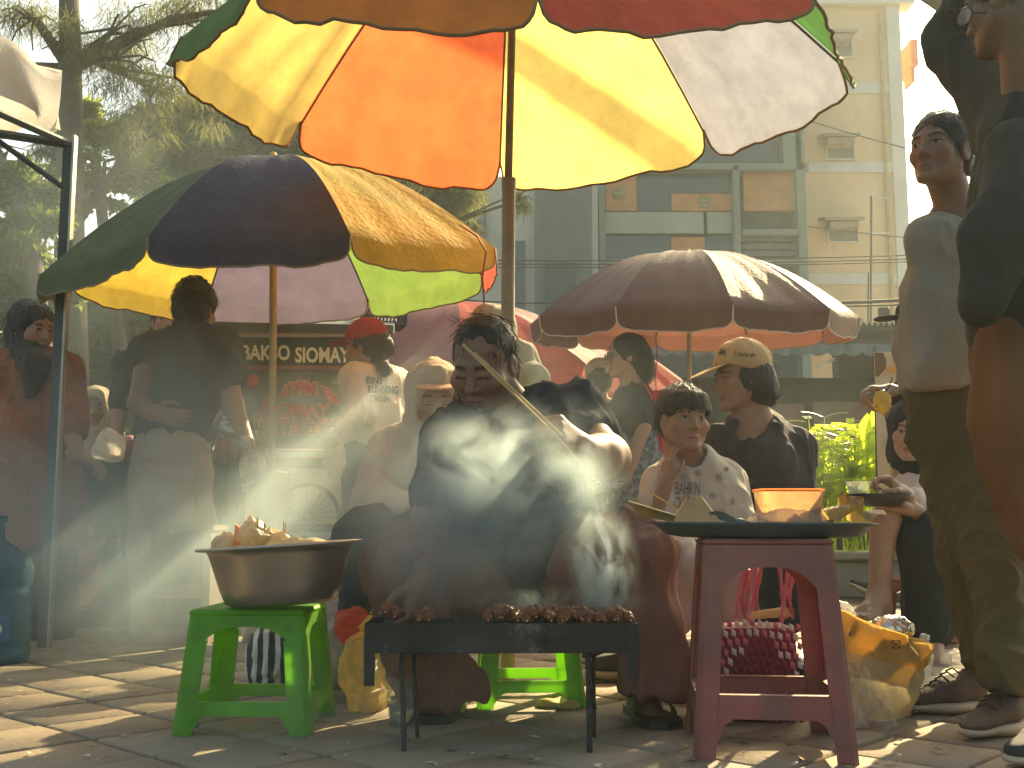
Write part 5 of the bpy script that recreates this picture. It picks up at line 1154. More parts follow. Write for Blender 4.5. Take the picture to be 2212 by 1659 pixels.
hand_sdf(A, WR, hd + Vector((0, 0, .02)), (-.1, .85, -.55), -1, (1.2, 1.25, 1.3, 1.35), .8, 1.16, wr=.03)
hand_sdf(A, WL, (-.22, -.25, -1), (-.6, .3, .2), -1, (.9, 1.0, 1.0, 1.0), .6, 1.05, wr=.03)
KL, KR = P(862, 1225, 2.82), P(1385, 1190, 2.84); AL, AR = P(968, 1512, 2.98), P(1392, 1512, 2.92)
A.chain([PV, KL, AL], [.10, .06, .036], .04); A.chain([PV, KR, AR], [.10, .06, .036], .04)
foot_sdf(A, (AR.x, AR.y, .075), (.15, -1, 0), 1.0); foot_sdf(A, (AL.x, AL.y, .075), (-.15, -1, 0), 1.0)
body(K, A, [fr], (.22, .12, .075), .0045, closed=True)
A = Sdf(); cc = lambda p, q, a, b=None, k=.02, op='+': A.cone(fr.p(*p), fr.p(*q), a, a if b is None else b, k, op)
A.ell(fr.p(0, -.020, .040), (.081, .096, .088), fr.R(), .02); A.ell(fr.p(0, -.055, -.03), (.072, .055, .06), fr.R(), .03)
A.ell(fr.p(0, .092, -.040), (.062, .070, .082), fr.R(), .02, '-')
A.ell(fr.p(.03, -.09, -.10), (.035, .035, .045), fr.R(), .03)
hair(K, A, .005, .004, 26, (1, .35, 1))
strands(K, fr, 46, lambda t: fr.p(.075, -.02 - .03 * t, -.02 - .05 * t), lambda t: fr.p(.095 + .03 * t, -.02, -.13 - .07 * t), .012, .0011)
strands(K, fr, 26, lambda t: fr.p(-.06 + .12 * t, .04, .115), lambda t: fr.p(-.07 + .14 * t, .02, .13), .006, .0008)
m_navy = col_m('navy_tee', (.030, .035, .048)); A = Sdf()
A.chain([Nk + Vector((0.02, .03, -.10)), P(1112, 1000, 3.03), P(1125, 1120, 3.06), PV + Vector((0, -.02, .02))], [.10, .160, .180, .175], .08)
A.chain([SL + Vector((0, 0, -.01)), Nk + Vector((.02, .03, -.02)), P(1180, 885, 3.02), SR + Vector((-.01, 0, .012))], [.066, .056, .066, .072], .05)
A.chain([SL, SL.lerp(EL, .68)], [.075, .072], .05); A.chain([SR, SR.lerp(ER, .42)], [.075, .070], .05)
A.cut(SL.lerp(EL, .66), EL - SL + Vector((0, 0, 0))) if False else None
A.cone(Nk + Vector((-.012, -.045, .03)), Nk + Vector((0, 0, .16)), .062, .075, .01, '-')
cloth('t_shirt', A, m_navy, K, .007, .015, 7, (1, 1, .5), 3)
m_mauve = col_m('mauve_trousers', (.24, .115, .085)); A = Sdf()
A.chain([PV, P(1000, 1240, 2.98), KL], [.135, .11, .088], .05); A.chain([PV, P(1260, 1215, 3.0), KR], [.135, .11, .080], .05)
A.chain([KL, P(905, 1400, 2.86), P(965, 1500, 2.90)], [.082, .088, .104], .03); A.chain([KR, P(1402, 1330, 2.86), P(1410, 1500, 2.87)], [.078, .072, .088], .03)
A.cut(P(965, 1540, 2.9), (0.0, -.3, -1)) if False else None
A.cone(P(975, 1600, 2.9), P(975, 1560, 2.9), .13, .10, .01, '-') if False else None
A.box((P(1405, 1500, 2.86).x, 2.86, .0), (.22, .3, .098), None, .005, .006, '-'); A.box((P(960, 1500, 2.9).x, 2.9, .0), (.22, .3, .070), None, .005, .006, '-')
cloth('trousers', A, m_mauve, K, .007, .022, 6.5, (1, 1, .22), 8)
m_sandal = M('black_sandal', (.02, .02, .02), .35, .1)
def sandal(R, an, td, w=.052):
    t = V3(td).normalized(); x = Vector((t.y, -t.x, 0)); g = Vector((an[0], an[1], 0)); mb = MB()
    pr_ = [(-.075, .03), (-.06, .042), (0, .043), (.08, .05), (.14, .052), (.19, .040), (.205, 0), (.19, -.042), (.14, -.052), (.08, -.046), (0, -.04), (-.06, -.04), (-.075, -.02)]
    q = [g + t * f + x * s for f, s in pr_]; n_ = len(q); mb.add([p + Vector((0, 0, .030)) for p in q] + [p + Vector((0, 0, .052)) for p in q], [tuple(range(n_ - 1, -1, -1)), tuple(range(n_, 2 * n_))] + [(i, (i + 1) % n_, n_ + (i + 1) % n_, n_ + i) for i in range(n_)]); so = mb.build('sandal', m_sandal, R)
    for f0, f1, h_ in ((.075, .115, .088), (.045, .02, .10)):
        mb = MB(); g_ = [[g + t * (f0 + (f1 - f0) * 0 + w_) + x * (.056 * math.cos(a)) + Vector((0, 0, .045 + (h_ - .04) * math.sin(a))) for a in [math.pi * k / 12 for k in range(13)]] for w_ in (0, .028)]; mb.sheet(g_); mb.build('strap', m_sandal, so, True)
# raise feet a little so that they stand on the paving
for a_, td in (((AR.x, AR.y), (.15, -1, 0)), ((AL.x, AL.y), (-.15, -1, 0))): sandal(K, a_, td)
# the fan
fn = thing('bamboo_fan', 'woven bamboo hand fan on a long split handle held over the grill', 'fan', P(1205, 950, 2.53))
m_fanm = M('woven_bamboo', (.34, .27, .15), .7, .2, 30, .8, 120, fib=(1, 1, 1))
mb = MB(); a, b_, c = P(1000, 744, 2.50), P(1205, 945, 2.535), P(1284, 1036, 2.56); mb.tube([a, a.lerp(b_, .5), b_, c], [.0085, .0075, .0075, .008], 8, flat=.35); mb.tube([a.lerp(b_, .1) + Vector((.004, -.004, .003)), b_ + Vector((.010, -.004, .004))], [.002, .0035], 6); mb.build('fan_handle', m_bam, fn, True)
mb = MB(); ax1 = (c - b_).normalized(); ax2 = Vector((-.28, .93, -.30)); ax2 = (ax2 - ax1 * ax2.dot(ax1)).normalized(); nn = ax1.cross(ax2)
for i in range(16):
    for j in range(16):
        o = b_.lerp(c, .15) + ax1 * (-.02 + i * .0105) + ax2 * (j * .0115 + .004); e = .0022 if (i + j) % 2 else -.0002
        mb.add([o + nn * e, o + ax1 * .010 + nn * e, o + ax1 * .010 + ax2 * .011 + nn * e, o + ax2 * .011 + nn * e, o + ax1 * .005 + ax2 * .0055 + nn * (e + .0016)], [(0, 1, 4), (1, 2, 4), (2, 3, 4), (3, 0, 4)])
mb.build('woven_panel', m_fanm, fn)

# --- generic builder: torso, arms and legs from joints
def garment(name, R, chains, mat, h=.008, amp=.010, freq=7, st=(1, 1, .45), seed=0, subs=(), k=.05, cuts=()):
    A = Sdf()
    for pts, rs in chains: A.chain(pts, rs, k)
    for p, q, r in subs: A.cone(p, q, r, r, .008, '-')
    for p0, n_ in cuts: A.cut(p0, n_)
    return cloth(name, A, mat, R, h, amp, freq, st, seed)

# --- woman in the beige head scarf
H = person('woman in a beige head scarf with peach visor sitting behind the cook', G(880, 3.7))
fr = Frame(P(941, 862, 3.62), (.16, -.93, -.30), (-.04, 0, 1)); A = Sdf(); head_sdf(A, fr, lids=.8)
m_beige = col_m('beige_scarf', (.52, .39, .27)); sl, sr = P(842, 975, 3.72), P(985, 975, 3.80); el, wl = P(815, 1095, 3.55), P(925, 1108, 3.32)
A.chain([fr.p(0, -.03, -.12), P(915, 1000, 3.72), P(890, 1120, 3.72)], [.06, .11, .12], .04); A.chain([sl, el, wl], [.05, .042, .028], .03); hand_sdf(A, wl, (1, -.2, -.1), (0, .2, -1), 1, (.5, .5, .6, .6), .4, .95)
body(H, A, [fr], (.33, .19, .125), .005, closed=True)
A = Sdf(); A.ell(fr.p(0, -.02, .020), (.092, .112, .102), fr.R(), .02); A.ell(fr.p(0, -.01, -.07), (.085, .085, .075), fr.R(), .04)
A.chain([fr.p(0, 0, -.11), P(925, 1010, 3.66)], [.085, .125], .06); A.chain([sl + Vector((.03, 0, .01)), P(915, 985, 3.70), sr], [.072, .10, .07], .05)
A.ell(fr.p(0, .112, -.030), (.062, .085, .086), fr.R(), .012, '-')
A.ell(fr.p(.0, .075, -.04), (.057, .06, .078), fr.R(), .01, '-')
cloth('head_scarf', A, m_beige, H, .006, .0055, 12, (1, 1, .5), 4)
A = Sdf(); A.ell(fr.p(0, .085, .052), (.068, .052, .007), fr.R(), .01); A.ell(fr.p(0, .07, .03), (.062, .05, .02), fr.R(), .01, '-'); v, q = A.mesh(.004); to_obj('visor', relax(v, q, 1), q, M('peach_visor', (.72, .45, .27), .6, trans=.3, tcol=(.9, .55, .3)), H)
garment('tunic', H, [([P(905, 985, 3.73), P(880, 1060, 3.74), P(880, 1140, 3.74)], [.11, .135, .15]), ([sl, el], [.068, .062]), ([el, wl], [.062, .045])], m_beige, seed=2)
garment('skirt', H, [([P(890, 1150, 3.75), P(800, 1165, 3.35)], [.13, .085]), ([P(800, 1165, 3.35), P(800, 1330, 3.4)], [.085, .08]), ([P(930, 1150, 3.75), P(935, 1150, 3.35), P(935, 1300, 3.4)], [.13, .085, .08])], col_m('black_skirt', (.03, .035, .035)), seed=5)
for x in (800, 935): shoe('shoe', (P(x, 1400, 3.42).x, 3.42, .032), (P(x, 1400, 3.2).x - .02, 3.18, .032), H, m_sandal, m_sandal)

H.location += Vector((.0, -.05, 0))
# --- the boy
B = person('small boy in a pale printed t shirt touching his ear beside the tray', G(1490, 3.5))
fr = Frame(P(1478, 908, 3.52), (.24, -.96, .04), (.05, 0, 1), .90); A = Sdf(); head_sdf(A, fr, child=True, chub=.008)
sl, sr = P(1432, 1050, 3.53), P(1565, 1045, 3.58); el, wl = P(1412, 1124, 3.42), P(1440, 1038, 3.42)
A.chain([fr.p(0, -.03, -.10), P(1497, 1010, 3.57), P(1505, 1200, 3.6)], [.040, .055, .07], .03); A.chain([sl, el, wl], [.040, .031, .021], .02); hand_sdf(A, wl, (.10, .22, 1), (.9, .5, 0), -1, (.35, .3, .3, .5), .5, .72, wr=.022)
A.chain([sr, P(1590, 1150, 3.52), P(1560, 1180, 3.3)], [.038, .032, .022], .02)
body(B, A, [fr], (.31, .17, .105), .0045, lip=(.36, .16, .13))
A = Sdf(); A.ell(fr.p(0, -.018, .045), (.079, .096, .083), fr.R(), .02); A.ell(fr.p(0, -.04, .0), (.078, .075, .07), fr.R(), .02)
A.ell(fr.p(0, .112, -.035), (.085, .085, .088), fr.R(), .008, '-'); A.cut(fr.p(0, -.02, -.052), fr.d(0, .35, -1))
for s in (-1, 1): A.ell(fr.p(s * .085, .005, -.02), (.03, .03, .035), fr.R(), .008, '-')
for i in range(13):
    t = i / 12 - .5; A.cone(fr.p(t * .10, .068 - abs(t) * .03, .078), fr.p(t * .135, .088 - abs(t) * .06, .026 + .006 * (i % 3)), .012, .006, .012)
hair(B, A, .004, .003, 60, (1, .3, .3))
strands(B, fr, 60, lambda t: fr.p(-.05 + .1 * t, .02 - .05 * rnd.random(), .122), lambda t: fr.p(-.06 + .12 * t, .03, .137), .006, .0007)
m_tee = col_m('printed_tee', (.50, .44, .37)); ts = garment('t_shirt', B, [([P(1495, 1025, 3.57), P(1503, 1100, 3.58), P(1505, 1215, 3.60)], [.10, .118, .120]), ([sl, P(1497, 1028, 3.565), sr], [.052, .07, .055]), ([sl, sl.lerp(el, .62)], [.056, .060]), ([sr, P(1588, 1125, 3.54)], [.055, .062])], m_tee, .006, .007, 9, seed=12, subs=[(P(1492, 1000, 3.52), P(1490, 960, 3.53), .052)])
m_ink = M('grey_ink', (.16, .155, .15), .8); print_on(ts, 'BAHRIN', 1459, 1040, 1512, 1068, m_ink, .01, 2); print_on(ts, 'OARI', 1456, 1072, 1500, 1098, m_ink, .01, 2)
m_pal = M('pale_grey_ink', (.30, .29, .26), .8)
def palm(cx_, cy2, r): 
    for k in range(9):
        a = k * .7; mark(ts, [(cx_ + math.cos(a) * r * .15, cy2 + math.sin(a) * r * .15), (cx_ + math.cos(a) * r, cy2 + math.sin(a) * r)], m_pal, w=.9, close=False)
for c_ in ((1555, 1030, 11), (1582, 1085, 10), (1540, 1070, 9), (1508, 1022, 8), (1560, 1105, 8), (1475, 1030, 7), (1570, 1000 + 12, 6)): palm(*c_)
pt_ = garment('trousers', B, [([P(1505, 1200, 3.62), P(1455, 1205, 3.22)], [.10, .062]), ([P(1455, 1205, 3.22), P(1450, 1330, 3.25)], [.062, .058]), ([P(1515, 1200, 3.62), P(1575, 1205, 3.25), P(1580, 1330, 3.28)], [.10, .062, .058])], m_tee, .007, .009, 8, seed=30)
for x, y in ((1452, 3.25), (1580, 3.28)): shoe('shoe', (P(x, 1400, y).x, y + .06, .032), (P(x, 1400, y).x + .02, y - .14, .032), B, m_sandal, m_sandal, w=.04, hgt=.08)

# --- woman in the tan cap
L_ = person('woman in a tan cap and dark collared shirt talking beside the boy', G(1630, 4.0))
fr = Frame(P(1600, 818, 3.92), (-.96, -.26, -.06), (-.02, 0, 1)); A = Sdf(); head_sdf(A, fr, mouth=.008, neck=False)
A.chain([fr.p(0, -.03, -.05), P(1622, 905, 3.95)], [.050, .056], .02); A.chain([P(1628, 930, 3.97), P(1630, 1010, 3.98), P(1630, 1150, 4.0)], [.09, .13, .14], .05)
A.ell(P(1606, 940, 3.92), (.06, .05, .07), None, .03)
body(L_, A, [fr], (.29, .16, .105), .005)
A = Sdf(); A.ell(fr.p(0, -.035, .0), (.090, .092, .098), fr.R(), .02); A.ell(fr.p(0, -.072, -.055), (.080, .060, .05), fr.R(), .03); A.ell(fr.p(.055, -.03, -.05), (.035, .05, .05), fr.R(), .02); A.ell(fr.p(0, .095, -.05), (.09, .088, .10), fr.R(), .01, '-')
hair(L_, A, .005, .005, 30)
m_cap = col_m('tan_cap', (.44, .31, .17)); A = Sdf(); A.ell(fr.p(0, -.012, .052), (.088, .106, .092), fr.R(), .02); A.cut(fr.p(0, 0, .030), fr.d(0, .22, -1))
cp_ = cloth('cap_crown', A, m_cap, L_, .005, .004, 16, (1, 1, .5), 7)
A = Sdf(); A.ell(fr.p(0, .125, .030), (.070, .078, .006), Frame(fr.o, fr.d(0, 1, -.38), fr.z).R(), .01); v, q = A.mesh(.004); to_obj('cap_brim', relax(v, q, 1), q, m_cap, L_)
m_inkd = M('dark_ink', (.05, .05, .06), .8); cp_['dd'] = 3.85; print_on(cp_, 'NIVA', 1548, 750, 1568, 765, m_inkd, .03, 4); print_on(cp_, 'BANK BPD', 1598, 762, 1634, 770, m_inkd, .02, 2)
mark(cp_, [(1586, 760), (1596, 761), (1596, 771), (1586, 770)], m_inkd, w=.7)
m_shirt = col_m('dark_purple_shirt', (.045, .035, .045)); so = garment('shirt', L_, [([P(1630, 950, 4.0), P(1628, 1010, 3.98), P(1632, 1160, 4.0)], [.11, .145, .155]), ([P(1545, 965, 3.92), P(1628, 935, 4.0), P(1712, 970, 4.05)], [.06, .075, .07]), ([P(1715, 975, 4.04), P(1722, 1060, 3.98)], [.068, .07]), ([P(1548, 965, 3.92), P(1540, 1050, 3.88)], [.062, .06])], m_shirt, seed=15, subs=[(P(1602, 922, 3.84), P(1615, 880, 3.92), .050), (P(1590, 958, 3.80), P(1602, 920, 3.84), .022)])
for pts in ([P(1655, 905, 3.93), P(1672, 925, 3.88), P(1640, 968, 3.83), P(1610, 990, 3.82)], [P(1585, 915, 3.87), P(1566, 940, 3.84), P(1578, 975, 3.82)]):
    A = Sdf(); A.chain(pts, .022, .01, flat=(.1, 1, .2), fs=.4); cloth('collar', A, m_shirt, L_, .005, .002, 12)
for k in range(3):
    cx_ = 1612 + k * 9; mark(so, [(cx_ + 4 * math.cos(a * .9), 1040 + 4 * math.sin(a * .9)) for a in range(7)], M('gold_thread', (.35, .28, .12), .6), 'embroidery', .6)
garment('trousers', L_, [([P(1630, 1160, 4.02), P(1600, 1170, 3.7), P(1605, 1320, 3.72)], [.13, .08, .07]), ([P(1650, 1160, 4.02), P(1700, 1170, 3.7), P(1700, 1320, 3.72)], [.13, .08, .07])], col_m('navy_pinstripe', (.03, .035, .05)), seed=4)
for x in (1605, 1700): shoe('shoe', (P(x, 1400, 3.75).x, 3.78, .032), (P(x, 1400, 3.75).x, 3.52, .032), L_, m_sandal, m_sandal)

# --- woman with the red shoulder bag
R_ = person('standing woman with sunglasses and bright red shoulder bag facing left', G(1365, 6.0))
fr = Frame(P(1349, 770, 6.0), (-.99, -.10, -.05)); A = Sdf(); head_sdf(A, fr); sh = P(1375, 850, 5.98); A.chain([fr.p(0, -.03, -.12), P(1368, 900, 6.02), P(1368, 970, 6.02)], [.055, .10, .11], .04)
A.chain([sh, P(1388, 925, 5.92), P(1366, 1005, 5.86)], [.05, .040, .026], .03); hand_sdf(A, P(1366, 1005, 5.86), (-.3, 0, -1), (-1, 0, 0), 1, (.5,) * 4); A.chain([P(1360, 1000, 6.0), P(1360, 1310, 6.0)], [.09, .05], .02)
body(R_, A, [fr], (.36, .21, .14), .008)
A = Sdf(); A.ell(fr.p(0, -.03, .03), (.088, .105, .10), fr.R(), .02); A.ell(fr.p(0, -.09, -.06), (.075, .07, .11), fr.R(), .04); A.ell(fr.p(0, .10, -.045), (.1, .085, .09), fr.R(), .01, '-'); hair(R_, A, .007, .006, 24)
mb = MB()
for s in (-1, 1): mb.lathe(fr.p(s * .034, .098, -.002), [(.001, 0), (.024, 0), (.026, .003)], 14, axis=fr.y); mb.tube([fr.p(s * .058, .09, .004), fr.p(s * .076, -.005, .002)], .002, 5)
mb.tube([fr.p(-.02, .1, .003), fr.p(.02, .1, .003)], .002, 5); mb.build('sunglasses', M('dark_lens', (.08, .05, .03), .15, spec=.7), R_)
garment('t_shirt', R_, [([P(1368, 862, 6.03), P(1368, 905, 6.03), P(1368, 965, 6.03)], [.10, .135, .13]), ([sh, sh.lerp(P(1388, 925, 5.92), .62)], [.065, .06])], col_m('charcoal_tee', (.06, .06, .06)), .010, .010, seed=8)
m_skirt = M('dotted_skirt', (.18, .19, .20), .9, .75, 42, .3, 60); garment('skirt', R_, [([P(1370, 960, 6.03), P(1368, 1060, 6.03), P(1366, 1270, 6.03)], [.14, .17, .20])], m_skirt, .011, .02, 5, seed=9, cuts=[(P(1366, 1300, 6.03), (0, 0, -1))])
rb = thing('shoulder_bag', 'bright red flat shoulder bag hanging on the standing woman', 'bag', P(1400, 960, 5.9)); m_rb = M('red_canvas', (.62, .05, .07), .7, trans=.25, tcol=(.95, .08, .08))
A = Sdf(); A.box(P(1400, 905, 5.93) + Vector((.01, .10, -.02)), (.10, .03, .18), np.array(Matrix.Rotation(-.5, 3, 'Z')), .02); cloth('bag_body', A, m_rb, rb, .009, .008, 9)
for o_ in (0, .05): mb = MB(); mb.tube([P(1368, 838, 5.95) + Vector((0, o_, .02)), P(1392, 830, 5.9) + Vector((0, o_, 0)), P(1410, 862, 5.9) + Vector((0, o_, 0))], .010, 6, flat=.4); mb.build('bag_strap', m_rb, rb, True)

# --- figures half hidden in the background
def simple(label, hx, hy, d, fwd, skin, top, bottom, hairf=None, sh=.19, h=.009, legs=True, sc=1.0, lean=0, width=1.0):
    R = person(label, G(hx, d)); fr = Frame(P(hx, hy, d), fwd, sc=sc); A = Sdf(); head_sdf(A, fr)
    f = Vector((fwd[0], fwd[1], 0)).normalized(); x = Vector((f.y, -f.x, 0)); n = fr.p(0, -.035, -.17); n.x += lean * .2
    a, b_ = n + x * sh - Vector((0, 0, .06)), n - x * sh - Vector((0, 0, .06)); hip = Vector((n.x + lean, n.y, n.z - .56 * sc))
    A.chain([n, n - Vector((0, 0, .2)), hip], [.06, .11, .12], .04); hz = []
    for p, s in ((a, 1), (b_, -1)):
        e = p + Vector((0, 0, -.28)) + x * s * .04; w = e + f * .12 + Vector((0, 0, -.20)); A.chain([p, e, w], [.05, .04, .027], .03); hand_sdf(A, w, (0, 0, -1), x * -s, s, (.4,) * 4); hz.append((p, e, w))
    if legs and hip.z > .6:
        for s in (1, -1): A.chain([hip + x * s * .08, Vector((hip.x, hip.y, hip.z * .52)) + x * s * .09, Vector((hip.x, hip.y, .10)) + x * s * .09], [.09, .058, .036], .03); foot_sdf(A, Vector((hip.x, hip.y, .10)) + x * s * .09, f)
    body(R, A, [fr], skin, h)
    garment('shirt', R, [([n - Vector((0, 0, .07)), n - Vector((0, 0, .25)), hip], [.09 * width, .14 * width, .14 * width]), ([a, n - Vector((0, 0, .03)), b_], [.062, .07, .062])] + [([p, p.lerp(e, .75)], [.066, .062]) for p, e, w in hz], top, .010, .010, seed=hx * .1, cuts=[(hip - Vector((0, 0, .06)), (0, 0, -1))])
    if legs and hip.z > .6: garment('trousers', R, [([hip, Vector((hip.x, hip.y, hip.z * .52)) + x * s * .09, Vector((hip.x, hip.y, .08)) + x * s * .09], [.135, .085, .075]) for s in (1, -1)], bottom, .010, .010, seed=hx * .2)
    if hairf == 'hair':
        A = Sdf(); A.ell(fr.p(0, -.025, .035), (.084, .102, .09), fr.R(), .02); A.ell(fr.p(0, -.06, -.03), (.07, .05, .06), fr.R(), .03); A.ell(fr.p(0, .10, -.045), (.085, .085, .09), fr.R(), .01, '-'); hair(R, A, .008)
    elif hairf is not None:
        A = Sdf(); A.ell(fr.p(0, -.02, .025), (.10, .118, .11), fr.R(), .02); A.chain([fr.p(0, -.01, -.08), n - Vector((0, 0, .08))], [.095, .14], .06); A.ell(fr.p(0, .115, -.03), (.062, .085, .085), fr.R(), .012, '-'); cloth('head_scarf', A, hairf, R, .008, .007, 10)
    return R, fr, n, hip
m_bg1 = col_m('olive_scarf', (.28, .26, .18)); R, fr, n, hip = simple('person in a light olive head scarf seen from behind between cook and bamboo post', 1068, 722, 5.0, (.5, .85, 0), (.35, .2, .13), m_bg1, col_m('dark_trousers', (.05, .05, .05)), m_bg1, lean=.12)
A = Sdf(); A.chain([P(1120, 775, 5.0), P(1135, 860, 5.0)], [.085, .12], .03); cloth('shawl', A, m_bg1, R, .009, .008, 8)
R, fr, n, hip = simple('person in a white cap with a strap at the back beside the red bag woman', 1297, 820, 7.2, (.2, .97, 0), (.3, .18, .12), col_m('cream_top', (.55, .5, .4)), col_m('dark_trousers', 0), 'hair')
A = Sdf(); A.ell(fr.p(0, -.01, .05), (.10, .115, .095), fr.R(), .02); A.cut(fr.p(0, 0, .02), fr.d(0, 0, -1)); cw = cloth('white_cap', A, col_m('white_cap', (.66, .58, .54)), R, .008, .002, 10)
mb = MB(); mb.box(fr.p(.01, -.126, .045), (.07, .012, .03)); mb.build('cap_strap', m_inkd, R)
m_pink = col_m('dull_pink', (.42, .16, .17)); simple('small woman in a cream head scarf sitting behind the left food table', 204, 884, 6.2, (.30, -.92, 0), (.36, .21, .14), m_pink, m_pink, col_m('cream_scarf', (.50, .38, .24)), legs=False, sc=.98)
R, fr, n, hip = simple('person in a beige cap mostly hidden behind the man in the dark shirt', 362, 694, 5.9, (.3, -.9, 0), (.36, .2, .13), col_m('dark_top', (.06, .055, .05)), col_m('dark_trousers', 0), 'hair')
A = Sdf(); A.ell(fr.p(0, -.01, .05), (.09, .105, .09), fr.R(), .02); A.cut(fr.p(0, 0, .03), fr.d(0, 0, -1)); A.ell(fr.p(0, .13, .035), (.06, .06, .008), fr.R(), .01); cloth('beige_cap', A, m_beige, R, .008, .002, 10)
# --- girl in the red cap
Q = person('girl in a red cap and white team t shirt carrying a knotted plastic bag', G(800, 5.2))
fr = Frame(P(789, 750, 5.2), (-.93, .30, -.05)); A = Sdf(); head_sdf(A, fr)
s1, s2 = P(766, 822, 5.1), P(858, 835, 5.3); e1, w1 = P(793, 903, 5.05), P(742, 908, 4.95)
A.chain([fr.p(0, -.035, -.13), P(812, 880, 5.22), P(800, 1000, 5.22)], [.05, .08, .09], .04); A.chain([s1, e1, w1], [.045, .038, .025], .03); hand_sdf(A, w1, (-.9, -.1, -.25), (.1, .2, -1), 1, (.9, .9, 1, 1), .6)
A.chain([s2, P(868, 930, 5.3), P(845, 1010, 5.25)], [.045, .038, .025], .03)
for s in (-1, 1): A.chain([P(800 + s * 18, 1010, 5.2), P(795 + s * 20, 1180, 5.2), (P(795 + s * 22, 1300, 5.2).x, 5.2, .1)], [.09, .06, .038], .03)
body(Q, A, [fr], (.36, .20, .13), .007)
A = Sdf(); A.ell(fr.p(0, -.03, .02), (.082, .095, .09), fr.R(), .02); A.ell(fr.p(0, .10, -.045), (.085, .088, .09), fr.R(), .01, '-'); A.chain([fr.p(0, -.10, -.01), P(822, 775, 5.14), P(832, 800, 5.12)], [.045, .030, .026], .02); A.ell(P(829, 797, 5.11), (.03, .03, .03), None, .02)
hair(Q, A, .006, .006, 34)
m_rc = col_m('red_cap', (.36, .035, .025)); A = Sdf(); A.ell(fr.p(0, -.012, .050), (.090, .108, .092), fr.R(), .02); A.cut(fr.p(0, 0, .028), fr.d(0, .05, -1)); cloth('cap_crown', A, m_rc, Q, .006, .002, 10); A = Sdf(); A.ell(fr.p(0, .135, .034), (.068, .060, .006), fr.R(), .01); v, q = A.mesh(.0045); to_obj('cap_brim', relax(v, q, 1), q, m_rc, Q)
mb = MB(); mb.tube([fr.p(.07, .0, .0), fr.p(.06, .088, .0)], .003, 5); mb.lathe(fr.p(.036, .098, -.002), [(.019, 0), (.022, .003)], 12, axis=fr.y); mb.build('glasses', M('black_frame', (.02, .02, .02), .4), Q)
m_wt = col_m('white_team_tee', (.64, .58, .50)); tq = garment('t_shirt', Q, [([P(812, 835, 5.24), P(812, 900, 5.24), P(802, 985, 5.24)], [.10, .135, .135]), ([s1, P(810, 822, 5.2), s2], [.065, .075, .07]), ([s1, P(776, 890, 5.06)], [.070, .075]), ([s2, P(866, 905, 5.3)], [.065, .065])], m_wt, .007, .009, 7, seed=21, cuts=[(P(800, 1006, 5.2), (0, 0, -1))])
m_nk = M('team_ink', (.09, .12, .16), .8); print_on(tq, 'BNI', 791, 813, 825, 829, m_nk, .05, 2); print_on(tq, 'RUNNING', 795, 831, 861, 849, m_nk, .05, 3); print_on(tq, 'TEAM', 798, 853, 843, 866, m_nk, .05, 2)
garment('jeans', Q, [([P(798, 1000, 5.22), P(795 + s * 20, 1180, 5.2), (P(795 + s * 22, 1300, 5.2).x, 5.2, .08)], [.13, .078, .07]) for s in (-1, 1)], col_m('blue_jeans', (.07, .12, .19)), .008, .010, seed=6)
pb = thing('plastic_bag', 'knotted see through bag of take away food hanging from the red cap girls hand', 'plastic bag', P(724, 1030, 4.95)); m_milk = film('milky_film', (.85, .78, .66), .62, .2, .65)
A = Sdf(); A.ell(P(722, 998, 4.95), (.048, .04, .072), None, .03); A.cone(P(724, 965, 4.95), P(733, 925, 4.95), .032, .010, .04); v, q = A.mesh(.006); n = vnormals(v, q); v = folds(v, n, .008, 22, (1, 1, .4), 5); to_obj('bag_body', v, q, m_milk, pb)
mb = MB(); c = P(722, 1000, 4.95); mb.lathe(c, [(0, -.04), (.028, -.04), (.034, .0), (.036, .03), (0, .03)], 16); mb.build('food_box', M('foam_white', (.6, .52, .42), .7), pb, True)
for s in (-1, 1): mb = MB(); mb.tube([P(733, 930, 4.95), P(733 + s * 7, 922, 4.94), P(735 + s * 3, 908, 4.93)], .006, 5, flat=.4); mb.build('handle', m_milk, pb, True)

# --- man seen from behind
U = person('man in a dark t shirt and khaki trousers seen from behind at the left stall', G(380, 4.9))
fr = Frame(P(424, 672, 4.9), (.22, .97, -.03)); A = Sdf(); head_sdf(A, fr, fem=False)
s1, s2 = P(322, 758, 4.9), P(480, 752, 4.88); e1, w1 = P(300, 872, 4.82), P(330, 893, 4.70); e2, w2 = P(504, 878, 4.8), P(540, 972, 4.66)
A.chain([fr.p(0, -.035, -.16), P(405, 850, 4.94), P(372, 960, 4.93)], [.060, .09, .10], .05)
A.chain([s1, e1, w1], [.055, .044, .030], .03); hand_sdf(A, w1, (1, -.12, -.18), (.1, 1, .1), 1, (.35, .4, .45, .5), .3); A.chain([s2, e2, w2], [.055, .044, .029], .03); hand_sdf(A, w2, (.45, -.2, -1), (-.9, .1, -.1), -1, (.6,) * 4)
for s, x in ((-1, 328), (1, 420)): A.chain([P(372 + s * 30, 980, 4.92), P(x, 1180, 4.92), (P(x, 1300, 4.9).x, 4.92, .1)], [.10, .065, .04], .03)
body(U, A, [fr], (.34, .19, .12), .0065)
A = Sdf(); A.ell(fr.p(0, -.02, .045), (.090, .106, .095), fr.R(), .02); A.ell(fr.p(0, -.06, -.02), (.078, .055, .06), fr.R(), .03); A.ell(fr.p(0, .10, -.035), (.085, .085, .09), fr.R(), .01, '-')
for _ in range(26):
    a = rnd.random() * 6.28; e = rnd.random() * 1.0; dr = (math.cos(a) * math.sin(e), math.sin(a) * math.sin(e), math.cos(e)); A.ball(fr.p(dr[0] * .088, -.02 + dr[1] * .10, .045 + dr[2] * .098), .013, .012)
hair(U, A, .006, .007, 28, (1, 1, 1))
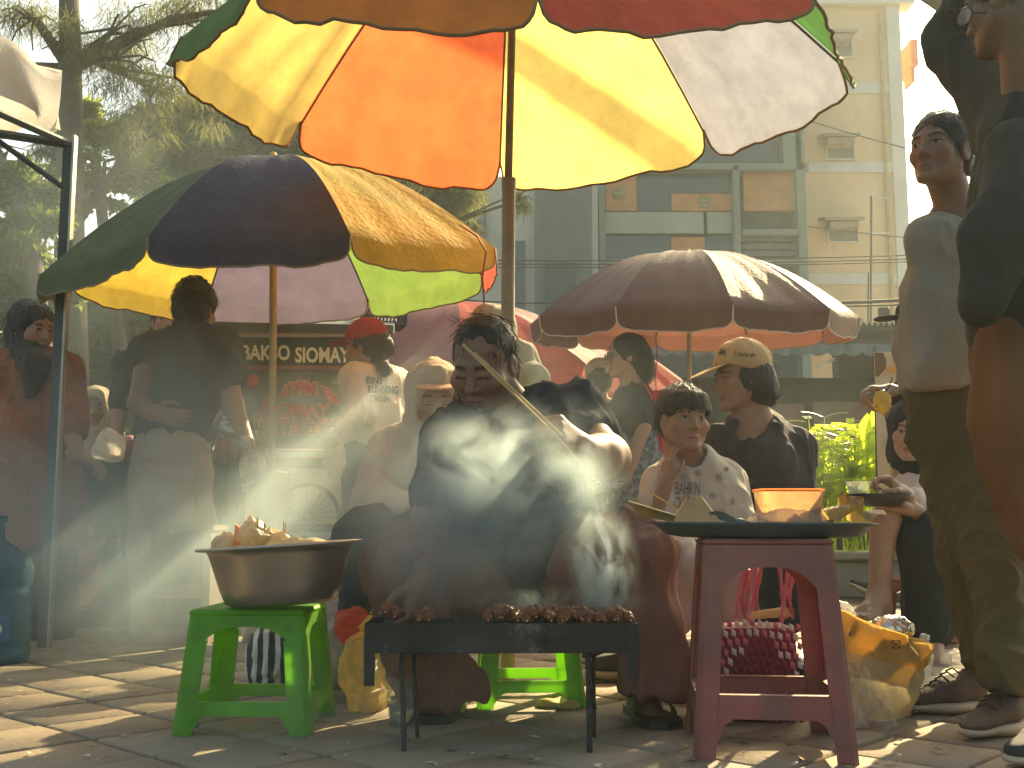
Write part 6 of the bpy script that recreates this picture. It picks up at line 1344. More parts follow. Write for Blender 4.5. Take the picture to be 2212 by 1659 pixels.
m_dt = col_m('faded_black_tee', (.055, .055, .055)); garment('t_shirt', U, [([P(408, 770, 4.90), P(403, 850, 4.93), P(378, 955, 4.93)], [.13, .16, .150]), ([s1, P(408, 738, 4.875), s2], [.070, .088, .070]), ([s2, s2.lerp(e2, .50)], [.075, .078]), ([s1, s1.lerp(e1, .12)], [.070, .068])], m_dt, .008, .012, 6, seed=40, cuts=[(P(372, 985, 4.9), (-.25, 0, -1))])
m_kh = col_m('khaki_trousers', (.58, .46, .32)); garment('trousers', U, [([P(372, 975, 4.93), P(372 + s * 26, 1030, 4.93), P(x, 1190, 4.93), (P(x, 1300, 4.9).x, 4.93, .07)], [.150, .115, .088, .085]) for s, x in ((-1, 328), (1, 422))], m_kh, .008, .014, 6, (1, 1, .5), seed=44)
A = Sdf(); hand_sdf(A, w2 + Vector((.0, 0, -.01)), (.45, -.2, -1), (-.9, .1, -.1), -1, (.6,) * 4, sc=1.10, wr=.034); A.ell(w2 + Vector((.03, -.02, -.06)), (.04, .035, .05), None, .03); cloth('plastic_glove', A, film('glove_film', (.9, .86, .78), .75, .15, .6), U, .006, .006, 30)
for x in (328, 422): shoe('shoe', (P(x, 1400, 4.8).x, 4.85, .032), (P(x, 1400, 4.9).x + .02, 5.1, .032), U, m_sandal, m_sandal)

# --- woman in the orange patterned top
J = person('long haired woman in an orange patterned tunic behind the gazebo post', G(75, 4.75))
fr = Frame(P(72, 712, 4.75), (.80, -.50, -.12)); A = Sdf(); head_sdf(A, fr); s1, s2 = P(12, 800, 4.75), P(132, 800, 4.78); A.chain([fr.p(0, -.035, -.15), P(72, 900, 4.83), P(75, 1050, 4.82)], [.055, .09, .10], .05)
A.chain([s2, P(152, 925, 4.72), P(168, 985, 4.6)], [.05, .042, .028], .03); hand_sdf(A, P(168, 985, 4.6), (.9, -.1, -.3), (0, 0, -1), 1, (.6,) * 4)
for s in (-1, 1): A.chain([P(75 + s * 25, 1100, 4.8), (P(75 + s * 30, 1300, 4.8).x, 4.8, .1)], [.1, .04], .03)
body(J, A, [fr], (.33, .19, .12), .0075)
A = Sdf(); A.ell(fr.p(0, -.03, .03), (.090, .108, .10), fr.R(), .02); A.ell(fr.p(0, .10, -.045), (.085, .088, .09), fr.R(), .01, '-'); A.chain([fr.p(0, -.06, -.05), P(78, 790, 4.68), P(66, 850, 4.66)], [.08, .062, .02], .03)
hair(J, A, .007, .007, 26)
m_bat = col_m('orange_batik', (.27, .10, .045), var=.3, vs=9); tj = garment('tunic', J, [([P(72, 830, 4.82), P(74, 930, 4.82), P(76, 1080, 4.82), P(78, 1160, 4.82)], [.14, .17, .19, .20]), ([s1, P(72, 800, 4.8), s2], [.08, .09, .08]), ([s2, P(150, 920, 4.72)], [.08, .085])], m_bat, .009, .012, 6, seed=51, cuts=[(P(75, 1180, 4.8), (0, 0, -1))])
m_sq = M('cream_print', (.55, .42, .28), .8)
for i, (x, y, r, a) in enumerate(((8, 800, 11, .05), (66, 952, 12, .1), (142, 795, 9, -.2), (150, 905, 10, .3), (148, 860, 9, .8), (10, 905, 10, 0), (60, 1068, 14, .05), (5, 1000, 10, .4), (80, 1015, 9, .2), (100, 1120, 11, .1), (30, 860, 8, .4), (140, 1000, 10, -.1))):
    for rr in (r, r * .55):
        sq = [(x + rr * 1.35 * math.cos(a + k * math.pi / 2 + .78), y + rr * 1.35 * math.sin(a + k * math.pi / 2 + .78)) for k in range(4)]; mark(tj, sq, m_sq, w=1.1 if rr == r else .7)
for x, y in ((35, 950), (40, 1110), (95, 870), (120, 1060), (15, 1060), (90, 960)): mark(tj, [(x + 9 * math.cos(k * .785), y + 9 * math.sin(k * .785)) for k in range(8)], M('dull_print', (.40, .22, .12), .8), w=.7)
garment('skirt', J, [([P(76, 1150, 4.85), (P(80, 1300, 4.85).x, 4.85, .10)], [.17, .16])], col_m('dark_skirt', (.07, .05, .05)), .011, .012, seed=52)

# --- woman in the grey shirt, right
V = person('standing woman in a grey shirt and olive trousers looking left', G(2060, 3.0))
fr = Frame(P(2030, 328, 3.03), (-.74, -.66, .10), (.03, 0, 1), .97); A = Sdf(); head_sdf(A, fr, neck=False, chub=-.002)
A.chain([fr.p(.0, -.025, -.05), P(2048, 400, 3.06), P(2066, 470, 3.08)], [.046, .046, .058], .03); s1, s2 = P(2000, 520, 3.0), P(2130, 500, 3.2)
A.chain([P(2070, 500, 3.1), P(2052, 700, 3.1), P(2050, 860, 3.1)], [.065, .08, .08], .05); A.chain([s2, P(2150, 700, 3.25), P(2120, 860, 3.2)], [.05, .04, .03], .03)
A.chain([P(2050, 940, 3.1), P(2092, 1190, 3.06), P(2118, 1450, 3.02)], [.06, .045, .034], .03); A.chain([P(2100, 960, 3.1), P(2150, 1190, 2.92), P(2172, 1465, 2.72)], [.06, .045, .034], .03)
body(V, A, [fr], (.25, .14, .09), .0048)
A = Sdf(); A.ell(fr.p(0, -.022, .040), (.079, .097, .086), fr.R(), .02); A.ell(fr.p(0, -.055, -.03), (.068, .05, .05), fr.R(), .03); A.ell(fr.p(0, .098, -.040), (.075, .085, .090), fr.R(), .01, '-')
for s in (-1, 1): A.ell(fr.p(s * .088, .0, -.015), (.022, .025, .03), fr.R(), .006, '-')
A.ell(P(2100, 358, 3.10), (.026, .03, .034), None, .025)
hair(V, A, .005, .0035, 30, (.35, .35, 1)); strands(V, fr, 90, lambda t: fr.p(.05 * math.sin(t * 6), -.05 - .05 * t, .11 - .12 * t), lambda t: fr.p(.06 * math.sin(t * 6), -.07 - .05 * t, .115 - .13 * t), .006, .0006)
m_gt = col_m('grey_shirt', (.30, .29, .23)); garment('shirt', V, [([P(2068, 520, 3.1), P(2058, 620, 3.1), P(2046, 740, 3.1), P(2046, 850, 3.1)], [.10, .118, .124, .120]), ([s1 + Vector((.025, 0, 0)), P(2072, 490, 3.1), s2], [.058, .070, .07]), ([s1 + Vector((.02, 0, -.01)), P(2012, 640, 3.02), P(2006, 790, 3.02)], [.058, .058, .060]), ([s2, P(2150, 660, 3.25)], [.06, .06])], m_gt, .006, .011, 6, (1, 1, .45), seed=61, subs=[(P(2052, 455, 3.02), P(2052, 400, 3.04), .052)], cuts=[(P(2046, 843, 3.1), (0, 0, -1))])
m_ol = col_m('olive_trousers', (.105, .095, .045)); garment('trousers', V, [([P(2045, 825, 3.1), P(2050, 940, 3.1), P(2092, 1190, 3.06), P(2118, 1425, 3.02)], [.110, .096, .068, .050]), ([P(2060, 860, 3.12), P(2100, 960, 3.1), P(2150, 1190, 2.92), P(2172, 1450, 2.72)], [.112, .098, .070, .056])], m_ol, .006, .009, 8, (1, 1, .8), seed=63)
m_shoe = M('brown_knit_shoe', (.085, .06, .045), .8, .3, 9, .5, 150); m_sole = M('cream_sole', (.42, .35, .25), .7); m_lace = M('dark_lace', (.03, .025, .02), .8)
shoe('shoe', P(2122, 1500, 3.02).xy.to_3d() + Vector((0, 0, .034)), P(1955, 1550, 2.93).xy.to_3d() + Vector((0, 0, .034)), V, m_shoe, m_sole, .046, .10, m_lace)
shoe('shoe', P(2215, 1500, 2.80).xy.to_3d() + Vector((0, 0, .034)), P(2085, 1600, 2.56).xy.to_3d() + Vector((0, 0, .034)), V, m_shoe, m_sole, .048, .10, m_lace)

# --- dark clad man at the right edge
Z = person('tall person in dark sweater and brown shorts, one arm raised, at the right edge', G(2250, 2.5))
fr = Frame(P(2178, 6, 2.5), (-.58, .80, -.05)); A = Sdf(); head_sdf(A, fr, fem=False, neck=False); A.chain([fr.p(0, -.03, -.05), P(2225, 215, 2.52)], [.055, .062], .03)
sa = P(2185, 300, 2.66); ea = P(2046, 84, 2.80); wa = P(2110, -70, 2.62)
A.chain([P(2245, 300, 2.55), P(2260, 700, 2.57), P(2270, 900, 2.57)], [.08, .10, .10], .05); A.chain([sa, ea, wa], [.055, .042, .028], .02); hand_sdf(A, wa, (.6, -.3, .8), (.5, -.5, -.6), 1, (.8,) * 4)
A.chain([P(2260, 900, 2.5), P(2330, 1200, 2.5), (P(2340, 1500, 2.5).x, 2.5, .1)], [.10, .06, .04], .03); A.chain([P(2300, 900, 2.6), P(2420, 1200, 2.6), (P(2430, 1500, 2.6).x, 2.6, .1)], [.10, .06, .04], .03)
foot_sdf(A, (P(2340, 1500, 2.5).x, 2.5, .1), (-.5, -.8, 0)); foot_sdf(A, (P(2430, 1500, 2.6).x, 2.6, .1), (-.5, -.8, 0))
body(Z, A, [fr], (.17, .10, .062), .0055)
A = Sdf(); A.ell(fr.p(0, -.022, .042), (.084, .10, .09), fr.R(), .02); A.ell(fr.p(0, .10, -.040), (.085, .085, .090), fr.R(), .01, '-'); hair(Z, A, .006)
m_dk = col_m('dark_sweater', (.050, .052, .040)); garment('sweater', Z, [([P(2245, 300, 2.56), P(2258, 420, 2.56), P(2262, 560, 2.56), P(2258, 700, 2.56)], [.125, .155, .175, .165]), ([sa, P(2250, 260, 2.56), P(2330, 300, 2.5)], [.075, .09, .08]), ([sa, ea], [.078, .052]), ([ea, wa], [.050, .040]), ([P(2200, 330, 2.42), P(2150, 520, 2.36), P(2122, 655, 2.38)], [.062, .056, .048])], m_dk, .007, .012, 6, (1, 1, .45), seed=71, cuts=[(P(2250, 735, 2.5), (.12, 0, -1))])
m_br = col_m('brown_shorts', (.19, .092, .036)); garment('shorts', Z, [([P(2245, 760, 2.56), P(2262, 900, 2.52), P(2330, 1130, 2.5)], [.148, .150, .135]), ([P(2280, 780, 2.58), P(2400, 1160, 2.6)], [.15, .14])], m_br, .008, .016, 4.5, (1, 1, .25), seed=73, cuts=[(P(2240, 1245, 2.5), (.1, 0, -1))])
mb = MB(); mb.lathe(P(2087, 36, 2.44), [(.020, 0), (.023, .003), (.020, .006)], 20, axis=Vector((-.9, -.45, 0))); mb.tube([P(2094, 30, 2.45), P(2160, 24, 2.50)], .002, 5); gl_ = mb.build('glasses', M('black_frame', 0), Z)
mb = MB(); mb.lathe(P(2087, 36, 2.44), [(0, .002), (.021, .003)], 20, axis=Vector((-.9, -.45, 0))); mb.build('lens', film('lens_film', (.9, .9, .9), .3, .05, .5), gl_)

# --- seated girl with the bowl
O = person('seated girl in a dark head scarf eating from a bowl with a skewer', G(1990, 4.4))
fr = Frame(P(1967, 930, 4.37), (-.36, -.91, -.12), (.10, 0, 1)); A = Sdf(); head_sdf(A, fr, mouth=.01)
w1, w2 = P(1950, 1062, 4.05), P(1965, 1100, 4.05)
A.chain([fr.p(0, -.03, -.15), P(1998, 1050, 4.45), P(1998, 1130, 4.45)], [.06, .10, .12], .04); A.chain([P(1978, 1030, 4.4), P(2000, 1100, 4.25), w1], [.045, .036, .024], .03); hand_sdf(A, w1, (-.75, -.1, .55), (-.5, -.1, -.8), 1, (.7, .9, 1.0, 1.1), .8, .95)
A.chain([P(2010, 1040, 4.4), P(2020, 1120, 4.3), w2], [.045, .036, .024], .03); hand_sdf(A, w2, (-1, 0, .05), (0, 0, 1), -1, (.2, .2, .25, .3), .3, .95)
A.chain([P(1995, 1140, 4.45), P(1910, 1125, 4.12), P(1898, 1290, 4.15)], [.09, .052, .036], .03); foot_sdf(A, P(1898, 1290, 4.15), (-.65, -.75, 0), z0=P(1898, 1290, 4.15).z - .075)
A.chain([P(2010, 1140, 4.45), P(2000, 1150, 4.1), P(2010, 1375, 4.15)], [.09, .055, .04], .03); foot_sdf(A, (P(2010, 1330, 4.15).x, 4.15, .085), (-.2, -.9, 0))
body(O, A, [fr], (.42, .26, .18), .005, lip=(.42, .14, .12))
A = Sdf(); A.ell(fr.p(0, -.02, .025), (.088, .108, .102), fr.R(), .02); A.chain([fr.p(0, -.03, -.09), P(2000, 1020, 4.42)], [.085, .11], .05); A.ell(fr.p(0, .115, -.035), (.066, .088, .092), fr.R(), .012, '-'); cloth('head_scarf', A, col_m('black_scarf', (.025, .028, .03)), O, .006, .005, 10)
A = Sdf()
for i in range(9): A.cone(fr.p(-.050 + .002 * i, .060 - .003 * i, .07), fr.p(-.066 - .001 * i, .052 - .006 * i, -.01 - .004 * i), .007, .003, .006)
hair(O, A, .004, .001, 40, mat=M('copper_hair', (.35, .17, .06), .4, trans=.4, tcol=(.8, .45, .15)), name='hair_lock')
garment('blouse', O, [([P(2000, 1010, 4.45), P(2000, 1130, 4.47)], [.11, .125]), ([P(1975, 1035, 4.4), P(2002, 1092, 4.26), P(1972, 1080, 4.12)], [.055, .052, .045])], col_m('pale_blouse', (.62, .52, .48)), .007, .008, seed=81)
garment('skirt', O, [([P(2005, 1130, 4.48), P(1998, 1165, 4.12)], [.13, .09]), ([P(1998, 1165, 4.12), P(2008, 1350, 4.16)], [.09, .085])], col_m('black_skirt', 0), .008, .008, seed=82)
bw = thing('paper_bowl', 'dark leaf lined bowl of food in the seated girls hand', 'bowl', P(1905, 1090, 4.0)); mb = MB(); mb.lathe(P(1905, 1094, 4.0), [(0, 0), (.06, .0), (.10, .03), (.115, .045), (.10, .036), (0, .012)], 26, sy=.8); mb.build('bowl_body', M('dark_leaf_bowl', (.05, .05, .035), .4, .3), bw, True)
mb = MB()
for i in range(40): mb.tube([P(1905, 1085, 4.0) + Vector((rnd.gauss(0, .045), rnd.gauss(0, .03), .012)), P(1905, 1078, 4.0) + Vector((rnd.gauss(0, .055), rnd.gauss(0, .03), .01 * rnd.random()))], .003, 4)
mb.build('noodles', M('fried_food', (.45, .25, .12), .5, .3), bw)
mb = MB(); mb.tube([P(1921, 999, 3.98), P(1937, 1078, 3.98)], .0022, 5); tag(mb.build('skewer', m_bam), 'thin skewer held between the seated girls fingers', 'skewer')
cup('clear plastic cup beside the bowl in front of the sunlit plants', P(1856, 1092, 4.2), .030, .045, .09, .3, m_clear)
mb = MB(); mb.slab(P(1912, 1085, 4.3), P(1938, 1090, 4.3), P(1936, 1062, 4.3), P(1914, 1060, 4.3), (0, .05, 0)); tag(mb.build('paper_box', m_paper), 'small bright white paper box behind the bowl', 'box')

# --- person holding a yellow drink, half hidden
Y = person('person in a black cap and black sleeves holding a bagged yellow drink', G(2000, 5.0))
fr = Frame(P(1978, 700, 5.0), (-.97, -.15, -.05)); A = Sdf(); head_sdf(A, fr); A.chain([fr.p(0, -.03, -.15), P(2010, 850, 5.05), P(2010, 1000, 5.05)], [.06, .13, .13], .05); w1, w2 = P(1922, 842, 4.85), P(1922, 888, 4.85)
A.chain([P(1998, 800, 5.0), P(1962, 872, 4.9), w1], [.05, .04, .026], .03); hand_sdf(A, w1, (-1, 0, .1), (0, .1, -1), 1, (.6, .7, .8, .9), .6); A.chain([P(1998, 810, 5.0), P(1958, 925, 4.9), w2], [.05, .04, .026], .03); hand_sdf(A, w2, (-.9, 0, .15), (0, -.1, 1), -1, (.7, .7, .8, .8), .6)
for s in (-1, 1): A.chain([P(2010 + s * 20, 1010, 5.05), (P(2010 + s * 22, 1300, 5.05).x, 5.05, .1)], [.1, .04], .03)
body(Y, A, [fr], (.32, .18, .11), .0065)
A = Sdf(); A.ell(fr.p(0, -.02, .045), (.088, .106, .092), fr.R(), .02); A.cut(fr.p(0, 0, .02), fr.d(0, 0, -1)); A.ell(fr.p(0, .135, .030), (.065, .065, .010), fr.R(), .01); cloth('cap', A, col_m('black_cap', (.03, .03, .03)), Y, .006, .002, 10)
m_bk = col_m('black_jacket', (.03, .03, .035)); garment('jacket', Y, [([P(2012, 830, 5.08), P(2012, 1010, 5.08)], [.15, .15]), ([P(1998, 800, 5.0), P(1960, 866, 4.92), P(1946, 858, 4.88)], [.07, .062, .056]), ([P(1998, 810, 5.0), P(1957, 920, 4.91), P(1942, 902, 4.88)], [.07, .06, .055])], m_bk, .008, .008, seed=91)
garment('trousers', Y, [([P(2012, 1010, 5.08), (P(2012 + s * 22, 1300, 5.05).x, 5.05, .08)], [.13, .08]) for s in (-1, 1)], m_bk, .01, .01, seed=92)
yd = thing('drink_bag', 'clear bag of yellow drink held by the black sleeved hands', 'drink', P(1902, 885, 4.8)); A = Sdf(); A.ell(P(1905, 868, 4.80), (.038, .03, .05), None, .02); cloth('bag_body', A, M('yellow_juice', (.75, .55, .12), .2, trans=.6, tcol=(1.0, .8, .25)), yd, .006, .005, 24)
mb = MB(); mb.tube([P(1893, 880, 4.78), P(1922, 832, 4.80), P(1928, 815, 4.82)], .003, 5); mb.build('straw', M('black_straw', (.03, .03, .03), .4), yd)
# feet and shoes seen by themselves under the stalls
for i, (hx, tx, yb, d, lab) in enumerate(((1335, 1262, 1440, 3.9, 'black slip on shoe with tan sole, the upper of two behind the grill'), (1345, 1275, 1480, 3.58, 'black slip on shoe with tan sole, the lower of two behind the grill'), (1890, 1832, 1262, 7.0, 'dark shoe with raised toe left of the bare calf by the kerb'), (1945, 1895, 1275, 6.6, 'dark shoe with white sole lying behind the bare calf'), (2290, 2160, 1655, 2.38, 'dark shoe tip at the bottom right corner of the photo'))):
    R = thing('shoe', lab, 'shoe', G(hx, d)); d2 = d * (1 if i < 4 else .96); shoe('shoe_upper', P(hx, 1200, d).xy.to_3d() + Vector((0, 0, .034 if i != 2 else .05)), P(tx, 1200, d2).xy.to_3d() + Vector((0, 0, .036 if i != 2 else .13)), R, M('black_knit', (.035, .035, .035), .8), m_sole, .045, .085)

# ---------------------------------------------------------------- banner on the right
bn = thing('roll_up_banner', 'cream drinks banner with orange lettering behind the seated girl', 'banner', P(1930, 1130, 5.6)); m_ban = M('banner_print', (.74, .58, .36), .7, .05)
mb = MB(); mb.slab(P(1901, 1150, 5.6), P(2010, 1150, 5.6), P(2010, 760, 5.6), P(1889, 760, 5.6), (0, .01, 0)); mb.build('banner_sheet', m_ban, bn)
mb = MB(); mb.add([P(x, y, 5.59) for x, y in ((1889, 761), (1908, 762), (1914, 778), (1914, 795), (1904, 806), (1895, 815), (1891, 812))], [(0, 1, 2, 3, 4, 5, 6)]); mb.build('brown_blob', M('brown_print', (.22, .12, .06), .7), bn)
m_or = M('orange_print', (.80, .38, .08), .7)
def btext(s, x0, y0, x1, y1, m_, b_=.06): o = P(x0, y1, 5.585); letter('lettering', s, o, P(x1, y1, 5.585) - o, P(x0, y0, 5.585) - o, m_, bn, b_)
btext('SHAKE', 1930, 775, 1985, 788, m_or); btext('ES KOPI', 1917, 793, 1985, 807, m_or); btext('MANGGA', 1936, 976, 1990, 984, M('dark_print', (.08, .06, .05), .7), .03); btext('MELON', 1931, 992, 1965, 1000, M('dark_print', 0), .03)
mb = MB(); mb.add([P(1928, 960, 5.586) + Vector((.028 * math.cos(k * .4), 0, .04 * math.sin(k * .4))) for k in range(16)], [tuple(range(16))[::-1]]); mb.build('orange_spot', m_or, bn)
mb = MB(); mb.tube([P(1897, 1160, 5.62), P(1889, 750, 5.62)], .008, 5); mb.build('banner_pole', M('grey_post', 0), bn)
# ---------------------------------------------------------------- left food table
lt = thing('food_table', 'long food table under a dark green cloth on the left', 'table', G(340, 5.4)); tz_ = .80; xa, xb = P(128, 1000, 5.3).x, P(565, 1000, 5.3).x
m_tcl = M('dark_green_cloth', (.035, .07, .06), .85, .2, 3, .3, 90)
mb = MB(); mb.box(((xa + xb) / 2, 5.55, tz_ - .015), (xb - xa, .55, .03), bev=.008); mb.build('table_top', M('table_board', (.25, .2, .13), .7), lt)
mb = MB(); g = []
for j in range(10):
    t = j / 9; g.append([Vector((xa + (xb - xa) * i / 80, 5.262 + .015 * t * math.sin(i * .6) + .008 * math.sin(i * 1.7), tz_ + .004 - .36 * t)) for i in range(81)])
mb.sheet([[p + Vector((0, .58, 0)) for p in g[0]]] + g); mb.build('tablecloth', m_tcl, lt, True)
for x in (xa + .05, xb - .05):
    for y in (5.32, 5.78): mb = MB(); mb.box((x, y, .40), (.04, .04, .76)); mb.build('leg', M('table_leg', (.15, .12, .09), .7), lt)
def on(x, d=5.35): return Vector((P(x, 1000, d).x, d, tz_ + .005))
ft = thing('food_tray', 'shallow tray of orange fried food left of the khaki trousers', 'tray', on(222)); mb = MB(); mb.lathe(on(222, 5.4), [(0, 0), (.11, 0), (.13, .035), (.125, .035), (0, .008)], 28, sy=.7); mb.build('tray_body', M('orange_tray', (.50, .25, .08), .5), ft, True)
mb = MB()
for i in range(50): mb.ball(on(222, 5.4) + Vector((rnd.gauss(0, .05), rnd.gauss(0, .03), .03 + .015 * rnd.random())), .014 + .008 * rnd.random(), 6)
mb.build('fried_food', M('fried_orange', (.55, .28, .08), .5, .4, 20, .5), ft, True)
bag('milky plastic bag tied with handles up beside the orange tray', 'plastic_bag', (P(238, 970, 5.3).x, 5.3, tz_ + .07), (.07, .05, .06), P(232, 935, 5.3), film('bag_white_film', (.88, .86, .78), .6, .15, .65), 15)
for i, (x, r, h_, cl, lb) in enumerate(((478, .035, .12, (.45, .06, .04), 'jar of red sauce on the food table right of the man'), (500, .03, .10, (.30, .16, .08), 'jar of brown sauce between the red jar and the mans arm'), (157, .03, .09, (.28, .10, .05), 'brown sauce bottle at the left end of the food table'), (280, .03, .11, (.30, .05, .05), 'red bottle just left of the khaki trousers'), (322, .04, .07, (.06, .06, .06), 'dark pot hidden behind the man at the food table'))):
    bottle(lb, on(x), r, h_, M('sauce_jar%s' % 'abcde'[i], cl, .15, .2, spec=.6), None, 'sauce_jar', M('jar_lid', (.5, .45, .35), .4), [(0, 0), (r, 0), (r, h_ * .8), (r * .8, h_ * .9), (r * .8, h_)])
sk = thing('skewer_jar', 'glass of long bamboo skewers beside the umbrella pole', 'jar', on(566)); c = on(563, 5.3); mb = MB(); mb.lathe(c, [(.0, 0), (.028, 0), (.035, .10)], 18); mb.build('jar_wall', m_clear, sk, True)
for i in range(16): mb = MB(); a = rnd.gauss(0, .016); mb.tube([c + Vector((a * .4, 0, .005)), c + Vector((a * 2.2 + .012, rnd.gauss(0, .02), .20 + .03 * rnd.random()))], .0022, 4); mb.build('skewer', m_bam, sk)
bk = thing('lidded_bucket', 'white bucket with dark lid beside the skewer glass', 'bucket', on(540)); c = on(536, 5.45); mb = MB(); mb.lathe(c, [(0, 0), (.055, 0), (.062, .17)], 22); mb.build('bucket_wall', M('bucket_white', (.62, .6, .52), .4, trans=.3), bk, True)
mb = MB(); mb.lathe(c, [(.068, .165), (.070, .195), (.05, .205), (0, .205)], 22); mb.build('lid', M('lid_dark', (.04, .05, .05), .3), bk, True)
po = thing('steel_pot', 'bright steel pot with foil rim by the gloved hand', 'pot', (P(572, 1040, 4.7).x, 4.7, .03)); c = Vector((P(578, 1040, 4.7).x, 4.7, 0)); zt = P(0, 1022, 4.7).z
mb = MB(); mb.lathe(c, [(0, .03), (.085, .03), (.09, zt - .03), (.10, zt)], 28); mb.build('pot_wall', m_steel, po, True); mb = MB(); mb.lathe(c, [(.10, zt), (.085, zt + .01), (0, zt + .025)], 28); mb.build('lid', M('polished_steel', (.7, .68, .6), .15, metal=1), po, True)
# crate stand with openings in front of the khaki legs
cs = thing('wooden_stand', 'brown plywood stand with square openings behind the drifting smoke', 'stand', G(380, 4.6)); m_ply = M('dusty_plywood', (.30, .20, .13), .85, .25, 5, .3, 60); zT = P(0, 1140, 4.6).z; x0, x1 = P(312, 1200, 4.6).x, P(458, 1200, 4.6).x
mb = MB(); mb.box(((x0 + x1) / 2, 4.70, zT), (x1 - x0 + .02, .26, .02)); mb.build('top_board', m_ply, cs)
for x in (x0, x1 - .03): mb = MB(); mb.box((x + .015, 4.70, zT / 2 + .01), (.03, .24, zT - .05)); mb.build('side_board', m_ply, cs)
for z in (.06, zT * .48): mb = MB(); mb.box(((x0 + x1) / 2, 4.70, z), (x1 - x0 - .064, .24, .05)); mb.build('shelf', m_ply, cs)
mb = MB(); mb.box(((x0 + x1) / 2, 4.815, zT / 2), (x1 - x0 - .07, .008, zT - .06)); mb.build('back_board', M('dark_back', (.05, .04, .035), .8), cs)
rb_ = bag('drooping red plastic bag hanging under the left food table', 'plastic_bag', (P(190, 1250, 5.1).x, 5.1, .26), (.055, .05, .12), P(176, 1180, 5.2), m_rbag, 19)
for x, y, w, lb in ((172, 1147, 64, 'wide pale board under the green tablecloth'), (500, 1150, 40, 'short pale board right of the khaki trousers')):
    mb = MB(); c = P(x, y, 5.2); mb.box(c, (S(w, 5.2), .02, S(22, 5.2))); tag(mb.build('pale_board', M('pale_board', (.45, .42, .36), .8)), lb, 'board')
for x, lb in ((210, 'dark crate under the left end of the food table'), (520, 'dark crate under the right end of the food table')):
    cr = thing('crate', lb, 'crate', (P(x, 1200, 5.5).x, 5.5, .02)); c = Vector((P(x, 1200, 5.5).x, 5.5, .19))
    for s in (-1, 1):
        mb = MB(); mb.box(c + Vector((0, s * .15, 0)), (.40, .02, .32)); mb.build('side_panel', M('crate_dark', (.06, .07, .065), .7), cr)
        mb = MB(); mb.box(c + Vector((s * .19, 0, 0)), (.02, .28, .32)); mb.build('side_panel', M('crate_dark', 0), cr)
    mb = MB(); mb.box(c + Vector((0, 0, -.14)), (.36, .28, .02)); mb.build('bottom_panel', M('crate_dark', 0), cr)
# small black bag right of the cook
bb = thing('handbag', 'small black handbag with white piping behind the cooks knee', 'handbag', P(1385, 1160, 3.25)); A = Sdf(); A.box(P(1385, 1150, 3.28), (.075, .04, .05), None, .03); cloth('bag_body', A, M('black_leather', (.025, .025, .025), .35), bb, .006, .002, 10)
for o_ in (0, .03): mb = MB(); c = P(1385, 1128, 3.24); mb.tube([c + Vector((.06 * math.cos(a), o_, -.01 + .035 * math.sin(a))) for a in [math.pi * k / 12 for k in range(13)]], .004, 6); mb.build('handle', M('white_piping', (.6, .58, .5), .6), bb, True)

# things further back
for x, y, lb in ((1773, 790, 'left one of two small white notices under the kiosk awning'), (1796, 780, 'right one of two small white notices under the kiosk awning')):
    mb = MB(); mb.slab(P(x - 7, y + 5, 11.0), P(x + 7, y - 1, 11.0), P(x + 7, y - 9, 11.0), P(x - 7, y - 2, 11.0), (0, .02, 0)); tag(mb.build('notice', m_paper), lb, 'notice')
mb = MB(); mb.tube([P(1417, 735, 7.5), P(1420, 770, 7.5), P(1416, 810, 7.5), P(1418, 850, 7.5)], .004, 5); tag(mb.build('string', M('red_cord', 0)), 'thin red string hanging from the maroon parasol rim', 'string')
mc = thing('market_counter', 'dark topped cream market counter behind the white cap', 'counter', G(1255, 7.6))
mb = MB(); a = P(1255, 880, 7.6); mb.box((a.x, 7.75, a.z), (.30, .4, .15), bev=.01); mb.build('dark_box', M('counter_dark', (.05, .055, .05), .6), mc)
mb = MB(); zt = a.z - .085; mb.box((a.x - .03, 7.8, zt / 2), (.42, .5, zt - .02)); mb.build('counter_body', M('counter_cream', (.55, .50, .40), .7, .15), mc)
mb = MB(); mb.slab(P(1150, 868, 7.55), P(1238, 874, 7.55), P(1238, 842, 7.55), P(1150, 836, 7.55), (0, .02, 0)); mb.build('price_board', M('board_white', (.5, .48, .42), .7), mc)
# ---------------------------------------------------------------- air: even haze, then smoke plumes
def volmat(name, dens_fn, col, aniso=.3):
    m = bpy.data.materials.new(name); m.use_nodes = True; nt = m.node_tree; N = nt.nodes; L = nt.links; N.remove(N['Principled BSDF'])
    pv = N.new('ShaderNodeVolumePrincipled'); pv.inputs['Color'].default_value = (*col, 1); pv.inputs['Anisotropy'].default_value = aniso; pv.inputs['Density'].default_value = 0
    L.new(pv.outputs[0], N['Material Output'].inputs['Volume']); dens_fn(nt, N, L, pv); return m
def box_obj(name, lo, hi, mat, label=None):
    mb = MB(); mb.box([(a + b_) / 2 for a, b_ in zip(lo, hi)], [b_ - a for a, b_ in zip(lo, hi)]); return tag(mb.build(name, mat), label, kind='stuff')
HAZE = .0034
box_obj('haze', (-34, -6, -1.0), (34, 40, 16), volmat('haze_air', lambda nt, N, L, pv: setattr(pv.inputs['Density'], 'default_value', HAZE), (.78, .88, .86), .38))
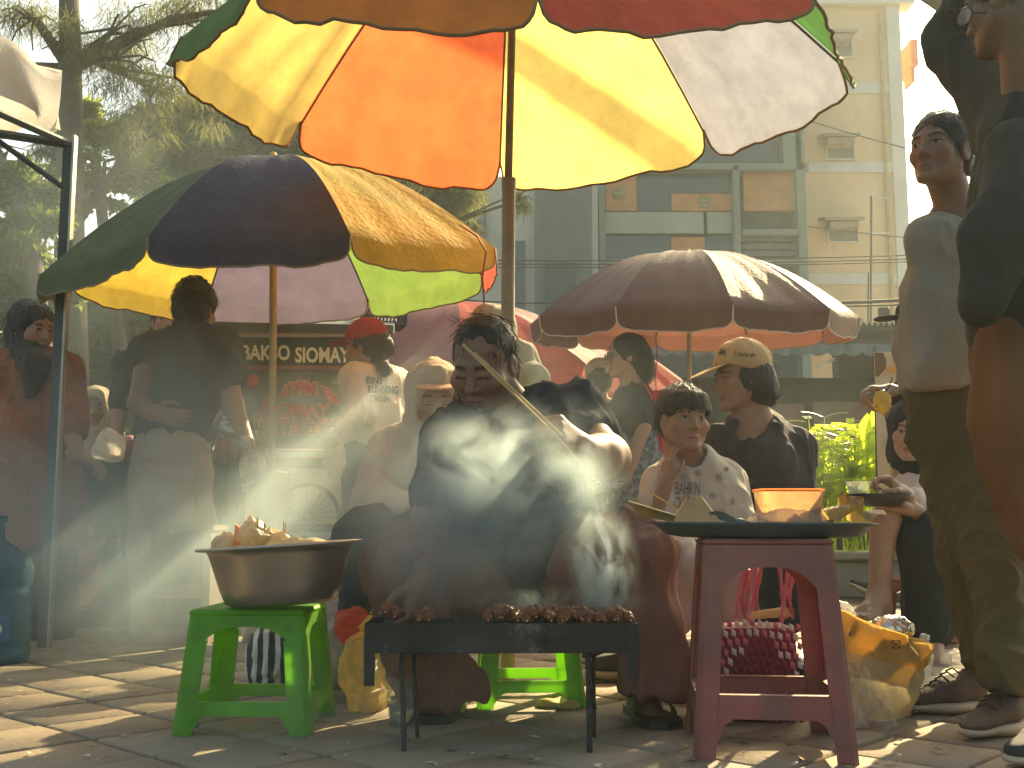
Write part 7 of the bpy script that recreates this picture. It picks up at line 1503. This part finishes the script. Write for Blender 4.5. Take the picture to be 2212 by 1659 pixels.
def smoke(name, c, r, dens, ns, label, stretch=(1, 1, 1), lo=.42, hi=.75, col=(.76, .93, 1.0), rot=(0, 0, 0), warp=.6, fall=1.0, step=None, aniso=.5):
    def fn(nt, N, L, pv):
        tc = N.new('ShaderNodeTexCoord'); ln = N.new('ShaderNodeVectorMath'); ln.operation = 'LENGTH'; L.new(tc.outputs['Object'], ln.inputs[0])
        f = N.new('ShaderNodeMapRange'); f.interpolation_type = 'SMOOTHERSTEP'; L.new(ln.outputs['Value'], f.inputs[0]); f.inputs[1].default_value = 1; f.inputs[2].default_value = 1 - fall; f.inputs[3].default_value = 0; f.inputs[4].default_value = 1
        sc = N.new('ShaderNodeVectorMath'); sc.operation = 'MULTIPLY'; L.new(tc.outputs['Object'], sc.inputs[0]); sc.inputs[1].default_value = [a * b_ for a, b_ in zip(r, stretch)]
        no = N.new('ShaderNodeTexNoise'); no.inputs['Scale'].default_value = ns; no.inputs['Detail'].default_value = 8; no.inputs['Roughness'].default_value = .6; no.inputs['Distortion'].default_value = warp; L.new(sc.outputs[0], no.inputs['Vector'])
        g = N.new('ShaderNodeMapRange'); L.new(no.outputs[0], g.inputs[0]); g.inputs[1].default_value = lo; g.inputs[2].default_value = hi
        m1 = N.new('ShaderNodeMath'); m1.operation = 'MULTIPLY'; L.new(f.outputs[0], m1.inputs[0]); L.new(g.outputs[0], m1.inputs[1]); m2 = N.new('ShaderNodeMath'); m2.operation = 'MULTIPLY'; L.new(m1.outputs[0], m2.inputs[0]); m2.inputs[1].default_value = dens; L.new(m2.outputs[0], pv.inputs['Density'])
    mt = volmat(name + '_air', fn, col, aniso)
    if step: mt.cycles.volume_step_rate = step
    mb = MB(); mb.ball((0, 0, 0), 1.0, 12); o = mb.build(name, mt); o.location = V3(c); o.scale = r; o.rotation_euler = rot
    return tag(o, label, None, None, 'stuff')
smoke('smoke', P(1080, 1060, 2.50), (.33, .13, .24), 38, 8, 'dense curling smoke in front of the cooks chest', (1, 1, 1.3), .38, .80)
smoke('smoke', P(960, 1150, 2.55), (.33, .14, .27), 14, 5, 'thinner smoke hanging over the left half of the grill', (1, 1, .8), .34, .78)
smoke('smoke', P(1300, 1220, 2.62), (.10, .08, .21), 46, 13, 'tight wisps of smoke rising from the right end of the grill', (1.2, 1, .7), .47, .66, rot=(0, -.12, 0), warp=1.0)
smoke('smoke', P(1180, 1300, 2.62), (.30, .09, .05), 20, 16, 'low smoke skimming over the row of skewers', (1, 1, 1), .45, .74, warp=1)
smoke('smoke', P(1215, 930, 2.85), (.16, .12, .13), 7, 9, 'thin smoke curling past the cooks shoulder', (1, 1, 1), .45, .72)
smoke('smoke', P(520, 1215, 3.45), (1.25, .65, .50), 1.6, 2.2, 'broad drifting smoke between the basin and the left stall', (1, 1, 1), .36, .70)
smoke('smoke', P(330, 1080, 4.15), (1.2, .5, .85), 2.9, 2.0, 'pale smoke bank in front of the left stall', (1, 1, 1), .34, .68)
smoke('smoke', P(480, 800, 4.1), (1.0, .35, .65), 1.6, 2.6, 'thin smoke rising past the navy umbrella panel', (1, 1, .6), .40, .70)
smoke('smoke', P(240, 470, 6.2), (1.7, .7, 1.35), .22, 1.4, 'faint smoke drifting up in front of the casuarina trees', (1, 1, .7), .34, .72)
smoke('smoke', P(1640, 960, 4.9), (.75, .4, .42), .22, 3.0, 'thin smoke behind the tan cap and the boy', (1, 1, 1), .40, .72)
smoke('smoke', P(760, 1500, 2.45), (.55, .22, .26), 1.6, 4.0, 'low smoke crossing in front of the green basin stool', (1, 1, 1), .42, .74)
smoke('smoke', P(760, 960, 3.15), (.62, .28, .36), .9, 3.2, 'smoke drifting left from the cook past the head scarf and the pole', (1, 1, 1), .36, .78)
smoke('smoke', P(1000, 880, 4.4), (1.0, .3, .5), .6, 2.6, 'thin veil of smoke between the cook and the red parasols', (1, 1, 1), .36, .78)
